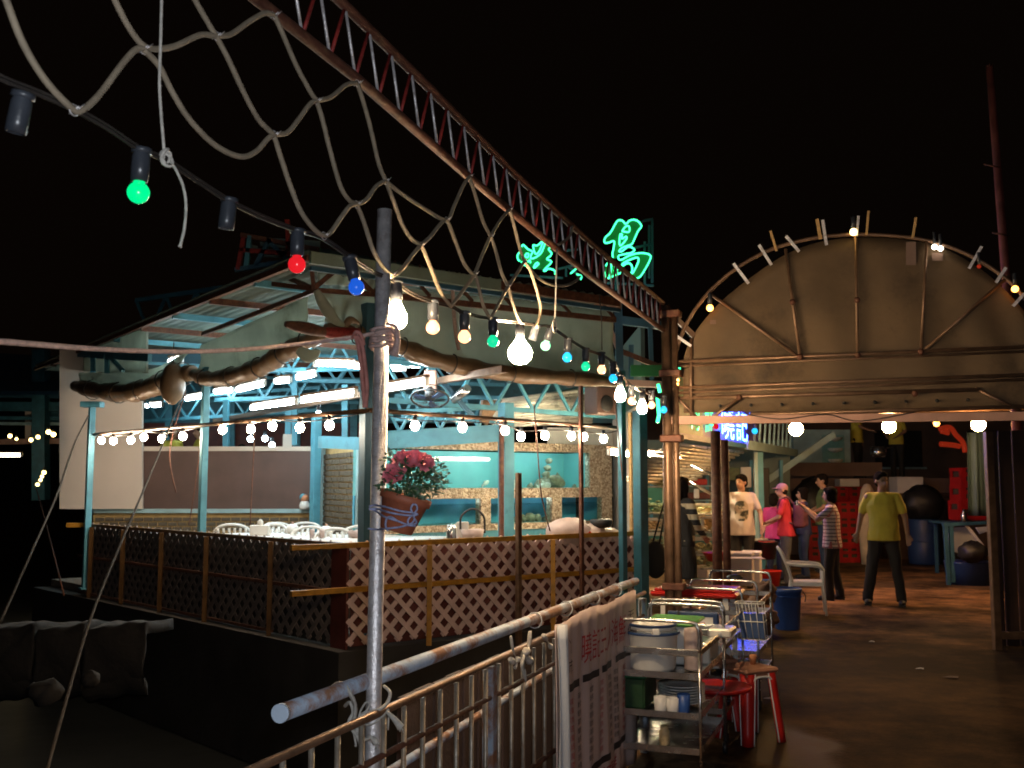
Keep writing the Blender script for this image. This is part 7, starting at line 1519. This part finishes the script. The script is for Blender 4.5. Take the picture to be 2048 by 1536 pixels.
def person(label, p, facing, H, shirt, pants, arms=(None, None), feet=(None, None), sleeve='short', hair='short', skin=SKIN, turn=0.0, legs='trousers', lean=0.0, wide=1.0, hem=.84, group=None, extras=None, neck=None):
    """arms: ((elbow),(hand)) in local metres at 1.75 m, x right, y forward; built at 1.75 m and scaled"""
    t = thing('person', label, 'person', p, group); f = Vector((facing[0], facing[1], 0)).normalized(); rz = math.atan2(-f.x, f.y); k = H / 1.75
    t.rotation_euler = (0, 0, rz); t.scale = (k, k, k)
    L = V(0, lean, 0)
    arms = [a or (V(s * .245, -.03, 1.14), V(s * .25, .05, .86)) for a, s in zip(arms, (-1, 1))]; arms = [(Vector(e), Vector(h)) for e, h in arms]
    feet = [Vector(q) if q else V(s * .10, 0, 0) for q, s in zip(feet, (-1, 1))]
    sh = [V(s * .163 * wide, 0, 1.412) + L for s in (-1, 1)]; hip = [V(s * .09, 0, .92) for s in (-1, 1)]
    hc = V(0, .025, 1.615) + L * 1.25; rot = Matrix.Rotation(turn, 3, 'Z'); hx = (rot @ V(1, 0, 0), rot @ V(0, 1, 0), Z)
    hp = lambda x, y, z: hc + hx[0] * x + hx[1] * y + Z * z
    m = MB()
    m.ball(V(0, 0, 1.27) + L * .7, (.155 * wide, .105, .19), 14, 10); m.ball(V(0, .01, 1.06) + L * .3, (.14 * wide, .10, .18), 14, 10); m.ball(V(0, 0, .93), (.16 * wide, .115, .13), 14, 10)
    m.cone(V(0, -.005, 1.40) + L, V(0, .012, 1.55) + L * 1.15, .060, .052)
    m.ball(hp(0, -.012, .03), (.076, .094, .095), 16, 12, hx); m.ball(hp(0, .022, -.045), (.058, .066, .068), 14, 10, hx); m.cone(hp(0, .085, .0), hp(0, .103, -.025), .011, .017, 8, 3)
    m.ball(hp(0, .078, -.062), (.024, .012, .010), 8, 6, hx)
    for s_ in (-1, 1): m.ball(hp(s_ * .079, -.01, -.005), (.012, .02, .032), 8, 6, hx)
    for (e_, h_), s0, s_ in zip(arms, sh, (-1, 1)):
        m.cone(s0, e_, .050 * wide, .040); d = (h_ - e_); w_ = e_ + d * .86; m.cone(e_, w_, .039, .027)
        dn = d.normalized(); x_, y_, _ = frame(dn, V(s_ * .9, .2, .3)); pc = w_ + dn * .045; m.ball(pc, (.020, .036, .052), 10, 8, (x_, y_, dn))
        for q in range(4):
            o_ = y_ * (-.027 + .018 * q); l_ = (.062, .072, .068, .052)[q]; a_ = pc + dn * .035 + o_; b_ = a_ + dn * l_ * .55 + x_ * .004; c_ = b_ + dn * l_ * .4 + x_ * .016 * -s_
            m.cone(a_, b_, .0105, .0095, 7, 2); m.cone(b_, c_, .0095, .008, 7, 2)
        a_ = w_ + dn * .02 + y_ * .026; b_ = a_ + dn * .035 + y_ * .026; m.cone(a_, b_, .013, .011, 7, 2); m.cone(b_, b_ + dn * .028 + y_ * .004, .011, .009, 7, 2)
    knee = []
    for h_, ft in zip(hip, feet):
        kn = h_.lerp(ft + V(0, 0, .08), .52) + V(0, .025, 0); knee.append(kn); m.cone(h_, kn, .088 * wide, .056); m.cone(kn, ft + V(0, -.01, .07), .056, .037); m.cone(ft + V(0, -.03, .04), ft + V(0, .11, .03), .036, .03)
    remeshed(m, 'body', skin, t, .0105, 3)
    m = MB()
    for s_ in (-1, 1): m.ball(hp(s_ * .031, .079, .012), (.013, .006, .007), 8, 6, hx)
    m.build('eyes', DARK, None).parent = t
    # clothes
    if shirt:
        m = MB(); g = .016
        m.ecyl([(V(0, .0, hem), .188 * wide + g * .4, .156), (V(0, .005, hem + .12) + L * .2, .176 * wide + g * .5, .142), (V(0, .005, 1.14) + L * .5, .158 * wide + g * .6, .125), (V(0, .005, 1.30) + L * .8, .172 * wide + g, .125), (V(0, 0, 1.42) + L, .150 * wide, .095), (V(0, 0, 1.475) + L, .070, .068)], 20)
        for (e_, h_), s0 in zip(arms, sh):
            m.cone(V(0, 0, 1.405) + L, s0, .070, .058)
            if sleeve == 'short': m.cone(s0, s0.lerp(e_, .72), .058, .056)
            elif sleeve == 'long': m.cone(s0, e_, .058, .052); m.cone(e_, e_.lerp(h_, .84), .054, .040)
        o = remeshed(m, 'shirt', shirt, t, .014, 3)
    if legs == 'skirt':
        m = MB(); m.ecyl([(V(0, 0, .42), .23, .18), (V(0, 0, .7), .20, .155), (V(0, 0, .95), .165, .125), (V(0, 0, 1.02), .150, .115)], 20); remeshed(m, 'skirt', pants, t, .014, 3)
    else:
        m = MB(); m.ecyl([(V(0, 0, .82), .165 * wide, .125), (V(0, 0, .92), .172 * wide, .130), (V(0, 0, 1.02), .155 * wide, .118)], 20)
        for h_, kn, ft in zip(hip, knee, feet):
            m.cone(h_ - V(0, 0, .02), kn, .100 * wide, .074)
            if legs == 'trousers': m.cone(kn, ft + V(0, -.01, .09), .074, .062); m.ecyl([(ft + V(0, -.01, .045), .066, .075), (ft + V(0, -.01, .16), .062, .068)], 14)
        remeshed(m, 'trousers' if legs == 'trousers' else 'shorts', pants, t, .014, 3)
    for ft in feet:
        m = MB(); m.ball(ft + V(0, .045, .038), (.05, .135, .042), 12, 8); m.box(ft + V(0, .045, .012), (.085, .24, .022)); me = m.build('shoe', DARK, None); me.parent = t
    m = MB(); 
    if hair in ('short', 'bob', 'long'):
        m.ball(hp(0, -.022, .047), (.087, .098, .093), 16, 12, hx); m.ball(hp(0, -.055, -.005), (.080, .062, .075), 14, 10, hx); m.ball(hp(0, .045, .095), (.062, .045, .035), 10, 8, hx)
        if hair != 'short':
            for s_ in (-1, 1): m.ball(hp(s_ * .07, -.015, -.02), (.03, .06, .085), 10, 8, hx)
            m.ball(hp(0, -.06, -.04), (.09, .06, .09), 12, 8, hx); m.ball(hp(0, -.03, .05), (.100, .102, .095), 14, 10, hx)
        if hair == 'long': m.cone(hp(0, -.07, -.02), hp(0, -.10, -.30), .085, .05); m.cone(hp(-.05, -.02, -.05), hp(-.08, 0, -.28), .04, .025); m.cone(hp(.05, -.02, -.05), hp(.08, 0, -.28), .04, .025)
        remeshed(m, 'hair', HAIR, t, .010, 2)
    elif hair == 'cap':
        m.ball(hp(0, -.01, .05), (.086, .10, .078), 16, 12, hx); m.ball(hp(0, .10, .035), (.06, .065, .010), 12, 6, hx); remeshed(m, 'cap', mat('faded_pink_cap', (.42, .22, .25), .8), t, .010, 2)
        m = MB(); m.ball(hp(0, -.045, -.02), (.08, .06, .06), 12, 8, hx); remeshed(m, 'hair', HAIR, t, .010, 2)
    if extras: extras(t, hp, arms)
    return t
def held_camera(t, hp, arms):
    c = (arms[0][1] + arms[1][1]) / 2 + V(0, .06, .03); w_ = Matrix.Translation(t.location) @ Matrix.Rotation(t.rotation_euler.z, 4, 'Z') @ Matrix.Scale(t.scale.x, 4)
    q = w_ @ c; m = MB(); fx_ = Matrix.Rotation(t.rotation_euler.z, 3, 'Z'); ax = (fx_ @ V(1, 0, 0), fx_ @ V(0, 1, 0), Z)
    o = thing('compact_camera', 'small camera held up by ' + t['label'], 'camera', q); m.bbox(q, (.12, .03, .075), ax, .008); m.build('body', M['steel'], o); m = MB(); m.tube([q + ax[1] * .015, q + ax[1] * .045], .022, 12); m.build('lens', M['black'], o)
def P_(u, Y, z=0.0):
    p = at(u, 950, Y); return Vector((p.x, p.y, z))
person('man in a yellow green polo shirt and black trousers standing with legs apart', onz(1772, 1210), (-.35, -.94), 1.75, YELLOW, BLACKC, arms=((V(-.27, .02, 1.15), V(-.30, .04, .88)), (V(.28, -.05, 1.15), V(.33, .02, .90))), feet=(V(-.20, .02, 0), V(.22, 0, 0)), skin=SKIN2, turn=.55, wide=1.08)
person('woman in a plaid short sleeved shirt raising a camera', onz(1668, 1200), (-.93, .36), 1.54, PLAID, BLACKC, arms=((V(-.24, .20, 1.24), V(-.10, .44, 1.46)), (V(.24, .20, 1.24), V(.08, .45, 1.46))), hair='bob', wide=1.12, extras=held_camera, hem=.80, feet=(V(-.09, .06, 0), V(.10, -.08, 0)))
def backpack(t, hp, arms):
    m = MB(); m.bbox(V(0, -.22, 1.20), (.30, .20, .44), None, .06, 3); m.bbox(V(0, -.325, 1.12), (.22, .06, .22), None, .025, 2); o = remeshed(m, 'backpack', PACK, t, .014, 4)
    m = MB()
    for s_ in (-1, 1): m.tube(smooth_path([V(s_ * .10, -.13, 1.38), V(s_ * .12, -.02, 1.50), V(s_ * .12, .12, 1.38), V(s_ * .14, .09, 1.15), V(s_ * .14, -.12, 1.05)]), .018, 6)
    q = m.build('strap', PACK, None); q.parent = t
person('person in a red polo shirt and pink cap wearing a dark backpack', P_(1570, 16.2), (-.86, .25), 1.60, RED_S, GREYJ, arms=((V(-.24, .12, 1.16), V(-.16, .34, 1.06)), (V(.25, .10, 1.14), V(.18, .32, 1.02))), hair='cap', extras=backpack, wide=1.08, turn=.1, lean=.03)
person('woman in dark blue jeans photographing behind the red shirt', P_(1605, 17.4), (-.95, .1), 1.52, NAVY, JEANS, arms=((V(-.22, .2, 1.25), V(-.08, .40, 1.52)), (V(.22, .2, 1.25), V(.08, .42, 1.52))), hair='bob', extras=held_camera)
person('man in an olive green shirt behind the women, seen in profile', P_(1646, 18.6), (-.97, .1), 1.76, GREEN_S, JEANS, arms=((V(-.25, .05, 1.15), V(-.2, .26, 1.05)), (V(.25, .05, 1.15), V(.2, .26, 1.05))))
person('young man in a white shirt with a dark printed picture working at the stall', P_(1482, 15.9), (-.25, -.97), 1.73, TEE, BLACKC, arms=((V(-.28, .04, 1.16), V(-.30, .16, .92)), (V(.28, .04, 1.16), V(.32, .16, .92))), turn=-.6, hem=.80, wide=1.05)
def shoulder_bag(t, hp, arms):
    w_ = Matrix.Translation(t.location) @ Matrix.Rotation(t.rotation_euler.z, 4, 'Z'); q = w_ @ V(-.30, -.18, .62); o = thing('shoulder_bag', 'black shoulder bag hanging low at the back of the woman in black', 'bag', q)
    m = MB(); m.ball(q, (.15, .09, .24), 14, 10); m.build('bag', BLACKC, o); m = MB(); m.tube(smooth_path([w_ @ V(-.34, -.2, .8), w_ @ V(-.21, -.05, 1.44), w_ @ V(-.25, -.16, .8)]), .012, 6); m.build('strap', BLACKC, o)
def vest(t, hp, arms):
    m = MB(); m.ecyl([(V(0, 0, .86), .19, .15), (V(0, 0, 1.1), .18, .145), (V(0, 0, 1.32), .165, .14), (V(0, 0, 1.40), .12, .11)], 20); remeshed(m, 'vest', BLACKC, t, .014, 3); shoulder_bag(t, hp, arms)
person('woman in a black dress with cream striped sleeves seen behind the gate post', P_(1362, 13.1), (.82, .57), 1.67, BWSTRIPE, BLACKC, sleeve='long', hair='long', legs='skirt', extras=vest, skin=SKIN2, arms=((V(-.26, -.02, 1.14), V(-.27, .1, .9)), (V(.25, .02, 1.14), V(.22, .2, .95))))
person('child in a magenta top beside the red polo shirt', P_(1546, 17.0), (.4, .9), 1.42, MAG, NAVY, hair='bob')
zp = za - .3
person('staff member in a pale yellow green shirt standing on the platform', P_(1716, 23.8, zp), (.8, -.5), 1.72, YELLOW, BLACKC, arms=(None, (V(.24, .15, 1.2), V(.15, .4, 1.1))), skin=SKIN2)
person('staff member in a yellow shirt bending over the counter on the platform', P_(1796, 23.6, zp), (-.6, -.8), 1.62, YELLOW, BLACKC, arms=((V(-.26, .16, 1.15), V(-.1, .4, 1.0)), (V(.26, .16, 1.15), V(.1, .4, 1.0))), skin=SKIN2, lean=.12)
t = thing('upper_floor', 'raised dining floor behind the brown partition', 'platform', at(400, 930, 19)); m = MB(); zf = at(400, 850, 19).z - 1.72
m.box(V(-4.35, 19.6, zf / 2), (3.7, 4.6, zf)); m.build('floor', M['deck'], t)
t = thing('hall_back_wall', 'brown back wall of the hall with dim turquoise frames', 'wall', at(430, 900, 22.9)); rect('wall', M['maroon'], t, 284, 846, 760, 940, 22.9); rect('upper_wall', M['turqdark'], t, 284, 760, 1240, 846, 23.0)
for u in (330, 455, 586, 700): rect('upright', M['turq'], t, u, 800, u + 14, 930, 22.8)
for lab, a_, b_, h_ in (('turquoise truss in front of the hall back wall left of the corner post', at(300, 800, 21.5), at(720, 806, 21.5), .5), ('turquoise truss high in the hall behind the level fluorescent lamps', at(560, 760, 17), at(1010, 770, 17), .42), ('turquoise truss beside the fan under the roof', at(790, 838, 15.5), at(1000, 842, 15.5), .35)):
    truss(lab, a_, b_, h_, 6, M['turq'], .06)
for lab, u, v0, v1, Y in (('turquoise hanger post in the hall left of the corner post', 690, 770, 900, 15.8), ('turquoise hanger post in the hall beside the slim post', 452, 800, 900, 17.6), ('turquoise hanger post in the hall under the nearer roll', 590, 745, 890, 17.2)):
    m = MB(); m.beam(at(u, v1, Y), at(u, v0, Y), .09, .09); tag(m.build('hanger_post', M['turq'], loc=at(u, v1, Y)), lab, 'post')
person('guest in a yellow green shirt above the partition left of the slim post', P_(342, 18.8, zf), (.7, -.6), 1.70, YELLOW, BLACKC)
person('guest in a yellow green shirt above the partition beside the slim post', P_(398, 18.6, zf), (-.8, -.5), 1.70, YELLOW, BLACKC)
person('seated looking guest in grey above the partition near the three small lamps', P_(482, 18.6, zf - .25), (.2, -1), 1.6, mat('grey_shirt', (.22, .24, .26), .8), BLACKC)
person('guest in a pale shirt above the partition right of the small lamps', P_(524, 18.5, zf - .35), (-.3, -1), 1.6, mat('pale_shirt', (.45, .47, .42), .8), BLACKC)
t = thing('notice_paper', 'pale paper notice on a turquoise upright above the partition', 'notice', at(575, 880, 18)); m = MB(); c = at(575, 882, 18); m.box(c, (.16, .006, .24)); m.build('paper', M['cream'], t); m = MB(); m.box(c + V(0, .02, .1), (.1, .02, .9)); m.build('upright', M['turq'], t)
print('OBJ', len(bpy.data.objects), 'TRIS', sum(len(p.vertices) - 2 for me in bpy.data.meshes for p in me.polygons))
